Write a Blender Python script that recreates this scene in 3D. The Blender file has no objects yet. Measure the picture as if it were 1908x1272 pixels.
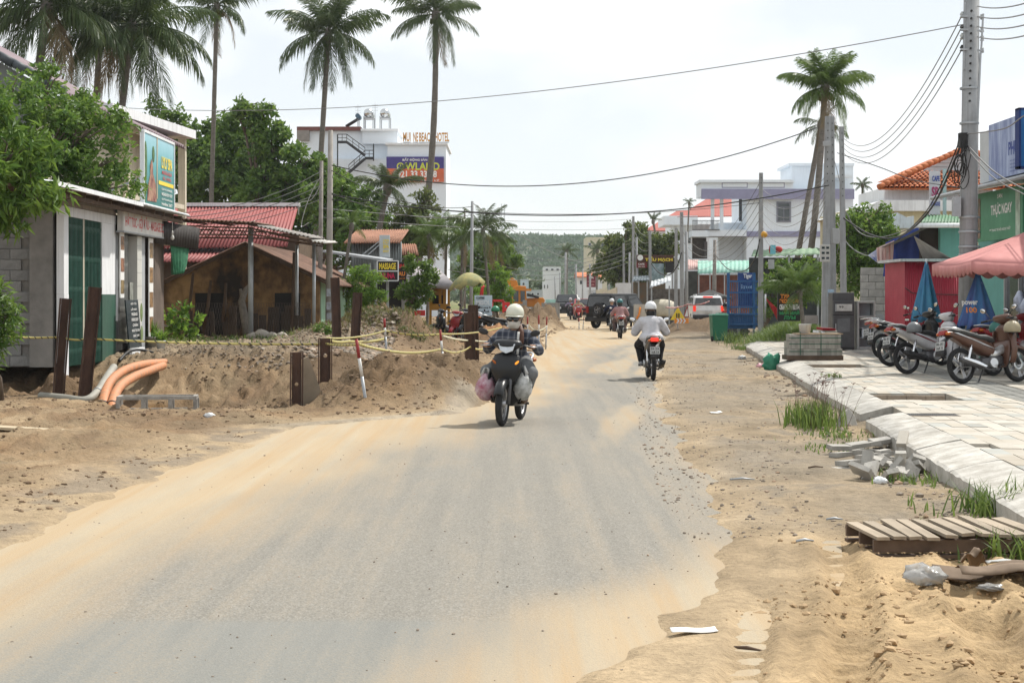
import bpy,bmesh,math,random
import numpy as np
from mathutils import Vector,Matrix,Euler
random.seed(7)
R=math.radians
S=bpy.context.scene
COL=S.collection
F,EYE,CX,HY=3180.0,1.65,954.0,552.0
# ------ camera, sky, sun, exposure
cd=bpy.data.cameras.new('camera')
cam=bpy.data.objects.new('camera',cd)
COL.objects.link(cam)
cam.location=(0,0,EYE)
cam.rotation_euler=(R(90),0,0)
cd.sensor_width=36.0
cd.lens=60.0
cd.shift_y=-84.0/1908.0
cd.clip_start=0.1
cd.clip_end=6000
S.camera=cam
SUN_DIR=Vector((0.42,0.42,0.80)).normalized()
sun_el=math.asin(SUN_DIR.z)
sun_az=math.atan2(SUN_DIR.x,SUN_DIR.y)
w=bpy.data.worlds.new('World')
S.world=w
w.use_nodes=True
nt=w.node_tree
nt.nodes.clear()
wo=nt.nodes.new('ShaderNodeOutputWorld')
bg=nt.nodes.new('ShaderNodeBackground')
sky=nt.nodes.new('ShaderNodeTexSky')
sky.sky_type='NISHITA'
sky.sun_disc=False
sky.sun_elevation=sun_el
sky.sun_rotation=sun_az
sky.air_density=1.0
sky.dust_density=0.4
sky.ozone_density=2.0
tc=nt.nodes.new('ShaderNodeTexCoord')
mp=nt.nodes.new('ShaderNodeMapping')
mp.inputs['Scale'].default_value=(1.0,1.0,2.2)
mp.inputs['Location'].default_value=(0.35,0.2,0.1)
nz=nt.nodes.new('ShaderNodeTexNoise')
nz.inputs['Scale'].default_value=4.2
nz.inputs['Detail'].default_value=5.0
nz.inputs['Roughness'].default_value=0.5
cr=nt.nodes.new('ShaderNodeValToRGB')
cr.color_ramp.elements[0].position=0.40
cr.color_ramp.elements[0].color=(0.7,0.7,0.7,1)
cr.color_ramp.elements[1].position=0.58
cr.color_ramp.elements[1].color=(1,1,1,1)
mx=nt.nodes.new('ShaderNodeMix')
mx.data_type='RGBA'
mx.inputs['B'].default_value=(12.0,12.3,12.4,1)
nt.links.new(tc.outputs['Generated'],mp.inputs['Vector'])
nt.links.new(mp.outputs['Vector'],nz.inputs['Vector'])
nt.links.new(nz.outputs['Fac'],cr.inputs['Fac'])
nt.links.new(cr.outputs['Color'],mx.inputs['Factor'])
nt.links.new(sky.outputs['Color'],mx.inputs['A'])
nt.links.new(mx.outputs['Result'],bg.inputs['Color'])
bg.inputs['Strength'].default_value=0.082
nt.links.new(bg.outputs['Background'],wo.inputs['Surface'])
sl=bpy.data.lights.new('sun','SUN')
sl.energy=4.8
sl.angle=R(1.5)
sl.color=(1.0,0.95,0.87)
so=bpy.data.objects.new('sun',sl)
COL.objects.link(so)
so.rotation_euler=SUN_DIR.to_track_quat('Z','Y').to_euler()
so.location=(20,20,40)
S.view_settings.view_transform='Standard'
S.view_settings.look='None'
S.view_settings.gamma=1.0
S.view_settings.exposure=0.18
S.view_settings.use_curve_mapping=False
S.cycles.use_denoising=True
S.cycles.max_bounces=6
S.cycles.transparent_max_bounces=8
S.cycles.caustics_reflective=False
S.cycles.caustics_refractive=False
# ------ helpers
def W(x,y,Y):
 return Vector(((x-CX)/F*Y,Y,EYE-(y-HY)/F*Y))
def G(x,y,z=0.0):
 Y=F*(EYE-z)/(y-HY)
 return Vector(((x-CX)/F*Y,Y,z))
def hash2(ix,iy,seed):
 n=(ix.astype(np.int64)*374761393+iy.astype(np.int64)*668265263+seed*1442695041)&0x7fffffff
 n=((n^(n>>13))*1274126177)&0x7fffffff
 return((n^(n>>16))&0xffff)/65535.0
def vnoise(x,y,seed=0):
 ix,iy=np.floor(x),np.floor(y)
 fx,fy=x-ix,y-iy
 fx=fx*fx*(3-2*fx)
 fy=fy*fy*(3-2*fy)
 a=hash2(ix,iy,seed);b=hash2(ix+1,iy,seed)
 c=hash2(ix,iy+1,seed);d=hash2(ix+1,iy+1,seed)
 return(a*(1-fx)+b*fx)*(1-fy)+(c*(1-fx)+d*fx)*fy-0.5
def fbm(x,y,oct=4,seed=0,gain=0.5):
 t=0;a=1.0
 for k in range(oct):
  t=t+a*vnoise(x*2**k+17.3*k,y*2**k+5.1*k,seed+k)
  a*=gain
 return t
def sstep(a,b,x):
 t=np.clip((x-a)/(b-a),0,1)
 return t*t*(3-2*t)
def frame_of(d):
 d=Vector(d).normalized()
 up=Vector((0,0,1))if abs(d.z)<0.95 else Vector((1,0,0))
 a=d.cross(up).normalized()
 return a,a.cross(d).normalized()
class MB:
 def __init__(s):
  s.v=[];s.f=[];s.sm=[]
 def add(s,vs,fs,smooth=False,M=None):
  o=len(s.v)
  if M is not None:
   vs=[M@Vector(p)for p in vs]
  s.v+=[tuple(p)for p in vs]
  s.f+=[tuple(i+o for i in f)for f in fs]
  s.sm+=[smooth]*len(fs)
  return s
 def box(s,c,size,rz=0.0,M=None,top=1.0,rot=None):
  x,y,z=size[0]/2,size[1]/2,size[2]/2
  t=top
  vs=[(-x,-y,-z),(x,-y,-z),(x,y,-z),(-x,y,-z),(-x*t,-y*t,z),(x*t,-y*t,z),(x*t,y*t,z),(-x*t,y*t,z)]
  T=Matrix.Translation(c)@(rot.to_matrix().to_4x4()if rot is not None else Matrix.Rotation(rz,4,'Z'))
  if M is not None:T=M@T
  return s.add(vs,[(0,3,2,1),(4,5,6,7),(0,1,5,4),(1,2,6,5),(2,3,7,6),(3,0,4,7)],False,T)
 def beam(s,p0,p1,w,h=None):
  h=h or w
  p0,p1=Vector(p0),Vector(p1)
  a,b=frame_of(p1-p0)
  vs=[]
  for p in(p0,p1):
   for u,v in((-1,-1),(1,-1),(1,1),(-1,1)):
    vs.append(p+a*u*w/2+b*v*h/2)
  return s.add(vs,[(3,2,1,0),(4,5,6,7),(0,1,5,4),(1,2,6,5),(2,3,7,6),(3,0,4,7)])
 def tube(s,pts,r,n=8,cap=True,smooth=True,flat=None):
  pts=[Vector(p)for p in pts]
  m=len(pts)
  rs=list(r)if isinstance(r,(list,tuple))else[r]*m
  vs=[];fs=[]
  a=None
  for i in range(m):
   d=(pts[min(i+1,m-1)]-pts[max(i-1,0)])
   if d.length<1e-9:d=Vector((0,0,1))
   d.normalize()
   if a is None:a,b=frame_of(d)
   else:
    a=a-d*a.dot(d)
    if a.length<1e-6:a,b=frame_of(d)
    a.normalize();b=a.cross(d).normalized()
   for k in range(n):
    t=2*math.pi*k/n
    vs.append(pts[i]+(a*math.cos(t)+b*math.sin(t)*(flat or 1))*rs[i])
  for i in range(m-1):
   for k in range(n):
    k2=(k+1)%n
    fs.append((i*n+k,(i+1)*n+k,(i+1)*n+k2,i*n+k2))
  s.add(vs,fs,smooth)
  if cap:
   o=len(s.v)-m*n
   s.f.append(tuple(o+k for k in range(n)));s.sm.append(False)
   s.f.append(tuple(o+(m-1)*n+k for k in reversed(range(n))));s.sm.append(False)
  return s
 def cyl(s,p0,p1,r0,r1=None,n=12,cap=True,smooth=True):
  return s.tube([p0,p1],[r0,r0 if r1 is None else r1],n,cap,smooth)
 def ell(s,c,r,n=14,m=9,M=None,z0=-1.0,z1=1.0):
  if not isinstance(r,(tuple,list)):r=(r,r,r)
  vs=[];fs=[]
  a0,a1=math.asin(z0),math.asin(z1)
  for i in range(m+1):
   p=a0+(a1-a0)*i/m
   for k in range(n):
    t=2*math.pi*k/n
    vs.append((c[0]+r[0]*math.cos(p)*math.cos(t),c[1]+r[1]*math.cos(p)*math.sin(t),c[2]+r[2]*math.sin(p)))
  for i in range(m):
   for k in range(n):
    k2=(k+1)%n
    fs.append((i*n+k,i*n+k2,(i+1)*n+k2,(i+1)*n+k))
  fs.append(tuple(reversed(range(n))));fs.append(tuple(m*n+k for k in range(n)))
  return s.add(vs,fs,True,M)
 def lathe(s,prof,n=20,M=None,smooth=True,close=False):
  vs=[];fs=[]
  for r,z in prof:
   for k in range(n):
    t=2*math.pi*k/n
    vs.append((r*math.cos(t),r*math.sin(t),z))
  m=len(prof)
  for i in range(m-1 if not close else m):
   j=(i+1)%m
   for k in range(n):
    k2=(k+1)%n
    fs.append((i*n+k,i*n+k2,j*n+k2,j*n+k))
  return s.add(vs,fs,smooth,M)
 def prism(s,poly,a,b,axis='y',M=None,smooth=False):
  def P(u,v,w):
   return{'y':(u,w,v),'x':(w,u,v),'z':(u,v,w)}[axis]
  n=len(poly)
  vs=[P(u,v,a)for u,v in poly]+[P(u,v,b)for u,v in poly]
  fs=[tuple(range(n)),tuple(reversed(range(n,2*n)))]
  for i in range(n):
   j=(i+1)%n
   fs.append((j,i,i+n,j+n))
  return s.add(vs,fs,smooth,M)
 def grid(s,rows,smooth=True,M=None,close=False):
  m,n=len(rows),len(rows[0])
  vs=[p for r in rows for p in r]
  fs=[]
  for i in range(m-1):
   for k in range(n if close else n-1):
    k2=(k+1)%n
    fs.append((i*n+k,i*n+k2,(i+1)*n+k2,(i+1)*n+k))
  return s.add(vs,fs,smooth,M)
 def quad(s,a,b,c,d):
  return s.add([a,b,c,d],[(0,1,2,3)])
 def mesh(s,name):
  me=bpy.data.meshes.new(name)
  me.from_pydata(s.v,[],s.f)
  me.polygons.foreach_set('use_smooth',s.sm)
  me.update()
  return me
 def wb(s,name,mat=None,parent=None,**k):
  M=world_of(parent).inverted()
  s.v=[tuple(M@Vector(p))for p in s.v]
  return s.build(name,mat,parent,**k)
 def build(s,name,mat=None,parent=None,loc=None,rot=None,bevel=0.0,solid=0.0,sub=0,fix=True):
  me=s.mesh(name)
  if fix:
   bm=bmesh.new();bm.from_mesh(me)
   bmesh.ops.recalc_face_normals(bm,faces=bm.faces)
   bm.to_mesh(me);bm.free()
  o=obj(name,me,mat,parent,loc,rot)
  if solid:
   md=o.modifiers.new('solid','SOLIDIFY');md.thickness=solid;md.offset=0
  if bevel:
   md=o.modifiers.new('bevel','BEVEL');md.width=bevel;md.segments=2;md.limit_method='ANGLE';md.angle_limit=R(40)
  if sub:
   md=o.modifiers.new('sub','SUBSURF');md.levels=sub;md.render_levels=sub
  return o
def world_of(o):
 M=Matrix.LocRotScale(o.location,o.rotation_euler,o.scale)
 return world_of(o.parent)@M if o.parent else M
def obj(name,me,mat=None,parent=None,loc=None,rot=None):
 o=bpy.data.objects.new(name,me)
 COL.objects.link(o)
 if mat is not None and len(me.materials)==0:me.materials.append(mat)
 if parent is not None:o.parent=parent
 if loc is not None:o.location=loc
 if rot is not None:o.rotation_euler=rot
 return o
def tag(o,label=None,cat=None,group=None,kind=None):
 if label:o['label']=label
 if cat:o['category']=cat
 if group:o['group']=group
 if kind:o['kind']=kind
 return o
def thing(name,label,cat,loc=(0,0,0),rz=0.0,group=None,rot=None):
 o=bpy.data.objects.new(name,None)
 COL.objects.link(o)
 o.empty_display_size=0.1
 o.location=loc
 o.rotation_euler=rot if rot is not None else(0,0,rz)
 return tag(o,label,cat,group)
def copy_tree(o,parent=None,label=None):
 c=o.copy();COL.objects.link(c);c.parent=parent
 if label:c['label']=label
 for ch in o.children:copy_tree(ch,c)
 return c
# ------ materials
MATS={}
def newmat(name):
 m=bpy.data.materials.new(name);m.use_nodes=True
 nt=m.node_tree
 return m,nt,nt.nodes['Principled BSDF'],nt.nodes.new,nt.links.new
def srgb(r,g,b):
 f=lambda c:((c/255+0.055)/1.055)**2.4 if c>10 else c/255/12.92
 return(f(r),f(g),f(b))
def mat(name,col,rough=0.7,metal=0.0,var=0.18,vs=2.5,bump=0.0,bs=30.0,spec=0.4,rand=0.0,col2=None,stretch=None,coat=0.0,emit=0.0,alpha=1.0,streak=0.0,trans=0.0,world=False):
 if name in MATS:return MATS[name]
 m,nt,b,N,L=newmat(name)
 tc=N('ShaderNodeTexCoord')
 vec=tc.outputs['Object']if not world else N('ShaderNodeNewGeometry').outputs['Position']
 if stretch:
  mp=N('ShaderNodeMapping');mp.inputs['Scale'].default_value=stretch
  L(vec,mp.inputs['Vector']);vec=mp.outputs['Vector']
 n1=N('ShaderNodeTexNoise');n1.inputs['Scale'].default_value=vs;n1.inputs['Detail'].default_value=6;n1.inputs['Roughness'].default_value=0.65
 L(vec,n1.inputs['Vector'])
 rp=N('ShaderNodeMapRange');rp.inputs['From Min'].default_value=0.3;rp.inputs['From Max'].default_value=0.7
 L(n1.outputs['Fac'],rp.inputs['Value'])
 mx=N('ShaderNodeMix');mx.data_type='RGBA'
 c=tuple(col)
 c2=tuple(col2)if col2 else tuple(x*(1-var)for x in c)
 mx.inputs['A'].default_value=(*[min(1,x*(1+var*0.6))for x in c],1)
 mx.inputs['B'].default_value=(*c2,1)
 L(rp.outputs['Result'],mx.inputs['Factor'])
 out=mx.outputs['Result']
 if streak:
  mp2=N('ShaderNodeMapping');mp2.inputs['Scale'].default_value=(9,9,0.55)
  L(tc.outputs['Object'],mp2.inputs['Vector'])
  n2=N('ShaderNodeTexNoise');n2.inputs['Scale'].default_value=1.6;n2.inputs['Detail'].default_value=7
  L(mp2.outputs['Vector'],n2.inputs['Vector'])
  r2=N('ShaderNodeMapRange');r2.inputs['From Min'].default_value=0.5;r2.inputs['From Max'].default_value=0.72;r2.inputs['To Max'].default_value=streak
  L(n2.outputs['Fac'],r2.inputs['Value'])
  m2=N('ShaderNodeMix');m2.data_type='RGBA'
  m2.inputs['B'].default_value=(0.07,0.06,0.05,1)
  L(r2.outputs['Result'],m2.inputs['Factor']);L(out,m2.inputs['A'])
  out=m2.outputs['Result']
 if rand:
  oi=N('ShaderNodeObjectInfo')
  r3=N('ShaderNodeMapRange');r3.inputs['To Min'].default_value=1-rand;r3.inputs['To Max'].default_value=1+rand
  L(oi.outputs['Random'],r3.inputs['Value'])
  m3=N('ShaderNodeMix');m3.data_type='RGBA';m3.blend_type='MULTIPLY';m3.inputs['Factor'].default_value=1
  L(out,m3.inputs['A']);L(r3.outputs['Result'],m3.inputs['B'])
  out=m3.outputs['Result']
 L(out,b.inputs['Base Color'])
 b.inputs['Metallic'].default_value=metal
 b.inputs['Specular IOR Level'].default_value=spec
 rr=N('ShaderNodeMapRange');rr.inputs['To Min'].default_value=max(0.03,rough-0.1);rr.inputs['To Max'].default_value=min(1,rough+0.12)
 L(n1.outputs['Fac'],rr.inputs['Value']);L(rr.outputs['Result'],b.inputs['Roughness'])
 if coat:
  b.inputs['Coat Weight'].default_value=coat;b.inputs['Coat Roughness'].default_value=0.08
 if emit:
  b.inputs['Emission Color'].default_value=(*c,1);b.inputs['Emission Strength'].default_value=emit
 if alpha<1:b.inputs['Alpha'].default_value=alpha
 if trans:b.inputs['Transmission Weight'].default_value=trans
 if bump:
  n3=N('ShaderNodeTexNoise');n3.inputs['Scale'].default_value=bs;n3.inputs['Detail'].default_value=5
  L(vec,n3.inputs['Vector'])
  bp=N('ShaderNodeBump');bp.inputs['Strength'].default_value=bump;bp.inputs['Distance'].default_value=0.02
  L(n3.outputs['Fac'],bp.inputs['Height']);L(bp.outputs['Normal'],b.inputs['Normal'])
 MATS[name]=m
 return m
def leafmat(name,col,col2,trans=0.35,rough=0.55):
 if name in MATS:return MATS[name]
 m,nt,b,N,L=newmat(name)
 geo=N('ShaderNodeNewGeometry')
 tc=N('ShaderNodeTexCoord')
 n1=N('ShaderNodeTexNoise');n1.inputs['Scale'].default_value=1.3;n1.inputs['Detail'].default_value=3
 L(tc.outputs['Object'],n1.inputs['Vector'])
 ad=N('ShaderNodeMath');ad.operation='ADD'
 sc=N('ShaderNodeMath');sc.operation='MULTIPLY';sc.inputs[1].default_value=0.6
 L(geo.outputs['Random Per Island'],sc.inputs[0])
 L(sc.outputs[0],ad.inputs[0]);L(n1.outputs['Fac'],ad.inputs[1])
 rp=N('ShaderNodeMapRange');rp.inputs['From Min'].default_value=0.4;rp.inputs['From Max'].default_value=1.2
 L(ad.outputs[0],rp.inputs['Value'])
 mx=N('ShaderNodeMix');mx.data_type='RGBA'
 mx.inputs['A'].default_value=(*col,1);mx.inputs['B'].default_value=(*col2,1)
 L(rp.outputs['Result'],mx.inputs['Factor'])
 L(mx.outputs['Result'],b.inputs['Base Color'])
 b.inputs['Roughness'].default_value=rough
 b.inputs['Specular IOR Level'].default_value=0.35
 tr=N('ShaderNodeBsdfTranslucent')
 hs=N('ShaderNodeHueSaturation');hs.inputs['Value'].default_value=1.5;hs.inputs['Hue'].default_value=0.485
 L(mx.outputs['Result'],hs.inputs['Color']);L(hs.outputs['Color'],tr.inputs['Color'])
 ms=N('ShaderNodeMixShader');ms.inputs['Fac'].default_value=trans
 out=nt.nodes['Material Output']
 L(b.outputs['BSDF'],ms.inputs[1]);L(tr.outputs['BSDF'],ms.inputs[2]);L(ms.outputs['Shader'],out.inputs['Surface'])
 MATS[name]=m
 return m
def glassmat(name='window_glass',col=(0.03,0.04,0.045),rough=0.06):
 return mat(name,col,rough=rough,var=0.2,spec=0.9)
# ------ lettering (flat print)
_fonts={}
TEXTMESH={}
def text_mesh(txt,bold=0.0,shear=0.0):
 key=(txt,bold,shear)
 if key in TEXTMESH:return TEXTMESH[key]
 c=bpy.data.curves.new('lettering','FONT')
 c.body=txt;c.size=1.0;c.offset=bold;c.resolution_u=3;c.shear=shear
 o=bpy.data.objects.new('lettering',c);COL.objects.link(o)
 dg=bpy.context.evaluated_depsgraph_get()
 me=bpy.data.meshes.new_from_object(o.evaluated_get(dg))
 bpy.data.objects.remove(o);bpy.data.curves.remove(c)
 n=len(me.vertices)
 co=np.empty(n*3);me.vertices.foreach_get('co',co);co=co.reshape(-1,3)
 lo,hi=co.min(0),co.max(0)
 co[:,0]=(co[:,0]-(lo[0]+hi[0])/2)/max(1e-6,hi[0]-lo[0])
 co[:,1]=(co[:,1]-(lo[1]+hi[1])/2)/max(1e-6,hi[1]-lo[1])
 me.vertices.foreach_set('co',co.ravel());me.update()
 TEXTMESH[key]=me
 return me
def lettering(txt,m,parent,c,w,h,rot=(math.pi/2,0,0),bold=0.02,name='lettering',shear=0.0):
 me=text_mesh(txt,bold,shear).copy()
 me.materials.clear();me.materials.append(m)
 o=bpy.data.objects.new(name,me);COL.objects.link(o)
 o.parent=parent;o.location=c;o.rotation_euler=rot;o.scale=(w,h,1)
 return o
# ------ the ground
def road_l(Y):
 return np.interp(Y,[0,11,17,21.5,24,30,40,51,60,80,110,150,400],[-3.5,-3.45,-3.2,-2.8,-0.75,-0.35,0.2,0.75,1.0,2.2,3.4,4.4,8])
def road_r(Y):
 return np.interp(Y,[0,7.3,8,10,11.7,15,16.5,20,28,38,53,65,100,150,400],[0.3,0.5,0.62,1.2,1.5,1.75,1.85,2.0,2.5,3.4,4.3,6.0,8.4,11.5,20])
KS=0.088
def kerb_x(Y):
 return 3.80+(Y-15.5)*KS
SW_Z=0.27
MOUNDS=[(-8.1,30.2,0.75,0.85,0.8),(-7.4,31.3,0.3,0.7,0.7),(-2.3,25.6,0.40,0.75,0.75),(-1.3,26.3,0.52,0.75,1.1),(-1.0,28.6,0.5,0.75,1.3),(-2.4,29.6,0.34,1.1,1.2),(-3.0,33.6,0.30,1.2,1.2),(-0.6,33,0.22,0.8,2.0),(-3.75,50,0.85,1.15,2.2),(-2.5,48.5,0.35,1.0,1.6),(-0.55,53,0.62,0.95,1.5),(-5.2,47,0.25,1.0,2.0),(0.6,56,0.45,0.55,2.0),(2.4,88,0.72,1.5,3.0),(0.5,84,0.75,1.6,4.0),(3.7,90,0.25,0.8,2.0),(8.6,76,0.5,2.0,3.5),(7.4,73,0.2,1.0,2.0),(9.3,56,0.35,1.0,2.0),(9.9,60,0.45,1.0,2.5),(-4.6,35.2,0.2,0.9,0.8),(-6.3,34.6,0.15,0.5,0.5),(5.6,63,0.12,0.6,1.0),]
def height(X,Y,fine=True):
 X=np.asarray(X,float);Y=np.asarray(Y,float)
 edge=0.22*fbm(X*0.9,Y*0.7,3,3)+0.16*fbm(X*3.1,Y*2.3,3,4)
 dl=road_l(Y)+edge-X
 dr=X-road_r(Y)+edge
 near=np.minimum(1,Y/60)
 h=np.full(X.shape,-0.05)
 out=np.maximum(dl,dr)
 h=h+0.085*sstep(-0.4,0.15,out)
 rough=sstep(0.0,1.0,out)
 h=h+rough*(0.075*fbm(X*0.8,Y*0.8,4,11)+0.035*np.abs(fbm(X*3,Y*3,3,21)))
 plat=sstep(2.0,5.0,dl)*sstep(31.0,35.0,Y)
 h=h+0.38*plat
 h=h+0.05*sstep(1.0,5.0,dl)*(1-sstep(20,26,Y))
 mn=np.zeros(X.shape)
 for mx_,my_,mh,rx,ry in MOUNDS:
  d2=((X-mx_)/rx)**2+((Y-my_)/ry)**2
  mn=mn+mh*np.exp(-d2*0.75)
 lump=1+0.75*fbm(X*1.5,Y*1.1,4,31)
 h=h+mn*np.clip(lump,0.25,2)*sstep(-0.2,0.5,out)
 nearrim=np.interp(X,[-14,-7.5,-5.4,-2.9,-2.5],[28.4,27.4,25.2,24.5,24.9])+0.35*fbm(X*1.3,Y*0,3,41)
 rightrim=-2.75-0.10*(Y-24)+0.3*fbm(Y*1.1,X*0,3,42)
 ins=sstep(0.0,0.55,Y-nearrim)*sstep(0.0,0.7,rightrim-X)
 back=np.interp(Y,[24,29.0,31.6,33.6,34.4],[1,1,0.55,0.12,0])
 back=np.clip(back+0.22*fbm(X*1.1,Y*0.8,3,43)*sstep(28,30,Y)*(1-sstep(33.6,34.2,Y)),0,1)
 left=sstep(-9.8,-8.2,X)
 ridg=0.16*np.abs(fbm(X*2.2+Y*0.5,Y*0.5,4,44))*sstep(29,31,Y)*(1-sstep(33,34.5,Y))
 h=h-ins*left*back*(1.25+0.1*fbm(X,Y,3,45))+ins*ridg
 h=h-0.20*np.exp(-((X+5.3)/0.95)**2-((Y-24.9)/0.8)**2)
 dug=np.clip(sstep(0.1,0.35,mn)+ins+plat*0.5+sstep(0.3,2,dl)*(1-sstep(25,27,Y))*0.55,0,1)
 if fine:
  cl=np.abs(fbm(X*4.5,Y*3.0,4,51,0.6))
  h=h+dug*(0.20*cl-0.03+0.07*np.abs(fbm(X*11,Y*7,3,52,0.6)))
 if fine:
  u=(X+3.9)*0.86-(Y-15.0)*0.50
  rl=sstep(0.2,0.9,dl)*(1-sstep(22,25,Y))
  h=h+rl*0.05*np.abs(np.sin(u*4.2+1.5*fbm(X*0.8,Y*0.8,2,61)))
  rs=sstep(0.1,0.6,dr)*(1-sstep(11.0,12.2,Y))*(1-sstep(-0.3,0.0,X-kerb_x(Y)))
  for k,(x0,sl_,wd)in enumerate(((2.06,0.185,0.11),(1.58,0.19,0.10),(2.9,0.24,0.13))):
   uu=X-(x0+(Y-10.75)*sl_+0.06*np.sin(Y*0.9+k))
   tr=np.exp(-(uu/wd)**4)
   h=h+rs*tr*(-0.045+0.014*np.cos(uu*2*math.pi/0.045)+(0.008*np.sin(Y*60)))
   h=h+rs*0.03*np.exp(-((np.abs(uu)-wd*1.5)/0.05)**2)
  h=h+rs*sstep(1.5,2.7,X)*(0.10*np.abs(fbm(X*1.7+Y*0.7,Y*2.4,4,71,0.6))-0.01)
  uu=(Y-8.9)+(X-2.9)*0.62+0.05*fbm(X*2,Y*2,2,72)
  for k in(0.0,-0.85):
   q=uu-k
   t2=np.exp(-(q/0.16)**4)*sstep(1.9,2.3,X)
   h=h+rs*t2*(-0.07+0.05*sstep(-0.2,0.4,np.sin((X-0.62*Y)*21)))
 pv=sstep(-0.05,0.15,X-kerb_x(Y))*(1-sstep(51.5,53.0,Y))
 h=h*(1-pv)+0.10*pv
 far=sstep(95,140,Y)
 h=h*(1-far)+(-0.06+0.0*X)*far
 return h
def axis(segs):
 out=[]
 for a,b,n in segs:
  out+=list(np.linspace(a,b,n,endpoint=False))
 out.append(segs[-1][1])
 return np.array(out)
gx=axis([(-900,-60,14),(-60,-16,22),(-16,-9.5,36),(-9.5,-4.5,92),(-4.5,5.2,205),(5.2,12,50),(12,60,24),(60,900,14)])
gy=[3.0]
while gy[-1]<20:gy.append(gy[-1]*1.0048)
while gy[-1]<37:gy.append(gy[-1]*1.0029)
while gy[-1]<140:gy.append(gy[-1]*1.0062)
while gy[-1]<2300:gy.append(gy[-1]*1.12)
gy=np.array(gy)
GX,GY=np.meshgrid(gx,gy)
GZ=height(GX,GY)
nx,ny=len(gx),len(gy)
idx=np.arange(nx*ny).reshape(ny,nx)
quads=np.stack([idx[:-1,:-1],idx[:-1,1:],idx[1:,1:],idx[1:,:-1]],-1).reshape(-1,4)
def np_mesh(name,co,quads,smooth=True):
 me=bpy.data.meshes.new(name)
 me.vertices.add(len(co));me.vertices.foreach_set('co',co.astype(np.float32).ravel())
 nq=len(quads);k=quads.shape[1]
 me.loops.add(nq*k);me.loops.foreach_set('vertex_index',quads.astype(np.int32).ravel())
 me.polygons.add(nq)
 me.polygons.foreach_set('loop_start',np.arange(0,nq*k,k,dtype=np.int32))
 me.polygons.foreach_set('loop_total',np.full(nq,k,dtype=np.int32))
 me.polygons.foreach_set('use_smooth',np.full(nq,smooth,dtype=bool))
 me.update(calc_edges=True);me.validate()
 return me
me=np_mesh('ground',np.stack([GX,GY,GZ],-1).reshape(-1,3),quads)
def lerp3(a,b,t):
 return a*(1-t[...,None])+np.array(b)*t[...,None]
c=np.zeros(GX.shape+(3,))+np.array((0.40,0.315,0.215))
dl=road_l(GY)-GX;dr=GX-road_r(GY)
n1=fbm(GX*0.7,GY*0.5,4,101);n2=fbm(GX*2.5,GY*1.6,4,102)
c=lerp3(c,(0.27,0.23,0.18),sstep(-0.3,0.3,dr)*sstep(11.3,12.6,GY+0.6*n1)*np.clip(0.8+1.2*n1,0,1))
c=lerp3(c,(0.20,0.175,0.145),np.clip(sstep(0.05,0.3,n2+0.35*n1)*sstep(0.0,0.5,dr)*sstep(11.5,13,GY)*(1-sstep(1.6,2.6,dr)),0,1)*0.85)
c=lerp3(c,(0.45,0.335,0.205),sstep(0.3,0.9,dr)*(1-sstep(11.0,11.9,GY+0.5*n1)))
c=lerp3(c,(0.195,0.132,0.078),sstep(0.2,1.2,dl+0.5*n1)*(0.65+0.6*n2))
spoil=np.zeros(GX.shape)
for mx_,my_,mh,rx,ry in MOUNDS:
 spoil+=np.exp(-(((GX-mx_)/rx)**2+((GY-my_)/ry)**2)*0.6)
spoil=np.clip(spoil,0,1)
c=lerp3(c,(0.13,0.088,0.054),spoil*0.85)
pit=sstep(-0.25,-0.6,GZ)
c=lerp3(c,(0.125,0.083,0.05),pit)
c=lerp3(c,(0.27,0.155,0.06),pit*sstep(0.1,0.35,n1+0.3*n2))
c=lerp3(c,(0.24,0.20,0.155),sstep(33.5,35,GY)*sstep(3.0,5.0,dl)*(1-sstep(47,50,GY))*0.9)
c=lerp3(c,(0.40,0.37,0.32),0.6*sstep(-0.2,0.0,dl)*(1-sstep(0.1,0.35,dl))*sstep(20,22,GY)*(1-sstep(26,28,GY)))
c=lerp3(c,(0.38,0.20,0.10),np.exp(-(((GX+0.55)/1.2)**2+((GY-53)/2)**2))*0.7)
c=lerp3(c,(0.16,0.19,0.07),sstep(150,260,GY)*(1-sstep(-4,0,GX-road_l(GY))*(1-sstep(0,4,GX-road_r(GY)))))
n3=fbm(GX*1.1+9,GY*0.8,4,105)
c=lerp3(c,(0.15,0.105,0.07),0.6*sstep(0.08,0.4,n3+0.4*n2)*sstep(0.3,1.0,dl))
c=lerp3(c,(0.42,0.33,0.225),0.4*sstep(0.12,0.4,-n3)*sstep(0.2,0.8,dl)*(1-spoil))
c=lerp3(c,(0.16,0.14,0.12),0.7*sstep(0.0,0.3,n2+0.5*n1)*sstep(-0.25,0.05,dl)*(1-sstep(0.4,0.9,dl))*(1-sstep(24,27,GY)))
c*=(0.86+0.42*n2+0.22*n1)[...,None]
c=np.clip(c*np.array((1.02,0.99,0.92)),0.02,0.7)
def color_attr(me,c,name='soil'):
 a=me.color_attributes.new(name,'FLOAT_COLOR','POINT')
 d=np.ones((len(me.vertices),4),np.float32);d[:,:3]=c.reshape(-1,3)
 a.data.foreach_set('color',d.ravel())
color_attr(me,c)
m,nt_,b,N,L=newmat('earth')
at=N('ShaderNodeAttribute');at.attribute_name='soil'
tc_=N('ShaderNodeTexCoord')
n1_=N('ShaderNodeTexNoise');n1_.inputs['Scale'].default_value=14;n1_.inputs['Detail'].default_value=8;n1_.inputs['Roughness'].default_value=0.7
L(tc_.outputs['Object'],n1_.inputs['Vector'])
n2_=N('ShaderNodeTexVoronoi');n2_.inputs['Scale'].default_value=38
L(tc_.outputs['Object'],n2_.inputs['Vector'])
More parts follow.
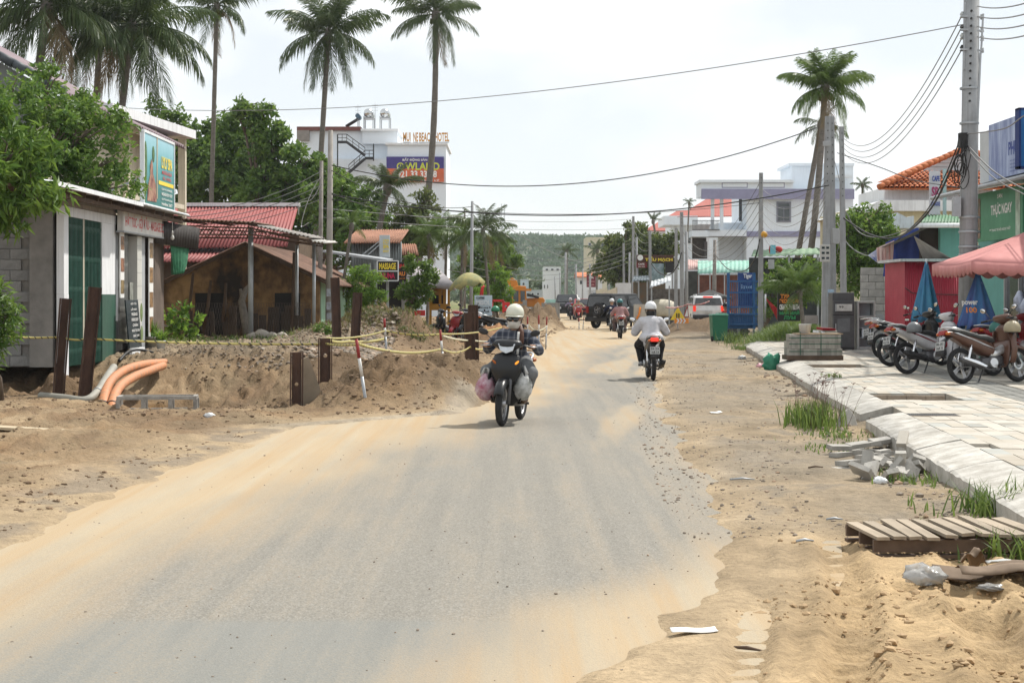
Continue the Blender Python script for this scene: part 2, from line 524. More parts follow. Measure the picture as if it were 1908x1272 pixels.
r1=N('ShaderNodeMapRange');r1.inputs['From Min'].default_value=0.25;r1.inputs['From Max'].default_value=0.75;r1.inputs['To Min'].default_value=0.68;r1.inputs['To Max'].default_value=1.28
L(n1_.outputs['Fac'],r1.inputs['Value'])
mm=N('ShaderNodeMix');mm.data_type='RGBA';mm.blend_type='MULTIPLY';mm.inputs['Factor'].default_value=1
L(at.outputs['Color'],mm.inputs['A']);L(r1.outputs['Result'],mm.inputs['B'])
L(mm.outputs['Result'],b.inputs['Base Color'])
b.inputs['Roughness'].default_value=0.95;b.inputs['Specular IOR Level'].default_value=0.15
bp1=N('ShaderNodeBump');bp1.inputs['Strength'].default_value=0.8;bp1.inputs['Distance'].default_value=0.035
bp2=N('ShaderNodeBump');bp2.inputs['Strength'].default_value=0.5;bp2.inputs['Distance'].default_value=0.012
L(n1_.outputs['Fac'],bp1.inputs['Height']);L(n2_.outputs['Distance'],bp2.inputs['Height'])
L(bp2.outputs['Normal'],bp1.inputs['Normal']);L(bp1.outputs['Normal'],b.inputs['Normal'])
EARTH=m
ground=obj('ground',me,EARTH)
tag(ground,kind='structure')
# ------ the carriageway
ry_=[3.0]
while ry_[-1]<140:ry_.append(ry_[-1]*1.009)
while ry_[-1]<420:ry_.append(ry_[-1]*1.05)
ry_=np.array(ry_)
tt=np.linspace(0,1,110)
RYg,Tg=np.meshgrid(ry_,tt,indexing='ij')
lo=road_l(RYg)-0.45;hi=road_r(RYg)+0.75
RXg=lo+(hi-lo)*Tg
nearfade=np.clip(1-RYg/200,0,1)
RZg=0.004+0.012*fbm(RXg*0.5,RYg*0.35,3,201)*nearfade
q=np.arange(RXg.size).reshape(RXg.shape)
quads=np.stack([q[:-1,:-1],q[:-1,1:],q[1:,1:],q[1:,:-1]],-1).reshape(-1,4)
me=np_mesh('road',np.stack([RXg,RYg,RZg],-1).reshape(-1,3),quads)
a_=np.interp(RYg,[0,9.6,13.2,17.6,23,31,53,62,90],[-3.4,-2.8,-2.1,-1.3,-0.2,0.9,2.5,4.5,9.0])
sand=0.92*sstep(0.9,-0.9,RXg-a_+0.8*fbm(RXg*0.8,RYg*0.25,3,203))
dust=sstep(-0.75-0.7*sstep(11,9,RYg),0.35-0.3*sstep(11,9,RYg),RXg-road_r(RYg)+0.5*fbm(RXg*0.7,RYg*0.4,3,204))
sand=np.maximum(sand,dust*(0.28+0.6*sstep(12.6,10.5,RYg)))
sand=np.maximum(sand,0.62*sstep(0.05,0.4,fbm((RXg-RYg*0.09)*1.6,RYg*0.1,3,205))*sstep(16,24,RYg))
patch=sstep(8.75,8.55,RYg+0.10*fbm(RXg*1.5,RYg,3,206)+0.02*RXg)*sstep(0.55,0.2,RXg+0.3*fbm(RXg,RYg*2,2,207))
attr=np.stack([sand,patch,np.zeros_like(sand)],-1)
color_attr(me,attr,'film')
m,nt_,b,N,L=newmat('dusty_asphalt')
at=N('ShaderNodeAttribute');at.attribute_name='film'
sp=N('ShaderNodeSeparateColor');L(at.outputs['Color'],sp.inputs['Color'])
tc_=N('ShaderNodeTexCoord')
vo=N('ShaderNodeTexVoronoi');vo.inputs['Scale'].default_value=95
L(tc_.outputs['Object'],vo.inputs['Vector'])
ns=N('ShaderNodeTexNoise');ns.inputs['Scale'].default_value=60;ns.inputs['Detail'].default_value=4
L(tc_.outputs['Object'],ns.inputs['Vector'])
nb=N('ShaderNodeTexNoise');nb.inputs['Scale'].default_value=2.4;nb.inputs['Detail'].default_value=7;nb.inputs['Roughness'].default_value=0.65
mpn=N('ShaderNodeMapping');mpn.inputs['Scale'].default_value=(1.0,0.22,1.0);mpn.inputs['Rotation'].default_value=(0,0,0.09);L(tc_.outputs['Object'],mpn.inputs['Vector']);L(mpn.outputs['Vector'],nb.inputs['Vector'])
asph=N('ShaderNodeValToRGB')
e=asph.color_ramp.elements
e[0].position=0.0;e[0].color=(0.145,0.14,0.125,1)
e[1].position=1.0;e[1].color=(0.27,0.26,0.235,1)
e2=asph.color_ramp.elements.new(0.5);e2.color=(0.20,0.187,0.16,1)
L(vo.outputs['Color'],asph.inputs['Fac'])
mp_=N('ShaderNodeMix');mp_.data_type='RGBA';mp_.inputs['B'].default_value=(0.19,0.193,0.18,1)
pm=N('ShaderNodeMath');pm.operation='MULTIPLY';pm.inputs[1].default_value=0.75
L(sp.outputs['Green'],pm.inputs[0]);L(pm.outputs[0],mp_.inputs['Factor']);L(asph.outputs['Color'],mp_.inputs['A'])
big=N('ShaderNodeMapRange');big.inputs['From Min'].default_value=0.3;big.inputs['From Max'].default_value=0.7;big.inputs['To Min'].default_value=0.92;big.inputs['To Max'].default_value=1.08
mb_=N('ShaderNodeMix');mb_.data_type='RGBA';mb_.blend_type='MULTIPLY';mb_.inputs['Factor'].default_value=1
L(mp_.outputs['Result'],mb_.inputs['A']);L(big.outputs['Result'],mb_.inputs['B'])
ad=N('ShaderNodeMath');ad.operation='MULTIPLY_ADD';ad.inputs[1].default_value=0.55
sb=N('ShaderNodeMath');sb.operation='SUBTRACT';sb.inputs[1].default_value=0.5
L(ns.outputs['Fac'],sb.inputs[0]);L(sb.outputs[0],ad.inputs[0]);L(sp.outputs['Red'],ad.inputs[2])
ad2=N('ShaderNodeMath');ad2.operation='MULTIPLY_ADD';ad2.inputs[1].default_value=0.6
sb2=N('ShaderNodeMath');sb2.operation='SUBTRACT';sb2.inputs[1].default_value=1.0
nst=N('ShaderNodeTexNoise');nst.inputs['Scale'].default_value=1.0;nst.inputs['Detail'].default_value=6;nst.inputs['Roughness'].default_value=0.6
mps=N('ShaderNodeMapping');mps.inputs['Scale'].default_value=(4.2,0.10,1.0);mps.inputs['Rotation'].default_value=(0,0,0.085);L(tc_.outputs['Object'],mps.inputs['Vector']);L(mps.outputs['Vector'],nst.inputs['Vector'])
avg=N('ShaderNodeMath');avg.operation='ADD';L(nb.outputs['Fac'],avg.inputs[0]);L(nst.outputs['Fac'],avg.inputs[1])
scm=N('ShaderNodeMapRange');scm.inputs['From Min'].default_value=0.38;scm.inputs['From Max'].default_value=0.62;L(nst.outputs['Fac'],scm.inputs['Value'])
L(avg.outputs[0],sb2.inputs[0]);L(nst.outputs['Fac'],big.inputs['Value']);L(sb2.outputs[0],ad2.inputs[0]);L(ad.outputs[0],ad2.inputs[2])
fm=N('ShaderNodeMapRange');fm.inputs['From Min'].default_value=-0.02;fm.inputs['From Max'].default_value=0.95
L(ad2.outputs[0],fm.inputs['Value'])
sc_=N('ShaderNodeMix');sc_.data_type='RGBA';sc_.inputs['A'].default_value=(0.385,0.32,0.225,1);sc_.inputs['B'].default_value=(0.365,0.268,0.16,1)
ms_=N('ShaderNodeMix');ms_.data_type='RGBA'
L(fm.outputs['Result'],ms_.inputs['Factor']);L(mb_.outputs['Result'],ms_.inputs['A']);L(sc_.outputs['Result'],ms_.inputs['B'])
L(scm.outputs['Result'],sc_.inputs['Factor']);L(ms_.outputs['Result'],b.inputs['Base Color'])
b.inputs['Roughness'].default_value=0.85;b.inputs['Specular IOR Level'].default_value=0.2
bp1=N('ShaderNodeBump');bp1.inputs['Strength'].default_value=0.35;bp1.inputs['Distance'].default_value=0.006
L(vo.outputs['Distance'],bp1.inputs['Height']);L(bp1.outputs['Normal'],b.inputs['Normal'])
road=obj('road',me,m)
tag(road,kind='structure')
def gz(x,y):
 return float(height(np.array([x]),np.array([y]))[0])
def onground(x,y,sink=0.0):
 return Vector((x,y,max(gz(x,y),0.004 if road_l(y)-0.3<x<road_r(y)+0.3 else-9)-sink))
# ------ pavement on the right: bed, kerb stones, tiles
GRANITE=mat('kerb_granite',(0.47,0.455,0.42),rough=0.85,vs=5,bump=0.4,bs=40,rand=0.08,col2=(0.27,0.25,0.215),world=True)
TILE=mat('cream_tile',(0.40,0.378,0.335),rough=0.85,vs=1.3,bump=0.15,bs=80,rand=0.07,col2=(0.33,0.29,0.23),world=True)
TILEG=mat('grey_tile',(0.30,0.315,0.30),rough=0.8,vs=1.5,bump=0.15,bs=80,rand=0.10,col2=(0.27,0.25,0.21),world=True)
BED=mat('pavement_bed',(0.20,0.165,0.12),rough=0.95,var=0.4,vs=4,bump=0.8,bs=18)
pang=-math.atan(KS)
PO=Vector((kerb_x(15.5),15.5,0))
PM=Matrix.Translation(PO)@Matrix.Rotation(pang,4,'Z')
PMI=PM.inverted()
def pl(x,y,z=0):
 return PMI@Vector((x,y,z))
L0,L1=-12.0,37.2
bedb=MB()
bedb.prism([(0.16,0.0),(0.16,0.13),(8.0,0.13),(8.0,0.0)],L0,L1,'y')
bedb.prism([(0.0,-0.1),(0.0,0.05),(0.158,0.05),(0.158,-0.1)],L0,L1,'y')
pave=bedb.build('pavement',BED,loc=PO,rot=(0,0,pang))
tag(pave,kind='structure')
def kerb_me(seed):
 rnd=random.Random(seed);mb=MB()
 L=0.985
 rows=[]
 for i in range(7):
  y=L*i/6
  j=lambda a:rnd.uniform(-a,a)
  rows.append([(0,y,-0.08),(j(0.004),y,0.165+j(0.006)),(0.03,y,0.182+j(0.005)),(0.22,y,0.232+j(0.006)),(0.40,y,0.268+j(0.004)),(0.435,y,0.272),(0.435,y,0.02)])
 mb.grid(rows,smooth=False)
 mb.add([r for r in rows[0]],[tuple(range(7))]);mb.add([r for r in rows[-1]],[tuple(reversed(range(7)))])
 return mb.mesh('kerb_stone')
kms=[kerb_me(i)for i in range(4)]
k=0
y=L0
while y<L1-1:
 gap=4.3<y<5.4
 if not gap:
  o=obj('kerb_stone',kms[k%4],GRANITE,pave,(random.uniform(-0.008,0.008)+(0.05 if y>5 else 0),y,random.uniform(-0.006,0.004)),(0,random.uniform(-0.01,0.01),random.uniform(-0.004,0.004)))
 k+=1;y+=0.997
TW,TD=0.19,0.523
tb=MB();tb.box((0,0,0),(TW-0.005,TD-0.006,0.10))
tme=tb.mesh('paving_tile');tme.materials.append(TILE)
tgme=tb.mesh('paving_tile');tgme.materials.append(TILEG)
X0,X1=0.442,7.4
PITS=[]
for(xa,xb,ya,yb)in((4.86,6.02,22.75,24.0),(4.55,5.25,19.9,20.25),(5.85,6.9,33.2,34.6),(7.6,8.6,43.4,44.8)):
 a=pl(xa,(ya+yb)/2);c2=pl(xb,(ya+yb)/2)
 PITS.append((max(a.x,0.45),c2.x,pl(xa,ya).y,pl(xa,yb).y))
def in_pit(x,y):
 return any(a-0.05<x<b+0.05 and c_-0.2<y<d_+0.2 for a,b,c_,d_ in PITS)
RIB=(2.25,2.85)
tiles=[]
row=0
y=L0+TD/2
while y<L1-0.2:
 col=0
 x=X0+TW/2
 while x<X1:
  rib=RIB[0]<x<RIB[1]and y>3.2
  if not in_pit(x,y)and not rib:
   wp=PM@Vector((x,y,SW_Z))
   px=CX+F*wp.x/wp.y;py=HY+F*(EYE-SW_Z)/wp.y
   vis=wp.y>5 and px<1960
   grey=(row%3==1)and(col%2==0)
   tiles.append((wp.y if vis else 1e6+y,x,y,grey,vis))
  col+=1;x+=TW
 row+=1;y+=TD
tiles.sort()
rest={True:MB(),False:MB()}
for i,(d,x,y,grey,vis)in enumerate(tiles):
 z=SW_Z-0.05+random.uniform(-0.0035,0.0035)
 rot=(random.uniform(-0.006,0.006),random.uniform(-0.012,0.012),random.uniform(-0.004,0.004))
 if i<300 and vis:
  if random.random()<0.006:z-=0.03
  obj('paving_tile',tgme if grey else tme,None,pave,(x,y,z),rot)
 elif vis or y<60:
  rest[grey].box((x,y,z),(TW-0.005,TD-0.006,0.10),M=None,rot=Euler(rot))
for g in(False,True):
 tag(rest[g].build('tile_field',TILEG if g else TILE,pave,fix=False),kind='stuff')
RIBM=mat('ribbed_tile',(0.33,0.325,0.30),rough=0.8,var=0.3,vs=3,bump=0.2,bs=50)
rb=MB()
y=3.4
rng=random.Random(3)
while y<L1-0.5:
 for xx in np.arange(RIB[0]+0.1,RIB[1],0.2):
  z=SW_Z-0.012+rng.uniform(-0.003,0.003)
  if in_pit(xx,y):continue
  rb.box((xx,y,z-0.04),(0.194,0.194,0.09))
  for q in range(4):
   rb.box((xx,y-0.072+q*0.048,z+0.011),(0.17,0.022,0.014))
 y+=0.2
tag(rb.build('ribbed_tile_field',RIBM,pave,fix=False),kind='stuff')
EDGE=mat('pit_edging',(0.33,0.27,0.21),rough=0.9,var=0.3,vs=5,bump=0.4,bs=40)
for pi_,(a,b_,c_,d_)in enumerate(PITS):
 n=int((b_-a)/0.22)
 for q in range(n):
  for yy in(c_-0.02,d_+0.02):
   mb=MB();mb.box((a+(q+0.5)*(b_-a)/n,yy,SW_Z-0.075),((b_-a)/n-0.008,0.06,0.13))
   mb.build('edging_brick',EDGE,pave)
gr=MB()
a,b_,c_,d_=PITS[1]
for q in range(26):
 gr.box((a+0.02+q*(b_-a-0.04)/25,(c_+d_)/2,SW_Z-0.02),(0.012,d_-c_,0.03))
for yy in(c_+0.02,(c_+d_)/2,d_-0.02):
 gr.box(((a+b_)/2,yy,SW_Z-0.018),(b_-a,0.015,0.03))
gr.build('drain_grate',mat('cast_iron',(0.12,0.12,0.12),rough=0.6,metal=0.6,var=0.3),pave)
# ------ left-hand buildings
WHITEP=mat('white_paint',(0.74,0.76,0.78),rough=0.65,var=0.08,vs=1.5,streak=0.25)
CREAM=mat('cream_render',(0.62,0.56,0.44),rough=0.8,var=0.12,vs=1.5,streak=0.35)
CONC=mat('raw_concrete',(0.25,0.24,0.225),rough=0.9,var=0.3,vs=2.0,bump=0.3,bs=25,rand=0.08)
BLOCK=mat('concrete_block',(0.24,0.24,0.235),rough=0.9,var=0.3,vs=4,bump=0.4,bs=40,rand=0.13)
TIMBER=mat('old_timber',(0.10,0.065,0.042),rough=0.85,var=0.4,vs=6,bump=0.3,bs=30,stretch=(1,1,0.2))
GREYMET=mat('grey_metal',(0.36,0.38,0.40),rough=0.45,metal=0.3,var=0.2,vs=4)
ZINC=mat('zinc_sheet',(0.52,0.55,0.57),rough=0.5,metal=0.25,var=0.2,vs=1.2,streak=0.3)
BLACK=mat('flat_black',(0.015,0.015,0.016),rough=0.6,var=0.2)
DARKIN=mat('dark_interior',(0.02,0.018,0.016),rough=0.9,var=0.3)  # near-black colour stands in for the shade inside rooms and openings
REDP=mat('red_print',(0.55,0.03,0.03),rough=0.5,var=0.1)
WHITEPR=mat('white_print',(0.78,0.78,0.76),rough=0.5,var=0.08)
YELPR=mat('yellow_print',(0.80,0.62,0.05),rough=0.5,var=0.08)
ORPR=mat('orange_print',(0.75,0.25,0.03),rough=0.5,var=0.08)
BLUEPR=mat('blue_print',(0.02,0.05,0.28),rough=0.5,var=0.1)
GREENPR=mat('green_print',(0.03,0.30,0.10),rough=0.5,var=0.1)
def corrugate(mb,p00,p01,p10,p11,n,amp,along=2,up=Vector((0,0,1))):
 p00,p01,p10,p11=map(Vector,(p00,p01,p10,p11))
 rows=[]
 for j in range(along):
  v=j/(along-1)
  r=[]
  for i in range(n*4+1):
   u=i/(n*4)
   p=(p00*(1-u)+p01*u)*(1-v)+(p10*(1-u)+p11*u)*v
   r.append(p+up*amp*math.sin(i*math.pi/2))
  rows.append(r)
 return mb.grid(rows,smooth=True)
SX,SZ=-8.2,0.36
shop=thing('massage_shop','low shop with green folding gate, corrugated roof and red lettered sign','shop',(SX,35.5,SZ))
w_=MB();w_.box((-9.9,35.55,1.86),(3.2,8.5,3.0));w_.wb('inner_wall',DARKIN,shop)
sw=MB();sw.box((-10.05,31.33,1.86),(3.1,0.16,3.0));side=sw.wb('side_wall',CONC,shop)
pm=MB();pm.box((-8.58,31.24,1.88),(0.42,0.3,3.04));pm.wb('corner_pillar',CONC,shop)
bme=MB();bme.box((0,0,0),(0.385,0.07,0.183));bme=bme.mesh('concrete_block');bme.materials.append(BLOCK)
for r_ in range(14):
 for q in range(4):
  x=-8.98-q*0.395-(0.19 if r_%2 else 0)
  o=obj('concrete_block',bme,None,side,Vector((x,31.235+random.uniform(-0.006,0.006),0.47+r_*0.195))-world_of(side).translation)
def front(y0,y1,z0,z1,d0,d1):
 mb=MB();mb.box((SX+(d0+d1)/2,(y0+y1)/2,(z0+z1)/2),(d1-d0,y1-y0,z1-z0));return mb
for(a,b_)in((31.1,31.42),(34.0,35.15)):
 front(a,b_,1.69,3.12,-0.1,0.035).wb('pillar',WHITEP,shop)
 front(a,b_,0.2,1.688,-0.1,0.04).wb('pillar_base',WHITEP if a<32 else mat('green_dado',(0.035,0.10,0.07),rough=0.5,var=0.2,streak=0.2),shop)
front(31.1,35.15,3.122,3.30,-0.1,0.045).wb('lintel',WHITEP,shop)
for i in range(3):
 front(31.1,35.15,3.31+i*0.10,3.40+i*0.10,-0.05,0.04-0.01*i).wb('board',mat('fascia_board',(0.32,0.29,0.26),rough=0.8,var=0.3,vs=5,rand=0.1),shop)
GATE=mat('green_gate',(0.03,0.115,0.085),rough=0.5,metal=0.2,var=0.25,vs=5,streak=0.3)
def folding_gate(y0,y1,z0,z1,m,name='folding_gate',n=24):
 mb=MB()
 for i in range(n+1):
  y=y0+(y1-y0)*i/n
  mb.box((SX-0.02+(0.03 if i%2 else 0),y,(z0+z1)/2),(0.03,0.022,z1-z0))
 for zz in np.linspace(z0+0.25,z1-0.2,5):
  for i in range(n):
   ya=y0+(y1-y0)*i/n;yb=y0+(y1-y0)*(i+1)/n
   s_=1 if i%2 else-1
   mb.beam((SX+0.015,ya,zz-0.07*s_),(SX+0.015,yb,zz+0.07*s_),0.012)
 return mb.wb(name,m,shop)
front(31.42,34.0,SZ+0.02,3.12,-0.09,-0.06).wb('gate_back_sheet',mat('green_gate_dark',(0.02,0.10,0.075),rough=0.6,var=0.3),shop)
folding_gate(31.44,32.55,SZ,3.12,GATE)
folding_gate(32.66,33.98,SZ,3.12,GATE)
front(32.55,32.66,SZ,3.12,-0.04,0.02).wb('gate_post',mat('cream_metal',(0.45,0.42,0.33),rough=0.5,var=0.2),shop)
front(35.15,36.0,SZ+0.1,3.0,-0.06,-0.02).wb('gate_back_sheet',GREYMET,shop)
folding_gate(35.62,36.35,SZ+0.3,2.95,mat('silver_gate',(0.42,0.42,0.40),rough=0.4,metal=0.5,var=0.2),n=14)
front(36.9,37.35,0.3,2.95,-0.1,0.10).wb('pillar',mat('white_tile_pillar',(0.62,0.62,0.58),rough=0.35,var=0.12,vs=3),shop)
for i in range(9):
 front(36.895,37.355,0.42+i*0.29,0.425+i*0.29,0.09,0.103).wb('tile_joint',GREYMET,shop)
front(37.42,37.9,0.3,2.95,-0.1,0.05).wb('door_leaf',mat('pale_grey_door',(0.40,0.42,0.44),rough=0.5,var=0.15),shop)
front(36.5,36.82,SZ,1.95,0.0,0.03).wb('door_leaf',mat('stained_door',(0.26,0.27,0.24),rough=0.5,var=0.5,vs=3),shop)
front(38.3,39.9,0.3,3.0,-0.1,0.06).wb('wall',mat('brown_shed_wall',(0.12,0.09,0.07),rough=0.9,var=0.4,vs=2),shop)
def poster(y0,y1,z0,z1,n,seed):
 rnd=random.Random(seed)
 ps=front(y0,y1,z0,z1,0.10,0.125).wb('poster_strip',WHITEPR,shop)
 hh=(z1-z0)/n
 for i in range(n):
  m_=mat('poster_picture_%d'%(i+seed),(0.30+rnd.random()*0.15,0.16+rnd.random()*0.08,0.09),rough=0.5,vs=9,col2=(0.03,0.02,0.02))
  mb=MB();mb.box((SX+0.128,(y0+y1)/2,z0+hh*(i+0.5)),(0.004,(y1-y0)*0.84,hh*0.62));mb.wb('picture',m_,ps)
poster(35.2,35.55,1.62,2.98,3,1)
poster(38.0,38.42,0.75,2.95,4,5)
sg=thing('shop_sign','long white sign with red capitals over the massage shop door','sign',(SX+0.16,37.3,2.98))
mb=MB();mb.box((0,0,0.25),(0.14,4.5,0.5));mb.build('panel',mat('sign_white',(0.66,0.65,0.62),rough=0.5,var=0.12,streak=0.2),sg,bevel=0.012)
lettering('HỚT TÓC - GỘI ĐẦU - MASSAGE BODY',REDP,sg,(0.073,0,0.25),4.25,0.38,(R(90),0,R(90)),bold=0.018)
fm_=MB()
for zz in(0.0,0.5):fm_.box((0.0,0,zz),(0.16,4.55,0.03))
fm_.build('frame',GREYMET,sg)
mbd=thing('menu_board','black price board with white lettering leaning beside the shop door','board',(SX+0.33,35.75,SZ+0.0))
mb=MB();mb.box((0,0,0.72),(0.03,1.15,1.0));mb.build('panel',mat('board_black',(0.025,0.035,0.04),rough=0.4,var=0.3),mbd,rot=(0,R(-5),0))
mb=MB();mb.box((0.02,0,0.11),(0.06,1.2,0.2));mb.build('foot',WHITEP,mbd)
for i,t_ in enumerate(('GỘI ĐẦU','LẤY RÁY','MASSAGE','MASSAGE BODY','CHÂN','MASSAGE TOÀN THÂN','GIÁC HƠI','XÔNG HƠI')):
 lettering(t_,WHITEPR,mbd,(-0.01+0.023+0.087*(0.72-(1.14-i*0.11)),-0.15,1.14-i*0.11),0.42+0.035*len(t_)*0.5,0.065,(R(90),0,R(90)),bold=0.02)
mb=MB();mb.ell((0.025,0.38,0.95),(0.006,0.13,0.2));mb.ell((0.025,0.42,0.5),(0.006,0.12,0.17));mb.build('picture',mat('board_leaf',(0.16,0.22,0.08),vs=8,var=0.5),mbd)
mb=MB();corrugate(mb,(-7.62,28.6,3.56),(-7.62,40.4,3.56),(-11.8,28.6,4.05),(-11.8,40.4,4.05),90,0.022)
rf=mb.wb('roof',ZINC,shop,solid=0.006)
for i in range(12):
 mb=MB();mb.beam((-7.72,28.9+i,3.47),(-10.8,28.9+i,3.83),0.05,0.1);mb.wb('rafter',TIMBER,shop)
for xx in(-7.8,-8.6):
 mb=MB();mb.beam((xx,28.7,3.40+(-7.8-xx)*0.12),(xx,40.3,3.40+(-7.8-xx)*0.12),0.06,0.08);mb.wb('purlin',TIMBER,shop)
mb=MB();mb.prism([(-7.6,3.5),(-7.6,3.58),(-7.64,3.58),(-7.64,3.5)],28.6,35.2,'y');mb.wb('fascia',WHITEP,shop)
tb_=thing('dark_sheet','dark corrugated sheet hanging under the far end of the shop roof','metal sheet',(-7.7,39.5,3.4))
mb=MB();corrugate(mb,(-8.05,38.5,3.38),(-7.55,41.3,3.3),(-8.05,38.5,2.85),(-7.62,41.4,2.78),16,0.02,up=Vector((1,0,0)))
mb.wb('panel',mat('dark_sheet',(0.035,0.03,0.028),rough=0.7,var=0.4),tb_,solid=0.01)
def cloth(name,label,cat,pts_top,pts_bot,m,wave=0.06,n=24,rows=10,group=None,nw=5):
 t=[Vector(p)for p in pts_top];b_=[Vector(p)for p in pts_bot]
 def at(pts,u):
  k=min(int(u*(len(pts)-1)),len(pts)-2);f=u*(len(pts)-1)-k
  return pts[k].lerp(pts[k+1],f)
 base=(t[0]+t[-1]+b_[0]+b_[-1])/4
 rws=[]
 for j in range(rows+1):
  v=j/rows;r=[]
  for i in range(n+1):
   u=i/n
   p=at(t,u).lerp(at(b_,u),v)-base
   d=(at(t,1)-at(t,0)).cross(Vector((0,0,1)))
   if d.length<1e-4:d=Vector((1,0,0))
   d.normalize()
   r.append(p+d*wave*math.sin(u*nw*2*math.pi+1.3*math.sin(v*3))*(0.25+0.75*v))
  rws.append(r)
 mb=MB();mb.grid(rws)
 o=mb.build(name,m,loc=base,solid=0.004)
 return tag(o,label,cat,group)
cloth('green_net','bunched green netting hanging at the far corner of the massage shop','net',[(-7.95,39.6,2.9),(-7.75,41.0,2.9)],[(-7.95,39.9,2.15),(-7.8,40.5,2.2)],mat('green_net',(0.03,0.16,0.08),rough=0.8,var=0.4,vs=12))
bl=MB();bl.lathe([(0.004,0.12),(0.03,0.09),(0.045,0.04),(0.03,0.0),(0.0,-0.01)],10);bl.cyl((0,0,0.11),(0,0,0.2),0.018);bl.cyl((0,0,0.2),(0,0,0.42),0.006)
tag(bl.build('light_bulb',mat('bulb_glass',(0.7,0.7,0.66),rough=0.2),loc=(-7.8,39.2,2.95)),'unlit white bulb hanging under the shop eaves','light bulb')
BROWN,nt_,b,N,L=newmat('sooty_ochre_wall')
tcx=N('ShaderNodeTexCoord');n1x=N('ShaderNodeTexNoise');n1x.inputs['Scale'].default_value=0.75;n1x.inputs['Detail'].default_value=7;n1x.inputs['Roughness'].default_value=0.62
mpx=N('ShaderNodeMapping');mpx.inputs['Scale'].default_value=(1.0,1.0,0.75);mpx.inputs['Location'].default_value=(2.3,0,0.6)
L(tcx.outputs['Object'],mpx.inputs['Vector']);L(mpx.outputs['Vector'],n1x.inputs['Vector'])
rx_=N('ShaderNodeValToRGB');e=rx_.color_ramp.elements
e[0].position=0.38;e[0].color=(0.028,0.02,0.014,1);e[1].position=0.56;e[1].color=(0.40,0.25,0.11,1)
e3=rx_.color_ramp.elements.new(0.46);e3.color=(0.17,0.10,0.045,1)
L(n1x.outputs['Fac'],rx_.inputs['Fac']);L(rx_.outputs['Color'],b.inputs['Base Color']);b.inputs['Roughness'].default_value=0.9
MINT=mat('mint_paint',(0.33,0.55,0.40),rough=0.75,var=0.15,vs=1.5,streak=0.5)
RUSTT=mat('rusty_roof_sheet',(0.16,0.085,0.055),rough=0.9,var=0.5,vs=2.5,col2=(0.07,0.045,0.035))
bh=thing('ochre_house','old ochre house with soot-stained gable and rusty roof','house',(-8.0,55,0.35))
BX0,BX1,BY0,BY1=-10.7,-5.75,51.0,63.0
apex=(-7.95,3.25)
mb=MB();mb.prism([(BX0,0.2),(BX0,2.0),(apex[0],apex[1]-0.1),(BX1,2.12),(BX1,0.2)],BY0,BY0+0.2,'y');mb.wb('gable_wall',BROWN,bh)
mb=MB();mb.box(((BX0+BX1)/2,BY1,1.2),(BX1-BX0,0.2,2.0));mb.wb('back_wall',BROWN,bh)
mb=MB();mb.box((BX1-0.1,(BY0+BY1)/2+0.2,1.15),(0.2,BY1-BY0-0.4,1.9));fw=mb.wb('front_wall',MINT,bh)
for yy in(53.4,56.2,59.5,61.3):
 mb=MB();mb.box((BX1+0.012,yy,1.1),(0.03,0.75,1.45 if yy!=53.4 else 1.7))
 so_=mb.wb('shutter',mat('dark_shutter',(0.09,0.085,0.08),rough=0.7,var=0.3),bh)
 for s_ in(-1,0,1):
  mb=MB();mb.box((BX1+0.035,yy+s_*0.34,1.1),(0.03,0.05,1.5));mb.wb('frame',mat('shutter_frame',(0.2,0.2,0.19),var=0.2),so_)
mb=MB();corrugate(mb,(apex[0],BY0-0.25,apex[1]),(apex[0],BY1+0.2,apex[1]),(BX1+0.55,BY0-0.25,1.98),(BX1+0.55,BY1+0.2,1.98),60,0.03)
mb.wb('roof',RUSTT,bh,solid=0.02)
mb=MB();corrugate(mb,(apex[0],BY0-0.25,apex[1]),(apex[0],BY1+0.2,apex[1]),(BX0-0.5,BY0-0.25,1.72),(BX0-0.5,BY1+0.2,1.72),60,0.03)
mb.wb('roof',RUSTT,bh,solid=0.02)
for p0,p1 in(((apex[0],BY0-0.22,apex[1]-0.06),(BX1+0.5,BY0-0.22,1.93)),((apex[0],BY0-0.22,apex[1]-0.06),(BX0-0.45,BY0-0.22,1.68))):
 mb=MB();mb.beam(p0,p1,0.05,0.1);mb.wb('barge_board',TIMBER,bh)
for k in range(7):
 mb=MB();mb.box((BX1+0.3-random.random()*0.1,52+k*1.6,2.12-0.0),(0.5,0.9,0.03),rot=Euler((0,R(27),random.uniform(-0.1,0.1))));mb.wb('roof_sheet_patch',RUSTT,bh)
mb=MB();mb.box((apex[0]+0.18,BY0-0.07,1.7),(0.1,0.14,2.7));mb.wb('gable_post',mat('ochre_post',(0.2,0.13,0.07),var=0.4),bh)
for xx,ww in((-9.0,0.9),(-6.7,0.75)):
 mb=MB();mb.box((xx,BY0-0.05,1.0),(ww,0.1,1.5));mb.wb('doorway_shade',DARKIN,bh)  # dark boxes on the gable, painting the shade inside its openings
FENCE=mat('scrap_boards',(0.10,0.072,0.052),rough=0.9,var=0.4,vs=7,rand=0.3,stretch=(1,1,0.3))
fc=thing('scrap_fence','rough fence of dark planks and posts before the ochre house','fence',(-8.0,49.5,0.35))
rnd=random.Random(5)
x=-10.4
while x<-5.9:
 wd=rnd.uniform(0.09,0.22);hh=rnd.uniform(0.75,1.1)
 if rnd.random()<0.72:
  mb=MB();mb.box((x,49.5+rnd.uniform(-0.05,0.05),0.3+hh/2),(wd,0.03,hh),rot=Euler((rnd.uniform(-0.05,0.05),rnd.uniform(-0.05,0.05),0)));mb.wb('plank',FENCE,fc)
 x+=wd+rnd.uniform(0.0,0.05)
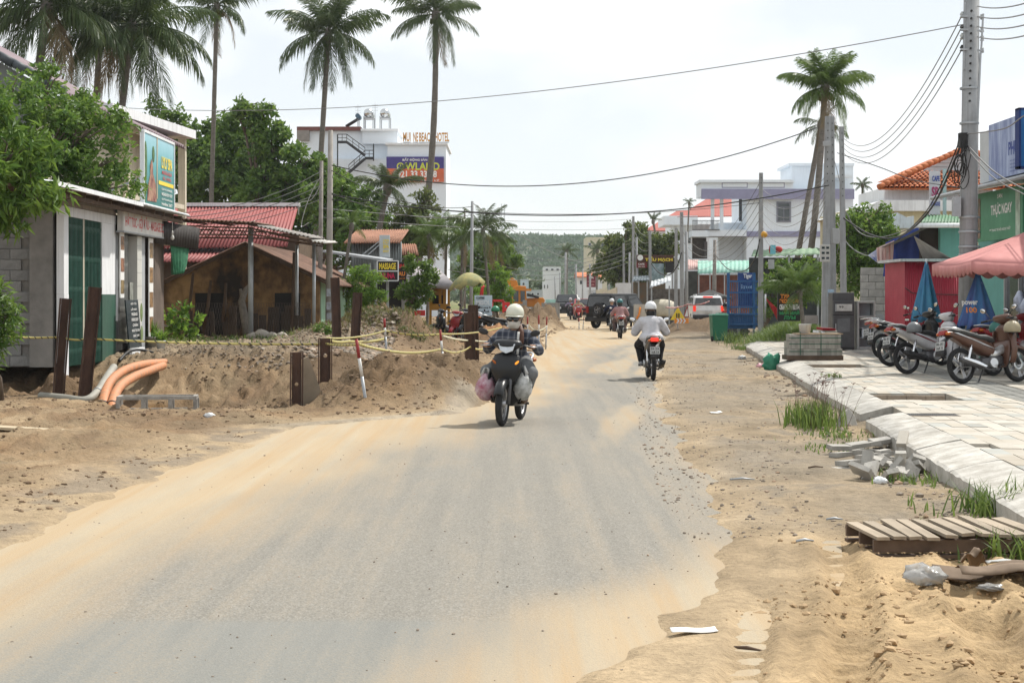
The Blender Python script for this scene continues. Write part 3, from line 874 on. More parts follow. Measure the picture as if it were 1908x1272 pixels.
for(px,y0,y1)in((352,508,620),(385,522,620),(421,527,600),(548,470,632)):
 a=W(px+(8 if px<400 else 0),y0,49.3);b2=W(px-6,y1,49.3)
 mb=MB();mb.tube([b2,(a+b2)/2+Vector((0.02,0,0)),a],[0.055,0.05,0.04],7);mb.wb('post',TIMBER,fc)
mb=MB()
for i in range(58):
 x=-10.2+i*0.075
 mb.beam((x,49.42,0.35),(x+0.25,49.42,1.45),0.006);mb.beam((x+0.25,49.42,0.35),(x,49.42,1.45),0.006)
for zz in(0.4,0.9,1.45):mb.beam((-10.2,49.42,zz),(-5.7,49.42,zz),0.008)
mb.wb('wire_mesh',mat('rusty_wire',(0.11,0.085,0.07),var=0.3),fc)
tr_=MB();tr_.tube([W(462,634,48.6),W(457,600,48.6),W(450,560,48.6),W(458,540,48.6),W(464,533,48.6)],[0.13,0.12,0.1,0.08,0.06],9);tr_.tube([W(452,558,48.6),W(448,538,48.6)],[0.07,0.04],7)
o_=tr_.build('tree_stump',mat('grey_bark',(0.2,0.18,0.155),rough=0.95,var=0.4,vs=8,bump=0.6,bs=25))
tag(o_,'bare grey trunk with broken top beside the tall canopy post','tree trunk')
cn=thing('street_canopy','rusty sheet canopy on grey steel posts before the ochre house','canopy',(-7,48,0.35))
mb=MB();corrugate(mb,(-9.4,46.6,3.78),(-7.0,46.6,3.66),(-9.4,50.4,3.86),(-7.0,50.4,3.74),20,0.025);mb.wb('roof_sheet',RUSTT,cn,solid=0.008)
mb=MB();corrugate(mb,(-7.0,46.7,3.58),(-5.5,46.7,3.26),(-7.0,50.2,3.68),(-5.5,50.2,3.36),13,0.03);mb.wb('roof_sheet',mat('grey_old_sheet',(0.27,0.25,0.23),rough=0.8,var=0.4,vs=3,streak=0.4),cn,solid=0.008)
mb=MB();corrugate(mb,(-5.75,47.0,3.20),(-5.15,47.0,3.12),(-5.75,50.4,3.33),(-5.15,50.4,3.25),6,0.03);mb.wb('roof_sheet',mat('pale_old_sheet',(0.45,0.44,0.41),rough=0.8,var=0.35,vs=3,streak=0.3),cn,solid=0.008)
PGREY=mat('post_grey',(0.40,0.43,0.45),rough=0.5,metal=0.3,var=0.2,vs=4,streak=0.3)
for p_,top,r_ in((W(467,634,48),3.6,0.075),(W(553,630,50),3.15,0.05),(W(585,628,49.2),3.15,0.05)):
 mb=MB();mb.cyl((p_.x,p_.y,0.2),(p_.x,p_.y,top),r_,n=10);mb.wb('post',PGREY,cn)
mb=MB()
for yy in(47.0,49.8):
 mb.beam((-9.3,yy,3.60),(-7.1,yy,3.52),0.04);mb.beam((-9.3,yy,3.36),(-7.1,yy,3.34),0.04)
 mb.beam((-7.1,yy,3.50),(-5.5,yy,3.16),0.05);mb.beam((-7.1,yy,3.34),(-5.5,yy,3.10),0.04)
 for i in range(8):
  x=-9.2+i*0.3
  mb.beam((x,yy,3.37),(x+0.15,yy,3.58),0.02);mb.beam((x+0.15,yy,3.58),(x+0.3,yy,3.37),0.02)
for xx,zz in((-9.0,3.7),(-8.2,3.66),(-7.2,3.6),(-6.3,3.36),(-5.6,3.2)):mb.beam((xx,46.7,zz),(xx,50.3,zz+0.08),0.04)
mb.wb('truss',mat('rusty_steel',(0.12,0.075,0.055),rough=0.8,var=0.4,vs=6),cn)
REDSH=mat('red_sheet',(0.24,0.045,0.042),rough=0.6,var=0.18,vs=1.2,streak=0.15)
rh=thing('red_roof_house','house with two tiers of red corrugated roof and white ridge','house',(-11,68,0.35))
rl,rr2=W(320,380,69).x,W(556,380,69).x
zr=W(0,384,69).z;ze=W(0,464,64.5).z
mb=MB();corrugate(mb,(rl-1,64.5,ze),(W(535,0,64.5).x,64.5,ze+0.1),(rl-1,69,zr),(rr2,69,zr),46,0.035);mb.wb('roof',REDSH,rh,solid=0.01)
mb=MB();corrugate(mb,(rl-1,62.9,W(0,488,63).z),(W(420,0,63).x,62.9,W(0,488,63).z),(rl-1,65.5,W(0,462,65.5).z),(W(440,0,65.5).x,65.5,W(0,462,65.5).z),30,0.03);mb.wb('lower_roof',REDSH,rh,solid=0.01)
mb=MB();mb.box(((rl-1+rr2)/2,69.05,zr+0.06),(rr2-rl+1.1,0.35,0.14));mb.wb('ridge_cap',WHITEP,rh)
mb=MB();mb.box(((rl+rr2)/2-1.0,67.5,1.7),(rr2-rl,4.5,3.1));mb.wb('wall',mat('brown_house_wall',(0.13,0.09,0.06),var=0.3),rh)
mb=MB();mb.box(((rl+rr2)/2,71.5,2.2),(rr2-rl,4.5,4.0));mb.wb('rear_wall',mat('brown_house_wall',(0.13,0.09,0.06)),rh)
PURP=mat('purple_roof',(0.20,0.15,0.17),rough=0.7,var=0.25,vs=2,streak=0.2)
th=thing('tall_house','tall grey house with purple tiled roof and white eaves slab','house',(-13,45,0.3))
def rz_(x):return 7.0+(-11.5-x)*0.54
mb=MB();corrugate(mb,(-10.0,38.2,rz_(-10.0)),(-10.0,52.2,rz_(-10.0)),(-18.5,38.2,rz_(-18.5)),(-18.5,52.2,rz_(-18.5)),46,0.05);mb.wb('roof',PURP,th,solid=0.03)
mb=MB()
for i in range(30):
 x=-10.0-i*0.29
 mb.cyl((x,38.15,rz_(x)+0.03),(x-0.31,38.15,rz_(x-0.31)+0.06),0.11,0.09,n=8)
mb.wb('verge_tiles',mat('dark_tile',(0.055,0.065,0.075),rough=0.6,var=0.3),th)
mb=MB();mb.prism([(-18.5,0),(-18.5,rz_(-18.5)-0.1),(-10.9,rz_(-10.9)-0.12),(-10.9,0)],38.6,38.8,'y');mb.wb('gable_wall',mat('grey_stained_wall',(0.22,0.235,0.235),rough=0.9,var=0.2,vs=1.2,streak=0.9),th)
mb=MB();mb.box((-11.0,45.3,3.2),(0.2,13.0,6.3));mb.wb('street_wall',CREAM,th)
slab=[Vector((-10.6,45.3,6.52)),Vector((-9.85,53.2,6.55))]
mb=MB()
a,b2=slab
vs_=[a,b2,b2+Vector((-1.8,0,0)),a+Vector((-0.9,0,0))]
mb.add([p+Vector((0,0,dz))for dz in(0,0.26)for p in vs_],[(3,2,1,0),(4,5,6,7),(0,1,5,4),(1,2,6,5),(2,3,7,6),(3,0,4,7)])
mb.wb('eaves_slab',WHITEP,th)
for yy,xx in((47.0,-10.65),(49.8,-10.5),(52.8,-10.2)):
 mb=MB();mb.box((xx,yy,3.4),(0.22,0.22,6.2));mb.wb('veranda_post',CREAM,th)
for zz in(3.55,4.4):
 mb=MB();mb.beam((-10.6,46.5,zz),(-10.15,52.8,zz),0.1,0.14);mb.wb('veranda_rail',CREAM,th)
mb=MB();mb.box((-10.95,49.5,3.3),(1.2,6.8,0.16));mb.wb('veranda_floor',CREAM,th)
a=W(265,380,40.0);b2=W(322,388,43.6)
ang=math.atan2(b2.y-a.y,b2.x-a.x)
ln=math.hypot(b2.x-a.x,b2.y-a.y);hh=137/F*40.0
bb=thing('spa_billboard','tilted blue and green spa billboard standing on the massage shop roof','billboard',((a.x+b2.x)/2,(a.y+b2.y)/2,a.z),ang)
BBM,nt_,b,N,L=newmat('spa_print')
tcx=N('ShaderNodeTexCoord');sx=N('ShaderNodeSeparateXYZ');L(tcx.outputs['Object'],sx.inputs['Vector'])
nn=N('ShaderNodeTexNoise');nn.inputs['Scale'].default_value=3.5;nn.inputs['Detail'].default_value=4;L(tcx.outputs['Object'],nn.inputs['Vector'])
av=N('ShaderNodeMath');av.operation='MULTIPLY_ADD';av.inputs[1].default_value=0.35;L(nn.outputs['Fac'],av.inputs[0]);L(sx.outputs['Z'],av.inputs[2])
rp_=N('ShaderNodeValToRGB');e=rp_.color_ramp.elements
e[0].position=0.3;e[0].color=(0.02,0.17,0.16,1);e[1].position=1.0;e[1].color=(0.33,0.58,0.68,1)
e3=rp_.color_ramp.elements.new(0.6);e3.color=(0.06,0.33,0.36,1)
mr=N('ShaderNodeMapRange');mr.inputs['From Max'].default_value=1.95;L(av.outputs[0],mr.inputs['Value']);L(mr.outputs['Result'],rp_.inputs['Fac'])
L(rp_.outputs['Color'],b.inputs['Base Color']);b.inputs['Roughness'].default_value=0.4
mb=MB();mb.box((0,0,hh/2),(ln,0.06,hh));mb.build('panel',BBM,bb)
mb=MB()
for zz in(0.0,hh):mb.box((0,0,zz),(ln+0.1,0.1,0.06))
for xx in(-ln/2,ln/2):mb.box((xx,0,hh/2),(0.06,0.1,hh+0.06))
mb.build('frame',WHITEP,bb)
mb=MB();mb.box((-ln*0.08,-0.034,hh*0.55),(0.09,0.01,hh*0.86));mb.build('picture_post',mat('pale_wood',(0.45,0.36,0.24)),bb)
mb=MB()
mb.prism([(-ln*0.40,0.1),(-ln*0.36,0.5),(-ln*0.30,0.75),(-ln*0.31,0.95),(-ln*0.26,1.12),(-ln*0.22,0.98),(-ln*0.22,0.78),(-ln*0.13,0.55),(-ln*0.10,0.12)],-0.042,-0.036,'y')
mb.build('figure_print',mat('skin_print',(0.42,0.26,0.17),vs=4,col2=(0.12,0.02,0.03)),bb)
mb=MB();mb.ell((-ln*0.44,-0.036,1.0),(0.16,0.004,0.5));mb.ell((-ln*0.2,-0.036,1.25),(0.14,0.004,0.2));mb.ell((-ln*0.47,-0.036,0.35),(0.14,0.004,0.4));mb.build('plant_print',mat('plant_print',(0.08,0.16,0.06),vs=9,var=0.6),bb)
lettering('LYLY SPA',YELPR,bb,(ln*0.24,-0.045,hh*0.66),ln*0.36,hh*0.17,bold=0.04)
lettering('MASSAGE & RELAX',REDP,bb,(ln*0.24,-0.045,hh*0.52),ln*0.33,hh*0.055)
lettering('NAIL - WAXING',REDP,bb,(ln*0.24,-0.045,hh*0.44),ln*0.28,hh*0.05)
mb=MB();mb.box((ln*0.22,-0.036,hh*0.36),(ln*0.5,0.008,hh*0.055));mb.build('yellow_band',YELPR,bb)
for i,t_ in enumerate(('DỊCH VỤ CHĂM SÓC','MASSAGE BODY FOOT','GỘI ĐẦU DƯỠNG SINH','Hotline 24/7')):
 lettering(t_,WHITEPR,bb,(ln*0.24,-0.045,hh*(0.28-i*0.07)),ln*0.36,hh*0.045)
mb=MB();mb.beam((-ln*0.5,0.05,hh*0.35),(-ln*0.5-0.3,1.6,-0.1),0.05);mb.beam((ln*0.5,0.05,hh*0.35),(ln*0.5-0.3,1.6,-0.1),0.05);mb.build('brace',GREYMET,bb)
# ------ right-hand buildings
def box_px(x0,x1,y0,y1,Y,depth=0.1):
 a=W(x0,y1,Y);b_=W(x1,y0,Y)
 mb=MB();mb.box(((a.x+b_.x)/2,Y+depth/2,(a.z+b_.z)/2),(b_.x-a.x,depth,b_.z-a.z));return mb
BLUEW=mat('pale_blue_wall',(0.72,0.78,0.84),rough=0.75,var=0.05,vs=0.6,streak=0.07)
BAND=mat('violet_band',(0.27,0.27,0.40),rough=0.7,var=0.1)
YELW=mat('yellow_wall',(0.62,0.57,0.40),rough=0.8,var=0.1,vs=0.8,streak=0.2)
TERRA=mat('terracotta_tile',(0.48,0.15,0.055),rough=0.8,var=0.4,vs=6,bump=0.2)
TEAL=mat('teal_wall',(0.13,0.36,0.32),rough=0.7,var=0.12,vs=1.5,streak=0.2)
GLASS=glassmat()
REDBOOTH=mat('crimson_sheet',(0.36,0.02,0.045),rough=0.5,var=0.15,vs=2,streak=0.2)
BLUETARP=mat('blue_tarp',(0.02,0.05,0.26),rough=0.6,var=0.25,vs=3)
CHROME=mat('chrome',(0.75,0.76,0.78),rough=0.14,metal=1.0,var=0.1)
PLASTIC=mat('black_plastic',(0.022,0.022,0.024),rough=0.5,var=0.3)
ALU=mat('aluminium',(0.60,0.61,0.62),rough=0.35,metal=0.8,var=0.15)
rs=thing('corner_shop','street shop with green banner, grey eaves and glass front at right edge','shop',(10.3,34,SW_Z))
mb=MB();mb.box((11.6,33.2,1.9),(2.6,9.0,3.4));mb.wb('wall',TEAL,rs)
mb=MB();mb.box((11.5,33.2,4.65),(2.6,8.0,1.1));mb.wb('upper_wall',mat('pale_upper_wall',(0.5,0.52,0.53),var=0.1),rs)
mb=MB();mb.prism([(9.55,3.86),(9.55,3.93),(11.8,4.35),(11.8,4.28)],29.5,38.6,'y');mb.wb('eaves_sheet',ZINC,rs)
mb=MB();mb.cyl((9.52,29.5,3.87),(9.52,38.7,3.87),0.045);mb.wb('gutter',GREYMET,rs)
mb=MB();mb.box((9.98,34.9,3.32),(0.06,3.3,1.02));gs=mb.wb('green_banner',mat('green_banner',(0.06,0.25,0.13),rough=0.5,var=0.15,vs=2),rs)
def lw(txt,m,parent,c,w,h,rot,bold=0.02):
 p=Vector(c)-world_of(parent).translation
 return lettering(txt,m,parent,p,w,h,rot,bold)
FACEL=(R(90),0,R(-90))
lw('SƠN',WHITEPR,gs,(9.945,34.8,3.70),0.35,0.10,FACEL)
lw('*** TRANG TRÍ NỘI NGOẠI THẤT',WHITEPR,gs,(9.945,34.8,3.02),1.5,0.09,FACEL)
lw('THỰC NGAY',WHITEPR,gs,(9.945,34.7,3.42),1.5,0.30,FACEL,0.03)
mb=MB();mb.box((9.944,36.35,3.3),(0.006,0.22,0.85));mb.wb('figure_print',mat('figure_print',(0.30,0.16,0.12),vs=5,col2=(0.05,0.12,0.08)),gs)
mb=MB();mb.box((9.944,33.55,3.3),(0.006,0.3,0.9));mb.wb('pale_print',mat('pale_print',(0.45,0.55,0.45),var=0.4,vs=3),gs)
mb=MB();mb.box((10.2,33.4,1.55),(0.05,3.6,2.1));mb.wb('shop_window',GLASS,rs)
for yy in(31.7,32.9,34.1,35.1):
 mb=MB();mb.box((10.15,yy,1.5),(0.06,0.06,2.4));mb.wb('window_post',ALU,rs)
mb=MB();mb.box((10.02,31.9,1.5),(0.22,0.26,2.4));mb.wb('blue_pillar',mat('blue_pillar',(0.02,0.05,0.30),var=0.2),rs)
BAGM=mat('clear_bag',(0.42,0.46,0.58),rough=0.25,var=0.5,vs=7)
rnd=random.Random(8)
for i in range(9):
 p_=Vector((10.02,32.4+rnd.random()*1.3,1.3+rnd.random()*1.2))
 mb=MB();mb.ell((0,0,0),(0.10,0.16+rnd.random()*0.06,0.22),10,7)
 mb.v=[(x*(1+0.25*math.sin(z*25+y*17)),y*(1+0.2*math.sin(z*31)),z)for x,y,z in mb.v]
 o=mb.build('hanging_bag',BAGM,loc=p_);tag(o,'puffed clear plastic bag hung in the shop window behind the folded umbrellas','plastic bag','plastic bags in the shop window')
mb=MB();mb.box((9.93,34.0,4.62),(0.05,2.9,1.15));bn=mb.wb('upper_banner',mat('blue_white_banner',(0.42,0.50,0.66),rough=0.45,vs=1.6,col2=(0.05,0.08,0.28),stretch=(1,2.2,0.4)),rs)
lw('PHÚC',BLUEPR,bn,(9.90,33.6,4.62),0.9,0.34,FACEL,0.03)
for i in range(4):lw('VẬT LIỆU XÂY DỰNG',BLUEPR,bn,(9.90,33.5,4.34-i*0.07),0.9,0.04,FACEL)
bx=thing('blue_box_sign','bright blue projecting sign with a white capital letter, top right','sign',(9.95,32.8,4.1))
mb=MB();mb.box((0.15,0,0.58),(0.75,0.22,1.12));mb.build('panel',mat('sign_blue',(0.01,0.13,0.36),rough=0.35,var=0.08),bx,bevel=0.01)
mb=MB()
for zz in(0.02,1.14):mb.box((0.15,0,zz),(0.79,0.26,0.04))
for xx in(-0.225,0.525):mb.box((xx,0,0.58),(0.04,0.26,1.16))
mb.build('frame',mat('sign_blue_dark',(0.01,0.03,0.15),var=0.1),bx)
mb=MB();mb.box((0.3,0.2,1.32),(0.6,0.15,0.3));mb.box((0.3,0.2,-0.2),(0.6,0.15,0.35));mb.build('backing',mat('sign_blue_dark',(0.01,0.03,0.15)),bx)
tl=MB();tl.prism([(-0.1,0),(0.1,0),(0.1,0.02),(0.03,0.04),(0.03,0.27),(0.10,0.26),(0.12,0.21),(0.14,0.21),(0.135,0.31),(-0.135,0.31),(-0.14,0.21),(-0.12,0.21),(-0.10,0.26),(-0.03,0.27),(-0.03,0.04),(-0.1,0.02)],-0.118,-0.112,'y')
for i in range(1):tl.build('lettering',WHITEPR,bx,loc=(0.02,0,0.22))
bt=thing('red_booth','crimson corrugated metal booth behind the folded blue umbrella','booth',(9.8,41,SW_Z))
mb=MB();corrugate(mb,W(1686,486,40),W(1790,490,40),W(1686,661,40),W(1790,661,40),26,0.012,up=Vector((0,1,0)));mb.wb('front_sheet',REDBOOTH,bt,solid=0.008)
mb=box_px(1687,1790,488,661,40.04,2.2);mb.wb('body',REDBOOTH,bt)
mb=box_px(1678,1792,482,487,39.85,2.5);mb.wb('roof',ZINC,bt)
mb=MB();mb.tube([W(1686,536,39.94),W(1700,546,39.94),W(1730,548,39.94),W(1788,549,39.94)],0.012,6);mb.wb('hose',PLASTIC,bt)
for i in range(3):
 mb=box_px(1686.5,1694,572+i*22,575+i*22+(8 if i==2 else 0),39.96,0.02);mb.wb('sticker',WHITEPR,bt)
bw=thing('block_wall','bare grey concrete block wall between fridges and red booth','wall',(10.0,46,SW_Z))
a=W(1604,500,46);b2=W(1690,500,46)
mb=MB();mb.box(((a.x+b2.x)/2,46.1,1.2),(b2.x-a.x-0.02,0.1,2.3));mb.wb('mortar',mat('mortar',(0.2,0.195,0.185),var=0.3,rough=0.95),bw)
bk2=MB();bk2.box((0,0,0),(0.385,0.12,0.185));bk2=bk2.mesh('concrete_block');BLOCKP=mat('pale_concrete_block',(0.30,0.30,0.285),rough=0.9,var=0.3,vs=4,bump=0.3,bs=40,rand=0.18);bk2.materials.append(BLOCKP)
bkh=MB();bkh.box((0,0,0),(0.19,0.12,0.185));bkh=bkh.mesh('concrete_block');bkh.materials.append(BLOCKP)
r_=0;z=0.36
while z<a.z-0.05:
 x=a.x+(0.2 if r_%2==0 else 0.10)
 if r_%2:obj('concrete_block',bkh,None,bw,Vector((x,46.03,z))-bw.location);x+=0.30
 while x<b2.x-0.15:
  obj('concrete_block',bk2,None,bw,Vector((x,46.03+random.uniform(-0.006,0.006),z))-bw.location);x+=0.397
 r_+=1;z+=0.197
def fridge(x0,x1,y0,y1,label,m,kind):
 Y=F*(EYE-SW_Z)/(y1-HY)
 a=W(x0,y1,Y);b_=W(x1,y0,Y)
 w2,h2,d2=b_.x-a.x,b_.z-SW_Z,0.55
 t=thing('refrigerator',label,'refrigerator',((a.x+b_.x)/2,Y+d2/2,SW_Z),R(random.uniform(-4,4)),'scrapped fridges on the pavement')
 mb=MB()
 if kind=='open':
  for xx in(-w2/2+0.025,w2/2-0.025):mb.box((xx,0,h2/2),(0.05,d2,h2))
  mb.box((0,d2/2-0.025,h2/2),(w2-0.1,0.05,h2))
  for zz in(0.04,h2*0.68,h2-0.025):mb.box((0,-0.01,zz),(w2-0.1,d2-0.06,0.05 if zz>0.1 else 0.08))
  mb.build('cabinet',m,t,bevel=0.008)
  mb=MB();mb.box((0,d2/2-0.06,h2/2),(w2-0.11,0.02,h2-0.1));mb.build('liner',mat('fridge_liner',(0.52,0.56,0.60),rough=0.4,var=0.15),t)
  for zz in(h2*0.25,h2*0.45):
   mb=MB();mb.box((0,0.02,zz),(w2-0.12,d2-0.15,0.012));mb.build('shelf',mat('shelf_glass',(0.4,0.45,0.5),rough=0.2),t)
  mb=MB();mb.box((0.02,-0.05,h2*0.34),(w2*0.5,0.25,h2*0.18));mb.build('drawer',mat('drawer_plastic',(0.45,0.52,0.58),rough=0.3),t)
 else:
  mb.box((0,0.02,h2/2),(w2,d2-0.06,h2));mb.build('cabinet',m,t,bevel=0.012)
  for za,zb in((0.06,h2*0.60),(h2*0.615,h2*0.86)):
   mb=MB();mb.box((0,-d2/2+0.03,(za+zb)/2),(w2-0.01,0.05,zb-za));dr_=mb.build('door',m,t,bevel=0.012)
   mb=MB();mb.box((-w2*0.38,-d2/2-0.01,(za+zb)/2),(0.025,0.03,(zb-za)*0.5));mb.build('handle',GREYMET,dr_)
  if kind=='paper':
   mb=MB();mb.prism([(-w2*0.32,0.45),(w2*0.26,0.47),(w2*0.28,0.83),(-w2*0.30,0.80)],-d2/2-0.012,-d2/2-0.006,'y');mb.build('paper_sheet',mat('dark_paper',(0.12,0.13,0.14),var=0.3),t)
   mb=MB();mb.box((0,-d2/2-0.03,h2*0.74),(w2*0.7,0.06,h2*0.12));p2=mb.build('box_print',mat('pale_box',(0.45,0.46,0.45),var=0.3,vs=7),t)
   lettering('99',BLACK,t,(-w2*0.15,-d2/2-0.063,h2*0.75),0.12,0.06)
 return t
DFR=mat('dark_fridge',(0.07,0.075,0.08),rough=0.4,var=0.3,vs=3)
fr1=fridge(1551,1592,545,652,'dark grey fridge with paper on its door beside tiled stack',DFR,'paper')
fridge(1598,1632,561,652,'pale fridge without doors, shelves bare, beside the dark fridge',mat('pale_fridge',(0.30,0.31,0.31),rough=0.4,var=0.2),'open')
fridge(1667,1687,527,640,'slim dark fridge against the block wall next to the red booth',mat('brown_fridge',(0.035,0.03,0.028),rough=0.35,var=0.3),'plain')
fridge(1632,1648,586,648,'small grey fridge half hidden behind the parked motorbikes',mat('grey_fridge',(0.22,0.24,0.25),rough=0.4,var=0.3),'plain')
YY=66.0
yh=thing('orange_roof_house','pale yellow house with orange tiled roof behind the wires','house',(16.5,68,0.2))
e0=W(1578,400,YY);e1=W(1660,400,YY)
mb=MB();mb.box((17.4,69.6,2.6),(8.4,7,4.9));mb.wb('wall',YELW,yh)
mb=MB();mb.prism([(W(1576,0,YY).x,W(0,398,YY).z),(W(1640,0,YY).x,W(0,374,YY).z),(22.2,W(0,374,YY).z),(22.2,W(0,394,YY).z),(W(1660,0,YY).x,W(0,394,YY).z),(W(1600,0,YY).x,W(0,398,YY).z)],65.6,74.0,'y');mb.wb('eaves_slab',WHITEP,yh)
for i in range(3):
 mb=box_px(1590+i*10,1612+i*10,404+i*14,416+i*14,66.0,0.3);mb.wb('corbel',mat('grey_corbel',(0.40,0.41,0.42),var=0.15),yh)
box_px(1648,1850,349,375,66.4,5).wb('attic_wall',WHITEP,yh)
RX0,RX1=W(1636,0,65.7).x,20.6
zlo,zmid,ztop=W(0,353,65.7).z,W(0,322,67.2).z,W(0,276,67.2).z
xl2=W(1692,0,67.2).x;xa=W(1797,0,67.2).x
mb=MB()
nr=9
for r_ in range(nr):
 t0=r_/nr;t1=(r_+1.25)/nr
 y0=65.6+1.6*t0;y1=65.6+1.6*min(1,t1)
 z0=zlo+(zmid-zlo)*t0+0.05;z1=zlo+(zmid-zlo)*min(1,t1)+0.03
 xs=RX0+(xl2-RX0)*t0
 n=int((RX1-xs)/0.2)
 for q in range(n):
  x=xs+0.1+q*0.2
  mb.tube([(x,y0,z0),(x,y1,z1)],[0.095,0.085],6,cap=False)
tag(mb.wb('roof_tiles',TERRA,yh),kind='stuff')
mb=MB();mb.add([(RX0,65.6,zlo),(RX1,65.6,zlo),(RX1,67.2,zmid),(xl2,67.2,zmid)],[(0,1,2,3)]);mb.wb('roof_skirt',TERRA,yh,solid=0.05)
mb=MB();mb.prism([(xl2,zmid-0.1),(xa,ztop-0.15),(RX1,zmid-0.1)],67.3,67.5,'y');gw=mb.wb('gable_wall',mat('white_board_gable',(0.60,0.62,0.66),var=0.1),yh)
for i in range(6):
 zz=zmid+0.1+i*0.15
 f_=(zz-zmid)/(ztop-zmid)
 mb=MB();mb.box((xa,67.28,zz),((RX1-xl2)*(1-f_)*0.97,0.03,0.012));mb.wb('board_joint',GREYMET,gw)
mb=MB()
for(pa,pb)in(((RX0,65.6,zlo+0.08),(xa,67.2,ztop)),((xa,67.2,ztop),(RX1+0.8,65.6,zlo+0.08))):
 pa,pb=Vector(pa),Vector(pb)
 for i in range(16):
  mb.cyl(pa.lerp(pb,i/16),pa.lerp(pb,(i+1.15)/16),0.12,0.10,n=8)
mb.wb('verge_tiles',TERRA,yh)
mb=MB();mb.prism([(xl2,zmid),(xa,ztop),(RX1,zmid)],67.5,73,'y');mb.wb('rear_roof',TERRA,yh)
mb=MB();p_=W(1672,413,60)
mb.prism([(W(1662,0,60).x,W(0,425,60).z),(W(1672,0,60).x,W(0,396,60).z),(W(1690,0,60).x,W(0,405,60).z),(W(1703,0,60).x,W(0,402,60).z),(W(1703,0,60).x,W(0,425,60).z)],60,62,'y')
sgb=mb.build('shed_gable',mat('pale_blue_gable',(0.52,0.60,0.66),var=0.2,streak=0.4));tag(sgb,'small pale blue gable in front of the yellow house','shed')
wh=thing('white_house','white two storey house with violet bands and roof terrace','house',(18,121,0.1))
mb=box_px(1391,1590,352,600,118,8);mb.wb('wall',BLUEW,wh)
mb=box_px(1340,1391,415,600,120,6);mb.wb('side_wall',BLUEW,wh)
box_px(1306,1478,339,366,117.6,3.0).wb('parapet',BLUEW,wh)
box_px(1307,1592,352,371,117.5,0.1).wb('violet_band',BAND,wh)
box_px(1318,1592,431,441,117.9,0.1).wb('violet_band',BAND,wh)
box_px(1475,1590,307,353,120,5).wb('stair_tower',BLUEW,wh)
box_px(1470,1592,304,309,119.8,5.3).wb('tower_cap',BLUEW,wh)
box_px(1546,1588,326,331,117.6,3).wb('parapet_cap',BLUEW,wh)
box_px(1303,1480,335,340,117.4,3.2).wb('parapet_cap',BLUEW,wh)
for(x0,x1)in((1345,1393),(1414,1462)):
 f_=box_px(x0,x1,340,350,117.58,0.02).wb('panel_moulding',BAND,wh)
 box_px(x0+1.5,x1-1.5,341.5,348.5,117.56,0.02).wb('panel_field',BLUEW,f_)
for x0 in(1325,1342):
 box_px(x0,x0+6,366,430,118,0.25).wb('column',BLUEW,wh)
box_px(1318,1391,428,440,117.7,3).wb('balcony_slab',BLUEW,wh)
box_px(1377,1391,366,412,120.4,0.1).wb('terrace_door',GLASS,wh)
rail=MB()
for i in range(22):
 a=W(1291+i*2.3,428,117.6);b2=W(1291+i*2.3,412,117.6);rail.beam(a,b2,0.03)
for yy in(411,428):rail.beam(W(1290,yy,117.6),W(1341,yy,117.6),0.05)
rail.wb('balcony_railing',PLASTIC,wh)
box_px(1290,1320,430,441,117.6,2.5).wb('balcony_slab',BLUEW,wh)
for(x0,x1,y0,y1)in((1447,1474,376,414),):
 f_=box_px(x0,x1,y0,y1,117.93,0.1).wb('window',mat('grey_frame',(0.22,0.23,0.28),var=0.1),wh)
 for(xa_,xb_)in((x0+3,(x0+x1)/2-1),((x0+x1)/2+1,x1-3)):
  box_px(xa_,xb_,y0+11,y1-3,117.9,0.05).wb('pane',GLASS,f_)
 box_px(x0+3,x1-3,y0+3,y0+9,117.9,0.05).wb('pane',GLASS,f_)
box_px(1290,1316,443,482,119,0.2).wb('stone_panel',mat('dark_stone',(0.06,0.05,0.045),var=0.5,vs=5,bump=0.4),wh)
box_px(1312,1318,450,482,118.8,0.2).wb('door',GLASS,wh)
bl_=thing('red_hip_house','pale blue house with salmon hip roof beyond the white house','house',(10.5,144,0.1))
box_px(1256,1400,418,600,140,8).wb('wall',BLUEW,bl_)
box_px(1238,1300,402,419,137,6).wb('balcony_slab',BLUEW,bl_)
for x0 in(1252,1262,1278):box_px(x0,x0+4,418,560,138,0.3).wb('column',BLUEW,bl_)
REDHIP=mat('salmon_roof',(0.36,0.095,0.075),rough=0.7,var=0.12,vs=0.6)
mb=MB();a,b2,c2,d2=W(1262,405,137),W(1400,402,137),W(1400,366,141),W(1325,366,141)
mb.add([a,b2,c2,d2],[(0,1,2,3)]);a2=W(1262,405,146);mb.add([a,d2,a2],[(0,1,2)]);mb.wb('roof',REDHIP,bl_,solid=0.08)
mb=MB();a,b2,c2=W(1200,430,154),W(1300,430,154),W(1262,393,158);mb.add([a,b2,W(1300,393,158),c2],[(0,1,2,3)]);mb.wb('rear_roof',REDHIP,bl_,solid=0.08)
box_px(1212,1260,428,470,155,4).wb('rear_wall',BLUEW,bl_)
f_=box_px(1278,1290,432,455,139.9,0.1).wb('window',WHITEP,bl_);box_px(1280,1287,434,453,139.85,0.1).wb('pane',GLASS,f_)
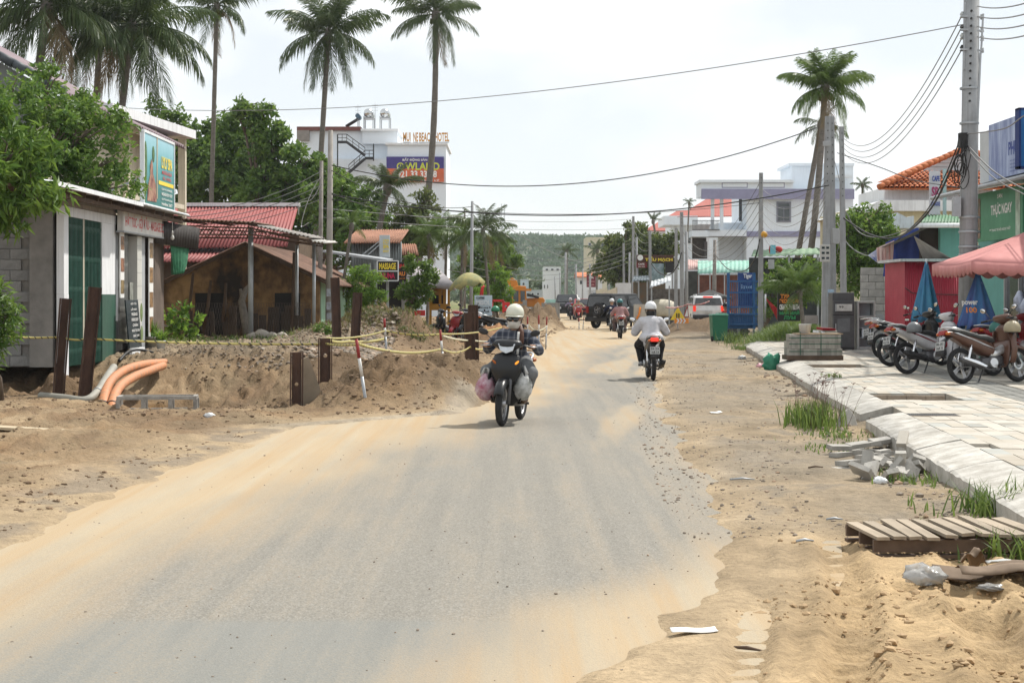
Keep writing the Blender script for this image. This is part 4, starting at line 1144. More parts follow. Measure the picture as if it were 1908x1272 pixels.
def sign_px(name,label,x0,x1,y0,y1,Y,m,words,posts=True,slats=0,cat='sign',depth=0.12):
 a=W(x0,y1,Y);b_=W(x1,y0,Y)
 t=thing(name,label,cat,((a.x+b_.x)/2,Y,0))
 p=box_px(x0,x1,y0,y1,Y,depth).wb('panel',m,t)
 if slats:
  for i in range(slats+1):
   box_px(x0+(x1-x0)*i/slats-0.3,x0+(x1-x0)*i/slats+0.3,y0,y1,Y-0.03,0.03).wb('slat_joint',TIMBER,p)
 if posts:
  for xx in(x0+2,x1-2):
   q0=W(xx,y1,Y+depth)
   mb=MB();mb.beam((q0.x,Y+depth+0.05,0),(q0.x,Y+depth+0.05,q0.z+0.3),0.08);mb.wb('post',GREYMET,t)
 for(txt,wx0,wx1,wy0,wy1,wm)in words:
  q0=W(wx0,wy1,Y);q1=W(wx1,wy0,Y)
  lettering(txt,wm,t,Vector(((q0.x+q1.x)/2,Y-0.045,(q0.z+q1.z)/2))-t.location,q1.x-q0.x,q1.z-q0.z,bold=0.04)
 return t
ct=sign_px('cafe_sign','brown slatted cafe sign with yellow letters and round emblem',1186,1255,475,489,95,mat('brown_slats',(0.11,0.045,0.03),var=0.3,vs=4),[('TIỂU MẠCH',1202,1253,478,488,YELPR)],slats=22)
mb=MB();c_=W(1193,480,94.9);mb.cyl((c_.x,94.93,c_.z),(c_.x,94.97,c_.z),0.16,n=20);mb.wb('emblem',WHITEPR,ct)
box_px(1186,1206,489,499,95,0.1).wb('lower_panel',mat('dark_red_panel',(0.16,0.02,0.02),var=0.1),ct)
lw('CAFE',WHITEPR,ct,W(1195,492,94.95),0.35,0.10,(R(90),0,0));lw('TRÀ SỮA',WHITEPR,ct,W(1195,496.5,94.95),0.4,0.07,(R(90),0,0))
sign_px('photo_menu','pale blue menu panel hung under the slatted cafe sign',1213,1237,491,522,94.5,mat('menu_print',(0.34,0.42,0.48),vs=4,col2=(0.08,0.15,0.14)),[],posts=False)
sign_px('dark_screen','dark framed panel beside the pale menu under the cafe sign',1240,1256,488,508,94.2,BLACK,[],posts=False)
def stall(name,label,pts_front,pts_back,m,legs,Y,wallm=None,wx=None):
 t=thing(name,label,'stall',(W((pts_front[0][0]+pts_front[1][0])/2,552,Y).x,Y,0))
 mb=MB();f0,f1=W(*pts_front[0],Y),W(*pts_front[1],Y);b0,b1=W(*pts_back[0],Y+3),W(*pts_back[1],Y+3)
 corrugate(mb,f0,f1,b0,b1,max(6,int((f1-f0).length/0.25)),0.02);mb.wb('roof',m,t,solid=0.01)
 for lx in legs:
  q=W(lx,500,Y+0.15);mb=MB();mb.beam((q.x,Y+0.15,0),(q.x,Y+0.15,min(f0.z,f1.z)+0.1),0.07);mb.wb('post',GREYMET,t)
 if wx:
  box_px(wx[0],wx[1],pts_front[0][1]+2,610,Y+2.9,0.1).wb('back_wall',wallm,t)
 return t
stall('green_roof_stall','street stall under a pale green sheet roof below the white house',((1300,510),(1408,506)),((1300,486),(1408,485)),mat('green_sheet',(0.20,0.40,0.33),rough=0.6,var=0.2,streak=0.2),(1302,1323,1350,1404),109,mat('brick_red_wall',(0.20,0.075,0.05),rough=0.9,var=0.4,vs=2),(1300,1408))
stall('pink_roof_stall','narrow stall with faded pink roof left of the green roof',((1279,503),(1302,503)),((1279,484),(1302,484)),mat('pink_sheet',(0.42,0.27,0.25),var=0.25),(1281,),111,mat('dark_stall',(0.06,0.07,0.065),var=0.4),(1276,1302))
stall('grey_roof_stall','small stall with grey awning beneath the cafe sign',((1176,524),(1210,522)),((1182,514),(1210,514)),mat('slate_sheet',(0.10,0.13,0.15),var=0.3),(1190,1206),92,mat('stall_goods',(0.10,0.12,0.10),vs=5,col2=(0.22,0.12,0.06)),(1180,1240))
stall('zinc_roof_stall','open stall with zinc awning right of the grey awning',((1211,536),(1250,524)),((1213,524),(1250,515)),ZINC,(1214,1247),90,mat('stall_goods2',(0.16,0.15,0.14),vs=5,col2=(0.05,0.04,0.04)),(1208,1278))
stall('long_green_roof','long green-edged shed roof behind the small palm',((1400,478),(1528,474)),((1404,466),(1530,462)),mat('green_edge_sheet',(0.16,0.26,0.16),var=0.3),(1418,1470,1524),66,mat('shed_dark_wall',(0.07,0.08,0.085),var=0.4,vs=2),(1396,1530))
def square_umbrella(name,label,x0,x1,ytop,yedge,Y,m,val,cat='umbrella'):
 c_=W((x0+x1)/2,yedge,Y);hw=(x1-x0)/F*Y/2;zt=W(0,ytop,Y).z;ze_=c_.z
 t=thing(name,label,cat,(c_.x,Y,0))
 mb=MB();n=7
 corners=[(-hw,-hw),(hw,-hw),(hw,hw),(-hw,hw)]
 for s_ in range(4):
  p,q=corners[s_],corners[(s_+1)%4]
  rows=[]
  for j in range(6):
   v=j/5
   rows.append([((p[0]+(q[0]-p[0])*i/n)*v,(p[1]+(q[1]-p[1])*i/n)*v,zt-(zt-ze_)*(v**0.9)-0.05*math.sin(math.pi*i/n)*v)for i in range(n+1)])
  mb.grid(rows)
  fr=[]
  for i in range(n*6+1):
   k=min(i//6,n-1);f=i/6-k;fr.append(Vector(rows[-1][k]).lerp(Vector(rows[-1][k+1]),f))
  mb.grid([fr,[v_-Vector((0,0,val*(0.72+0.28*abs(math.sin(i*math.pi/4)))))for i,v_ in enumerate(fr)]])
 mb.build('canopy',m,t,solid=0.004)
 mb=MB();mb.cyl((0,0,0),(0,0,zt),0.03);mb.build('pole',GREYMET,t)
 mb=MB()
 for p in corners:mb.beam((0,0,zt-0.08),(p[0]*0.97,p[1]*0.97,ze_-0.02),0.025)
 mb.build('ribs',GREYMET,t)
 return t
square_umbrella('black_umbrella','low black square umbrella behind the white car',1287,1358,539,553,106,mat('black_canvas',(0.03,0.033,0.033),rough=0.8,var=0.2),0.12)
bgt=thing('blue_gate','blue barred metal gate with beer poster left of the pole','gate',(W(1385,0,62).x,62,0))
BLG=mat('blue_paint',(0.02,0.10,0.26),rough=0.5,var=0.2,vs=4)
for x_ in list(np.linspace(1359,1414,14)):
 a=W(x_,606,62);b2=W(x_,525,62);mb=MB();mb.beam(a,b2,0.024);mb.wb('bar',BLG,bgt)
for yy in(524,545,572,585,604):
 mb=MB();mb.beam(W(1357,yy,61.95),W(1416,yy,61.95),0.06);mb.wb('rail',BLG,bgt)
for x_ in(1357,1405,1416):
 mb=MB();mb.beam(W(x_,612,62),W(x_,508,62),0.1);mb.wb('post',BLG,bgt)
box_px(1360,1406,585,612,62.03,0.04).wb('kick_plate',BLG,bgt)
sign_px('beer_poster','dark blue beer poster with pale script behind the blue gate',1375,1407,508,570,62.4,mat('beer_blue',(0.02,0.06,0.22),rough=0.4,vs=3,var=0.4),[('Tiger',1385,1401,510,520,WHITEPR),('Street',1379,1402,530,538,mat('pale_blue_print',(0.3,0.45,0.65),var=0.1))],posts=True)
sign_px('exchange_board','black board with orange, white and green Cyrillic lettering by the palm',1449,1491,530,598,55,mat('board_black2',(0.012,0.012,0.013),rough=0.4,var=0.3),[('ТУР',1454,1470,548,556,ORPR),('ЭКСКУРСИИ',1452,1489,557,565,ORPR),('ОБМЕН ВАЛЮТЫ',1452,1489,567,577,WHITEPR),('МАЙ МАЙ',1452,1489,578,586,GREENPR),('ЛУМ',1460,1482,588,595,GREENPR)],posts=False)
cloth('red_pennant','red pennant cloth tied to a post beside the black board','flag',[W(1427,555,56),W(1450,576,56)],[W(1429,560,56),W(1449,597,56)],mat('red_cloth',(0.40,0.03,0.03),rough=0.8,var=0.3,vs=8),wave=0.03,nw=2)
mb=MB();mb.cyl(W(1426,600,56),W(1426,548,56),0.03);tag(mb.build('stick_post',GREYMET),'thin pale post holding the red pennant','post')
mb=MB();corrugate(mb,W(1715,418,42),W(1815,418,42),W(1722,400,44),W(1815,402,44),16,0.02)
gt=mb.build('green_awning',mat('green_awning',(0.06,0.16,0.08),rough=0.6,var=0.25,vs=3),solid=0.01);tag(gt,'rolled dark green metal awning beside the tall pole','awning')
mb=MB();mb.cyl(W(1706,420,41.8),W(1815,420,41.8),0.06,n=10);tag(mb.build('white_pipe',WHITEP),'white horizontal pipe under the green awning','pipe')
mb=box_px(1752,1800,424,500,42.6,0.2);tw_=mb.build('teal_wall',TEAL);tag(tw_,'plain teal wall strip beside the tall pole','wall')
mb=box_px(1716,1752,424,500,43.2,0.2);tag(mb.build('dark_wall',mat('dark_brown_wall',(0.05,0.035,0.028),var=0.3)),'dark brown recess wall left of the teal wall','wall')
cloth('blue_tarp','deep blue tarpaulin wall behind the grey shade sail','tarpaulin',[W(1650,452,44),W(1712,422,44)],[W(1645,515,44),W(1714,515,44)],BLUETARP,wave=0.05,nw=3)
cloth('striped_valance','faded striped awning valance with fringe left of the blue tarpaulin','awning',[W(1633,462,43),W(1666,448,43)],[W(1634,489,43),W(1663,488,43)],mat('striped_cloth',(0.60,0.55,0.52),rough=0.8,vs=1.0,col2=(0.45,0.2,0.18),stretch=(14,14,0.4)),wave=0.03,nw=4)
cloth('blue_white_flap','white and blue plastic flap at the tip of the striped awning','awning',[W(1617,476,43.2),W(1636,463,43.2)],[W(1634,489,43.2),W(1637,487,43.2)],mat('blue_white_cloth',(0.62,0.66,0.72),rough=0.6,vs=5,col2=(0.05,0.12,0.4)),wave=0.02,nw=2)
cloth('awning_sheet','dark awning sheet sloping from the green awning to the striped valance','awning',[W(1640,462,42.5),W(1735,418,42.0)],[W(1668,456,44.5),W(1735,426,44.5)],mat('khaki_canvas',(0.10,0.11,0.10),rough=0.9,var=0.3),wave=0.02,nw=2)
mb=MB();a,b2,c2,d2=W(1703,440,41.0),W(1782,487,40.3),W(1722,490,42),W(1715,470,42)
mb.grid([[a,a.lerp(b2,0.5),b2],[d2.lerp(a,0.4),d2.lerp(b2,0.5)+Vector((0,0,-0.05)),b2+Vector((0,0.3,-0.02))],[d2,c2.lerp(d2,0.4),c2]])
tag(mb.build('shade_sail',mat('grey_canvas',(0.28,0.26,0.23),rough=0.9,var=0.25,vs=3),solid=0.004),'grey triangular shade sail over the red booth','shade sail')
sign_px('hanging_sign','white plank sign with purple and red letters beside a pale post',1733,1752,318,400,44,mat('sign_white2',(0.55,0.55,0.60),var=0.15),[('SR',1735,1750,348,368,mat('magenta_print',(0.35,0.05,0.15),var=0.1)),('KARAOKE',1734,1751,376,384,BLUEPR),('CAFE',1736,1750,328,338,BLUEPR)],posts=False)
mb=MB();mb.beam((W(1760,0,44.3).x,44.3,2.2),(W(1760,0,44.3).x,44.3,W(0,315,44.3).z),0.08);tag(mb.build('sign_post',mat('teal_post',(0.35,0.48,0.50),var=0.15)),'pale teal square post behind the plank sign','post')
# ------ vegetation
BARK=mat('bark',(0.13,0.10,0.075),rough=0.95,var=0.4,vs=6,bump=0.6,bs=20)
PBARK=mat('palm_bark',(0.16,0.145,0.125),rough=0.95,var=0.35,vs=5,bump=0.5,bs=25,stretch=(1,1,4))
LF_DARK=leafmat('leaf_dark',(0.036,0.088,0.014),(0.13,0.22,0.035))
LF_MID=leafmat('leaf_mid',(0.042,0.108,0.016),(0.155,0.25,0.045))
LF_BRIGHT=leafmat('leaf_bright',(0.06,0.15,0.02),(0.17,0.28,0.04),trans=0.45)
LF_OLIVE=leafmat('leaf_olive',(0.045,0.072,0.02),(0.13,0.165,0.045))
LF_PALM=leafmat('leaf_palm',(0.036,0.066,0.02),(0.09,0.13,0.045),trans=0.25,rough=0.42)
LF_PALMY=leafmat('leaf_palm_young',(0.05,0.10,0.02),(0.12,0.19,0.045),trans=0.35,rough=0.42)
LF_DRY=leafmat('leaf_dry',(0.13,0.10,0.05),(0.22,0.17,0.09),trans=0.2)
GRASSM=leafmat('grass_blade',(0.05,0.10,0.018),(0.14,0.20,0.05),trans=0.4)
def leaf_cloud(pts,nrm,size,ratio,rng,droop=0.0):
 n=len(pts)
 d=rng.normal(size=(n,3));d[:,2]-=droop
 d/=np.linalg.norm(d,axis=1)[:,None]
 nn=nrm+rng.normal(scale=0.7,size=(n,3))
 s=np.cross(d,nn);s/=(np.linalg.norm(s,axis=1)[:,None]+1e-9)
 up=np.cross(s,d)
 L_=size*rng.uniform(0.65,1.25,(n,1));w_=L_*ratio
 a=pts;b=pts+d*L_*0.45+s*w_*0.5+up*L_*0.06
 c_=pts+d*L_-up*L_*0.10;e=pts+d*L_*0.45-s*w_*0.5+up*L_*0.06
 v=np.stack([a,b,c_,e],1).reshape(-1,3)
 q=np.arange(n*4).reshape(n,4)
 return v,q
def crown_points(clumps,n,rng,sub=11,subr=0.38,shell=0.55):
 P=[];Nn=[]
 tot=sum(r**2 for _,r,*_ in clumps)
 for cl in clumps:
  c_,r=np.array(cl[0]),cl[1]
  sq=np.array(cl[2])if len(cl)>2 else np.array((1,1,0.8))
  k=max(20,int(n*r*r/tot))
  ns=max(3,int(sub))
  dirs=rng.normal(size=(ns,3));dirs/=np.linalg.norm(dirs,axis=1)[:,None]
  cent=dirs*(r*rng.uniform(shell,1.0,(ns,1)))*sq
  rad=r*subr*rng.uniform(0.6,1.3,ns)
  ch=rng.integers(0,ns,k)
  g=rng.normal(size=(k,3));g/=np.linalg.norm(g,axis=1)[:,None]
  off=g*(rad[ch]*rng.uniform(0.25,1.0,k)**0.5)[:,None]
  off[:,2]*=0.75
  P.append(c_+cent[ch]+off);Nn.append(g+0.6*dirs[ch]+np.array((0,0,0.5)))
 return np.concatenate(P),np.concatenate(Nn)
def broadleaf(name,label,base,clumps,nleaf,size,m,ratio=0.5,trunk_r=0.12,seed=1,group=None,cat='tree',droop=0.0,sub=11,subr=0.38,twigs=True,barkm=None):
 rng=np.random.default_rng(seed);rnd=random.Random(seed)
 base=Vector(base)
 t=thing(name,label,cat,base,0,group)
 cl=[((Vector(c_[0])-base),*c_[1:])for c_ in clumps]
 P,Nn=crown_points([((tuple(c_[0])),*c_[1:])for c_ in cl],nleaf,rng,sub,subr)
 v,q=leaf_cloud(P,Nn,size,ratio,rng,droop)
 me=np_mesh('crown',v,q,False)
 obj('crown',me,m,t)
 mb=MB()
 cen=Vector((0,0,0))
 for c_ in cl:cen+=c_[0]
 cen/=len(cl)
 low=min((c_[0].z-c_[1])for c_ in cl)
 fork=Vector((cen.x*0.45,cen.y*0.45,max(0.3,min(low+0.3,cen.z*0.6))))
 mb.tube([(0,0,-0.15),fork*0.5+Vector((0.05,0,0)),fork],[trunk_r*1.25,trunk_r,trunk_r*0.85],9)
 mb.build('trunk',barkm or BARK,t)
 if twigs:
  mb=MB()
  for c_ in cl:
   tip=c_[0]
   mid=fork.lerp(tip,0.5)+Vector((rnd.uniform(-0.1,0.1),rnd.uniform(-0.1,0.1),0.1))*c_[1]
   mb.tube([fork,mid,tip],[trunk_r*0.6,trunk_r*0.38,trunk_r*0.15],6)
   for k in range(5):
    d=Vector((rnd.gauss(0,1),rnd.gauss(0,1),rnd.gauss(0.3,0.8))).normalized()*c_[1]*0.8
    mb.tube([mid.lerp(tip,0.6),tip+d*0.5,tip+d],[trunk_r*0.2,trunk_r*0.12,trunk_r*0.05],5)
  mb.build('limbs',barkm or BARK,t)
 return t
def frond_mesh(length,droop,nl,leaf,width,seed,hang=0.5,name='frond'):
 rng=random.Random(seed);mb=MB();pts=[]
 p=Vector((0,0,0));a=R(68-74*droop);n=14;sw=rng.uniform(-0.25,0.25)
 for i in range(n+1):
  pts.append(p.copy());u=i/n
  a-=R(46+34*droop)/n*(0.3+1.2*u)
  a=max(a,R(-86))
  p=p+Vector((math.cos(a),sw*u*math.cos(a),math.sin(a)))*length/n
 mb.tube(pts,[0.032*(1-0.85*i/n)*length/3 for i in range(n+1)],4)
 for k in range(nl):
  u=0.14+0.86*(k+rng.random()*0.5)/nl
  i=min(int(u*n),n-1);q=pts[i].lerp(pts[i+1],u*n-i);d=(pts[i+1]-pts[i]).normalized()
  ll=leaf*(math.sin(math.pi*min(1,0.2+u*0.76))**0.6)
  for s_ in(-1,1):
   if rng.random()<0.10:continue
   l2=ll*rng.uniform(0.65,1.15)
   d1=(Vector((0,s_,0))*(0.8-0.4*u)+d*(0.5+0.5*u)+Vector((rng.uniform(-0.15,0.15),0,-hang*rng.uniform(0.2,1.2)))).normalized()
   d2=(d1+Vector((0,0,-hang*rng.uniform(0.7,1.7)))).normalized()
   e1=q+d1*l2*0.5;e2=e1+d2*l2*0.5;wv=d*width*0.5
   mb.add([q-wv*0.5,q+wv*0.5,e1+wv,e2,e1-wv],[(0,1,2,4),(4,2,3)])
 return mb.mesh(name)
_fm={}
def frond(kind,m):
 k=(kind,m.name)
 if k not in _fm:
  ps={'up':(0.0,0.4),'mid':(0.45,0.7),'low':(0.95,0.9),'hang':(1.5,0.6)}[kind[:-1]]
  me=frond_mesh(3.0,ps[0],66,1.0,0.05,sum(map(ord,kind)),ps[1])
  me.materials.append(m);_fm[k]=me
 return _fm[k]
def palm(label,base,top,r0,r1,crown,seed,m=None,n=22,bend=0.0,group='tall coconut palms against the sky',mix=(0.28,0.34,0.26,0.12),nuts=True,name='coconut_palm',wind=0.0):
 rnd=random.Random(seed);base,top=Vector(base),Vector(top);m=m or LF_PALM
 t=thing(name,label,'palm tree',base,0,group)
 d=top-base
 mb=MB();pts=[];rs=[]
 k=26
 for i in range(k+1):
  u=i/k
  pts.append(d*u+Vector((bend*math.sin(u*math.pi),0,0)))
  rr=r0+(r1-r0)*u
  rs.append(rr*(1.25 if i==0 else 1)*(1.04 if i%2 else 0.97))
 mb.tube(pts,rs,10);mb.build('trunk',PBARK,t)
 tp=pts[-1]
 kinds=['up','mid','low','hang']
 for i in range(n):
  u=i/n;acc=0;kd='hang'
  for kk,q in zip(kinds,mix):
   acc+=q
   if u<acc:kd=kk;break
  az=i*2.39996+rnd.uniform(-0.25,0.25)
  me=frond(kd+str(rnd.randint(0,2)),m if kd!='hang' or rnd.random()<0.6 else LF_DRY)
  o=obj('frond',me,None,t,tp+Vector((0,0,0.08*rnd.random())))
  s_=crown/3.0*rnd.uniform(0.85,1.1)*(0.8 if kd=='up' else 1)
  o.scale=(s_,s_,s_)
  o.rotation_euler=(rnd.uniform(-0.35,0.35),rnd.uniform(-0.12,0.12),az)
 mb=MB();mb.ell(tp+Vector((0,0,-0.05)),(r1*1.7,r1*1.7,r1*3),10,7);mb.build('crown_shaft',PBARK,t)
 if nuts:
  for i in range(7):
   a=i*0.9+rnd.random();mb=MB();mb.ell((0,0,0),(0.11,0.11,0.14),8,6)
   mb.build('coconut',mat('coconut',(0.10,0.12,0.03),var=0.3),t,loc=tp+Vector((math.cos(a)*0.26,math.sin(a)*0.26,-0.3-0.1*rnd.random())))
 return t
def palm_px(label,xb,yb,xt,yt,Y,crown_px,seed,rpx=(12,9),Yb=None,**k):
 b_=W(xb,yb,Yb or Y);b_.z=min(b_.z,0.3)
 dx=(xt-xb)
 tpt=W(xt,yt,Y)
 a=W(xb,yb,Y);dd=(tpt-a);s_=(a.z-0.0)/dd.z
 base=a-dd*s_
 return palm(label,base,tpt,rpx[0]/F*Y/2,rpx[1]/F*Y/2,crown_px/F*Y,seed,**k)
palm_px('coconut palm at the far left with its crown cut by the frame',72,130,88,12,58,195,11,(17,15),n=34,mix=(0.15,0.3,0.35,0.2))
palm_px('coconut palm second from left, slightly leaning, over the purple roof',180,170,190,22,66,168,12,(13,11),n=30,mix=(0.2,0.3,0.3,0.2))
palm_px('coconut palm with a large drooping crown above the white slab',228,195,246,48,60,172,13,(14,12),n=42,mix=(0.2,0.3,0.32,0.18))
palm_px('slender coconut palm between the drooping crowns and the tall pair',398,225,404,12,80,100,14,(9,8),n=24,mix=(0.25,0.35,0.25,0.15))
palm_px('coconut palm rising left of the hotel, crown ragged',601,240,612,62,88,118,15,(12,9),n=40,mix=(0.3,0.26,0.24,0.2))
palm_px('leaning coconut palm crossing in front of the hotel billboard',783,345,812,28,96,100,16,(15,10),n=30,bend=0.5,mix=(0.25,0.35,0.25,0.15))
palm_px('bushy coconut palm beside the pole cluster on the right',1508,440,1537,165,72,98,17,(13,11),n=46,bend=0.15,mix=(0.4,0.3,0.2,0.1),m=LF_PALMY)
palm_px('second leaning palm trunk beside the pole cluster',1492,445,1530,232,74,70,18,(11,9),n=9,mix=(0.1,0.2,0.4,0.3),nuts=False)
palm_px('low palm with broad crown hiding the left of the hotel billboard',708,420,722,350,70,72,19,(12,10),n=22,mix=(0.35,0.35,0.2,0.1),group='garden palms along the left side',nuts=False)
palm_px('young palm beside the two concrete poles on the left',648,470,655,420,58,45,20,(7,6),n=13,m=LF_PALMY,mix=(0.4,0.4,0.2,0.0),group='garden palms along the left side',nuts=False)
for i,(x,yt,Y,cp,yb)in enumerate(((800,440,72,60,520),(832,432,74,62,520),(862,445,72,58,520),(900,430,66,75,520),(925,455,78,48,530))):
 palm_px(['garden palm next to the grey awning','tallest of the garden palms over the coffee stall','garden palm left of the thin grey pole','shaggy palm overhanging the coffee board from the pole','small palm at the end of the garden row'][i],x+(8 if i==3 else-2),yb,x,yt,Y,cp,21+i,(6,5),n=20,m=LF_PALMY if i!=3 else LF_PALM,mix=(0.3,0.35,0.25,0.1),group='garden palms along the left side',nuts=False)
palm_px('small palm fronting the black exchange board',1495,590,1490,545,53,78,30,(8,7),n=30,m=LF_PALMY,mix=(0.5,0.35,0.15,0.0),group='garden palms on the right',nuts=False)
palm_px('distant palm standing before the hill, left one',1056,540,1056,468,190,26,31,(4,4),n=18,group='distant street palms',nuts=False)
palm_px('distant palm beside the white tower, right one',1112,540,1113,466,170,30,32,(4,4),n=18,group='distant street palms',nuts=False)
palm_px('lone frond tip above the salmon roof',1220,430,1217,412,130,24,33,(4,4),n=9,mix=(0.8,0.2,0,0),group='distant street palms',nuts=False)
palm_px('small palm crown peeping over the white house ridge',1282,420,1284,378,135,16,34,(3,3),n=12,group='distant street palms',nuts=False)
palm_px('small palm crown between the white house and orange roof',1607,400,1607,345,105,24,35,(4,4),n=16,group='distant street palms',nuts=False)
broadleaf('roadside_tree','dense small-leaved tree growing behind the massage shop roof',(-11.2,36.2,0.3),[((-10.4,35.2,5.6),0.95),((-9.6,35.6,4.9),0.95),((-8.9,35.8,5.15),0.85),((-8.7,36.0,4.4),0.8),((-9.6,35.6,4.0),0.9),((-10.5,35.4,4.6),1.0),((-11.1,35.6,5.3),0.9),((-9.9,36.2,6.1),0.55),((-8.5,36.4,4.05),0.7),((-9.5,36.5,5.5),0.8),((-10.6,35.2,3.9),0.9)],15000,0.13,LF_MID,0.55,0.13,1,cat='tree',sub=16,subr=0.36)
broadleaf('mango_tree','near tree with long drooping leaves cut by the left frame edge',(-8.9,25.2,0.25),[((-7.62,24.6,4.15),0.5),((-7.22,24.8,3.75),0.5),((-7.82,24.4,3.5),0.6),((-6.97,24.8,3.2),0.42),((-7.52,24.6,2.95),0.5),((-8.12,24.6,4.5),0.5),((-8.02,24.6,2.7),0.45),((-8.42,25,3.7),0.8)],4200,0.24,LF_MID,0.24,0.11,2,droop=0.8,sub=12,subr=0.42)
broadleaf('oleander_bush','leafy bush with long narrow leaves at the left edge by the trench',(-7.95,26.6,0.15),[((-8.39,26.5,1.9),0.35),((-8.19,26.4,1.5),0.4),((-7.99,26.5,1.15),0.35),((-8.49,26.4,1.1),0.45),((-8.24,26.3,0.7),0.4),((-8.59,26.4,2.3),0.25),((-7.84,26.5,1.45),0.2)],2600,0.20,LF_MID,0.2,0.03,3,cat='bush',sub=10,subr=0.45)
broadleaf('rain_tree','broad dark rain tree crown between the spa billboard and poles',(-17,92,0),[(W(370,275,88),1.7),(W(410,265,88),1.9),(W(440,290,88),2.0),(W(390,310,87),2.3),(W(350,300,88),1.9),(W(450,330,87),2.0),(W(410,345,86),2.2),(W(355,350,87),2.1),(W(300,215,90),1.1),(W(310,250,90),1.6),(W(480,345,88),1.6),(W(455,255,88),1.0)],17000,0.30,LF_DARK,0.6,0.3,4,sub=18,subr=0.33,twigs=False)
broadleaf('tall_leafy_tree','taller bright tree with open crown left of the hotel',(-13,84,0),[(W(462,200,82),0.75),(W(488,215,82),0.7),(W(500,245,82),0.9),(W(510,275,82),1.0),(W(530,300,82),1.2),(W(560,310,82),1.1),(W(580,345,82),1.0),(W(540,350,82),1.3),(W(500,330,82),1.1),(W(450,210,82),0.5),(W(520,245,82),0.6),(W(470,228,82),0.4),(W(600,320,82),0.9),(W(605,365,82),1.0),(W(560,385,82),1.1),(W(520,380,82),1.2),(W(480,375,82),1.2)],13500,0.27,LF_MID,0.55,0.22,5,sub=11,subr=0.36)
broadleaf('mid_green_tree','bright rounded tree behind the two concrete poles',(-9.5,78,0),[(W(640,360,76),1.0),(W(670,380,76),1.1),(W(690,400,76),0.9),(W(650,400,76),1.2),(W(625,385,76),1.1),(W(600,370,77),1.1),(W(660,430,75),1.1),(W(620,430,76),1.1),(W(635,335,77),0.7)],8000,0.25,LF_MID,0.55,0.2,6,sub=14)
broadleaf('shade_tree','dark leafy tree filling the gap between red roof and poles',(-11.2,95,0),[(W(x,y,92),r)for x,y,r in((560,385,1.1),(585,400,1.1),(570,420,1.2),(600,430,1.2),(625,450,1.2),(650,460,1.2),(590,460,1.3),(690,470,1.2),(720,460,1.2),(545,400,0.9),(750,480,1.1))],9000,0.28,LF_DARK,0.55,0.2,47,sub=13)
broadleaf('hedge_bush','dark hedge behind the black exchange board and palm',(9.3,65,0),[(W(x,y,63.5),r)for x,y,r in((1435,520,0.6),(1460,505,0.6),(1490,515,0.7),(1515,500,0.6),(1445,550,0.6),(1475,545,0.7),(1510,545,0.7),(1430,575,0.5))],5000,0.15,LF_MID,0.5,0.08,48,cat='hedge',sub=12)
broadleaf('olive_tree','loose olive-toned tree below the hotel wall',(-5.0,80,0),[(W(770,395,78),0.9),(W(795,400,78),0.7),(W(760,425,78),1.0),(W(785,435,78),1.1),(W(770,465,78),1.0),(W(750,450,78),0.9),(W(790,370,78),0.5)],5500,0.22,LF_OLIVE,0.45,0.18,7,sub=13,subr=0.4)
broadleaf('garden_bush','feathery light green bush left of the massage sauna sign',(-5.2,57,0.4),[(W(668,510,56),0.42),(W(690,520,56),0.42),(W(655,530,56),0.4),(W(680,545,56),0.5),(W(700,555,56),0.4),(W(665,560,56),0.45),(W(685,580,56),0.45)],4200,0.11,LF_BRIGHT,0.35,0.05,8,cat='bush',sub=14,subr=0.42)
broadleaf('signside_tree','small leafy tree right of the massage sauna sign',(-3.4,55,0.4),[(W(765,490,55),0.32),(W(785,505,55),0.42),(W(775,530,55),0.42),(W(800,520,55),0.35),(W(790,550,55),0.4),(W(770,560,55),0.35),(W(755,545,55),0.3)],3600,0.13,LF_DARK,0.45,0.05,9,sub=12)
broadleaf('shop_shrub','leafy shrub with large leaves in front of the wire fence',(-8.1,42.8,0.4),[(W(320,582,42.5),0.14,(1,1,1)),(W(343,576,42.5),0.16),(W(335,602,42.5),0.2),(W(372,592,42.5),0.13),(W(325,615,42.5),0.2),(W(350,618,42.5),0.2)],260,0.19,LF_BRIGHT,0.6,0.02,10,cat='shrub',sub=4,subr=0.7)
broadleaf('roadside_weed','low green weed by the poles in front of the mint wall',(-5.3,46,0.35),[(W(605,615,46),0.22),(W(590,625,46),0.2),(W(620,625,46),0.18),(W(600,632,46),0.2)],800,0.1,LF_MID,0.5,0.015,41,cat='weed',sub=8,subr=0.5)
broadleaf('mound_scrub','scrubby growth covering the foot of the grassy spoil heap',(-4.6,49,0.5),[(W(690,600,49),0.4),(W(720,615,48),0.4),(W(700,620,48),0.35),(W(750,625,47.5),0.3),(W(675,585,50),0.4),(W(780,628,47),0.25)],2600,0.09,LF_OLIVE,0.35,0.02,42,cat='scrub',sub=11,subr=0.5)
broadleaf('lime_tree','drooping lime-green tree beside the coffee board',(-0.6,70,0.3),[(W(925,500,69),0.35),(W(932,520,69),0.42),(W(940,540,69),0.4),(W(920,545,69),0.5),(W(935,565,69),0.45),(W(905,560,69),0.5),(W(890,545,70),0.5)],4200,0.14,LF_BRIGHT,0.35,0.06,43,sub=12,droop=0.5)
broadleaf('street_tree','dark round street tree at the left end of the far houses',(-1.2,112,0),[(W(925,470,110),1.0),(W(900,480,110),1.2),(W(945,490,110),0.9),(W(910,510,110),1.2),(W(880,500,110),1.2),(W(940,470,112),0.7)],4500,0.3,LF_DARK,0.55,0.2,44,sub=13)
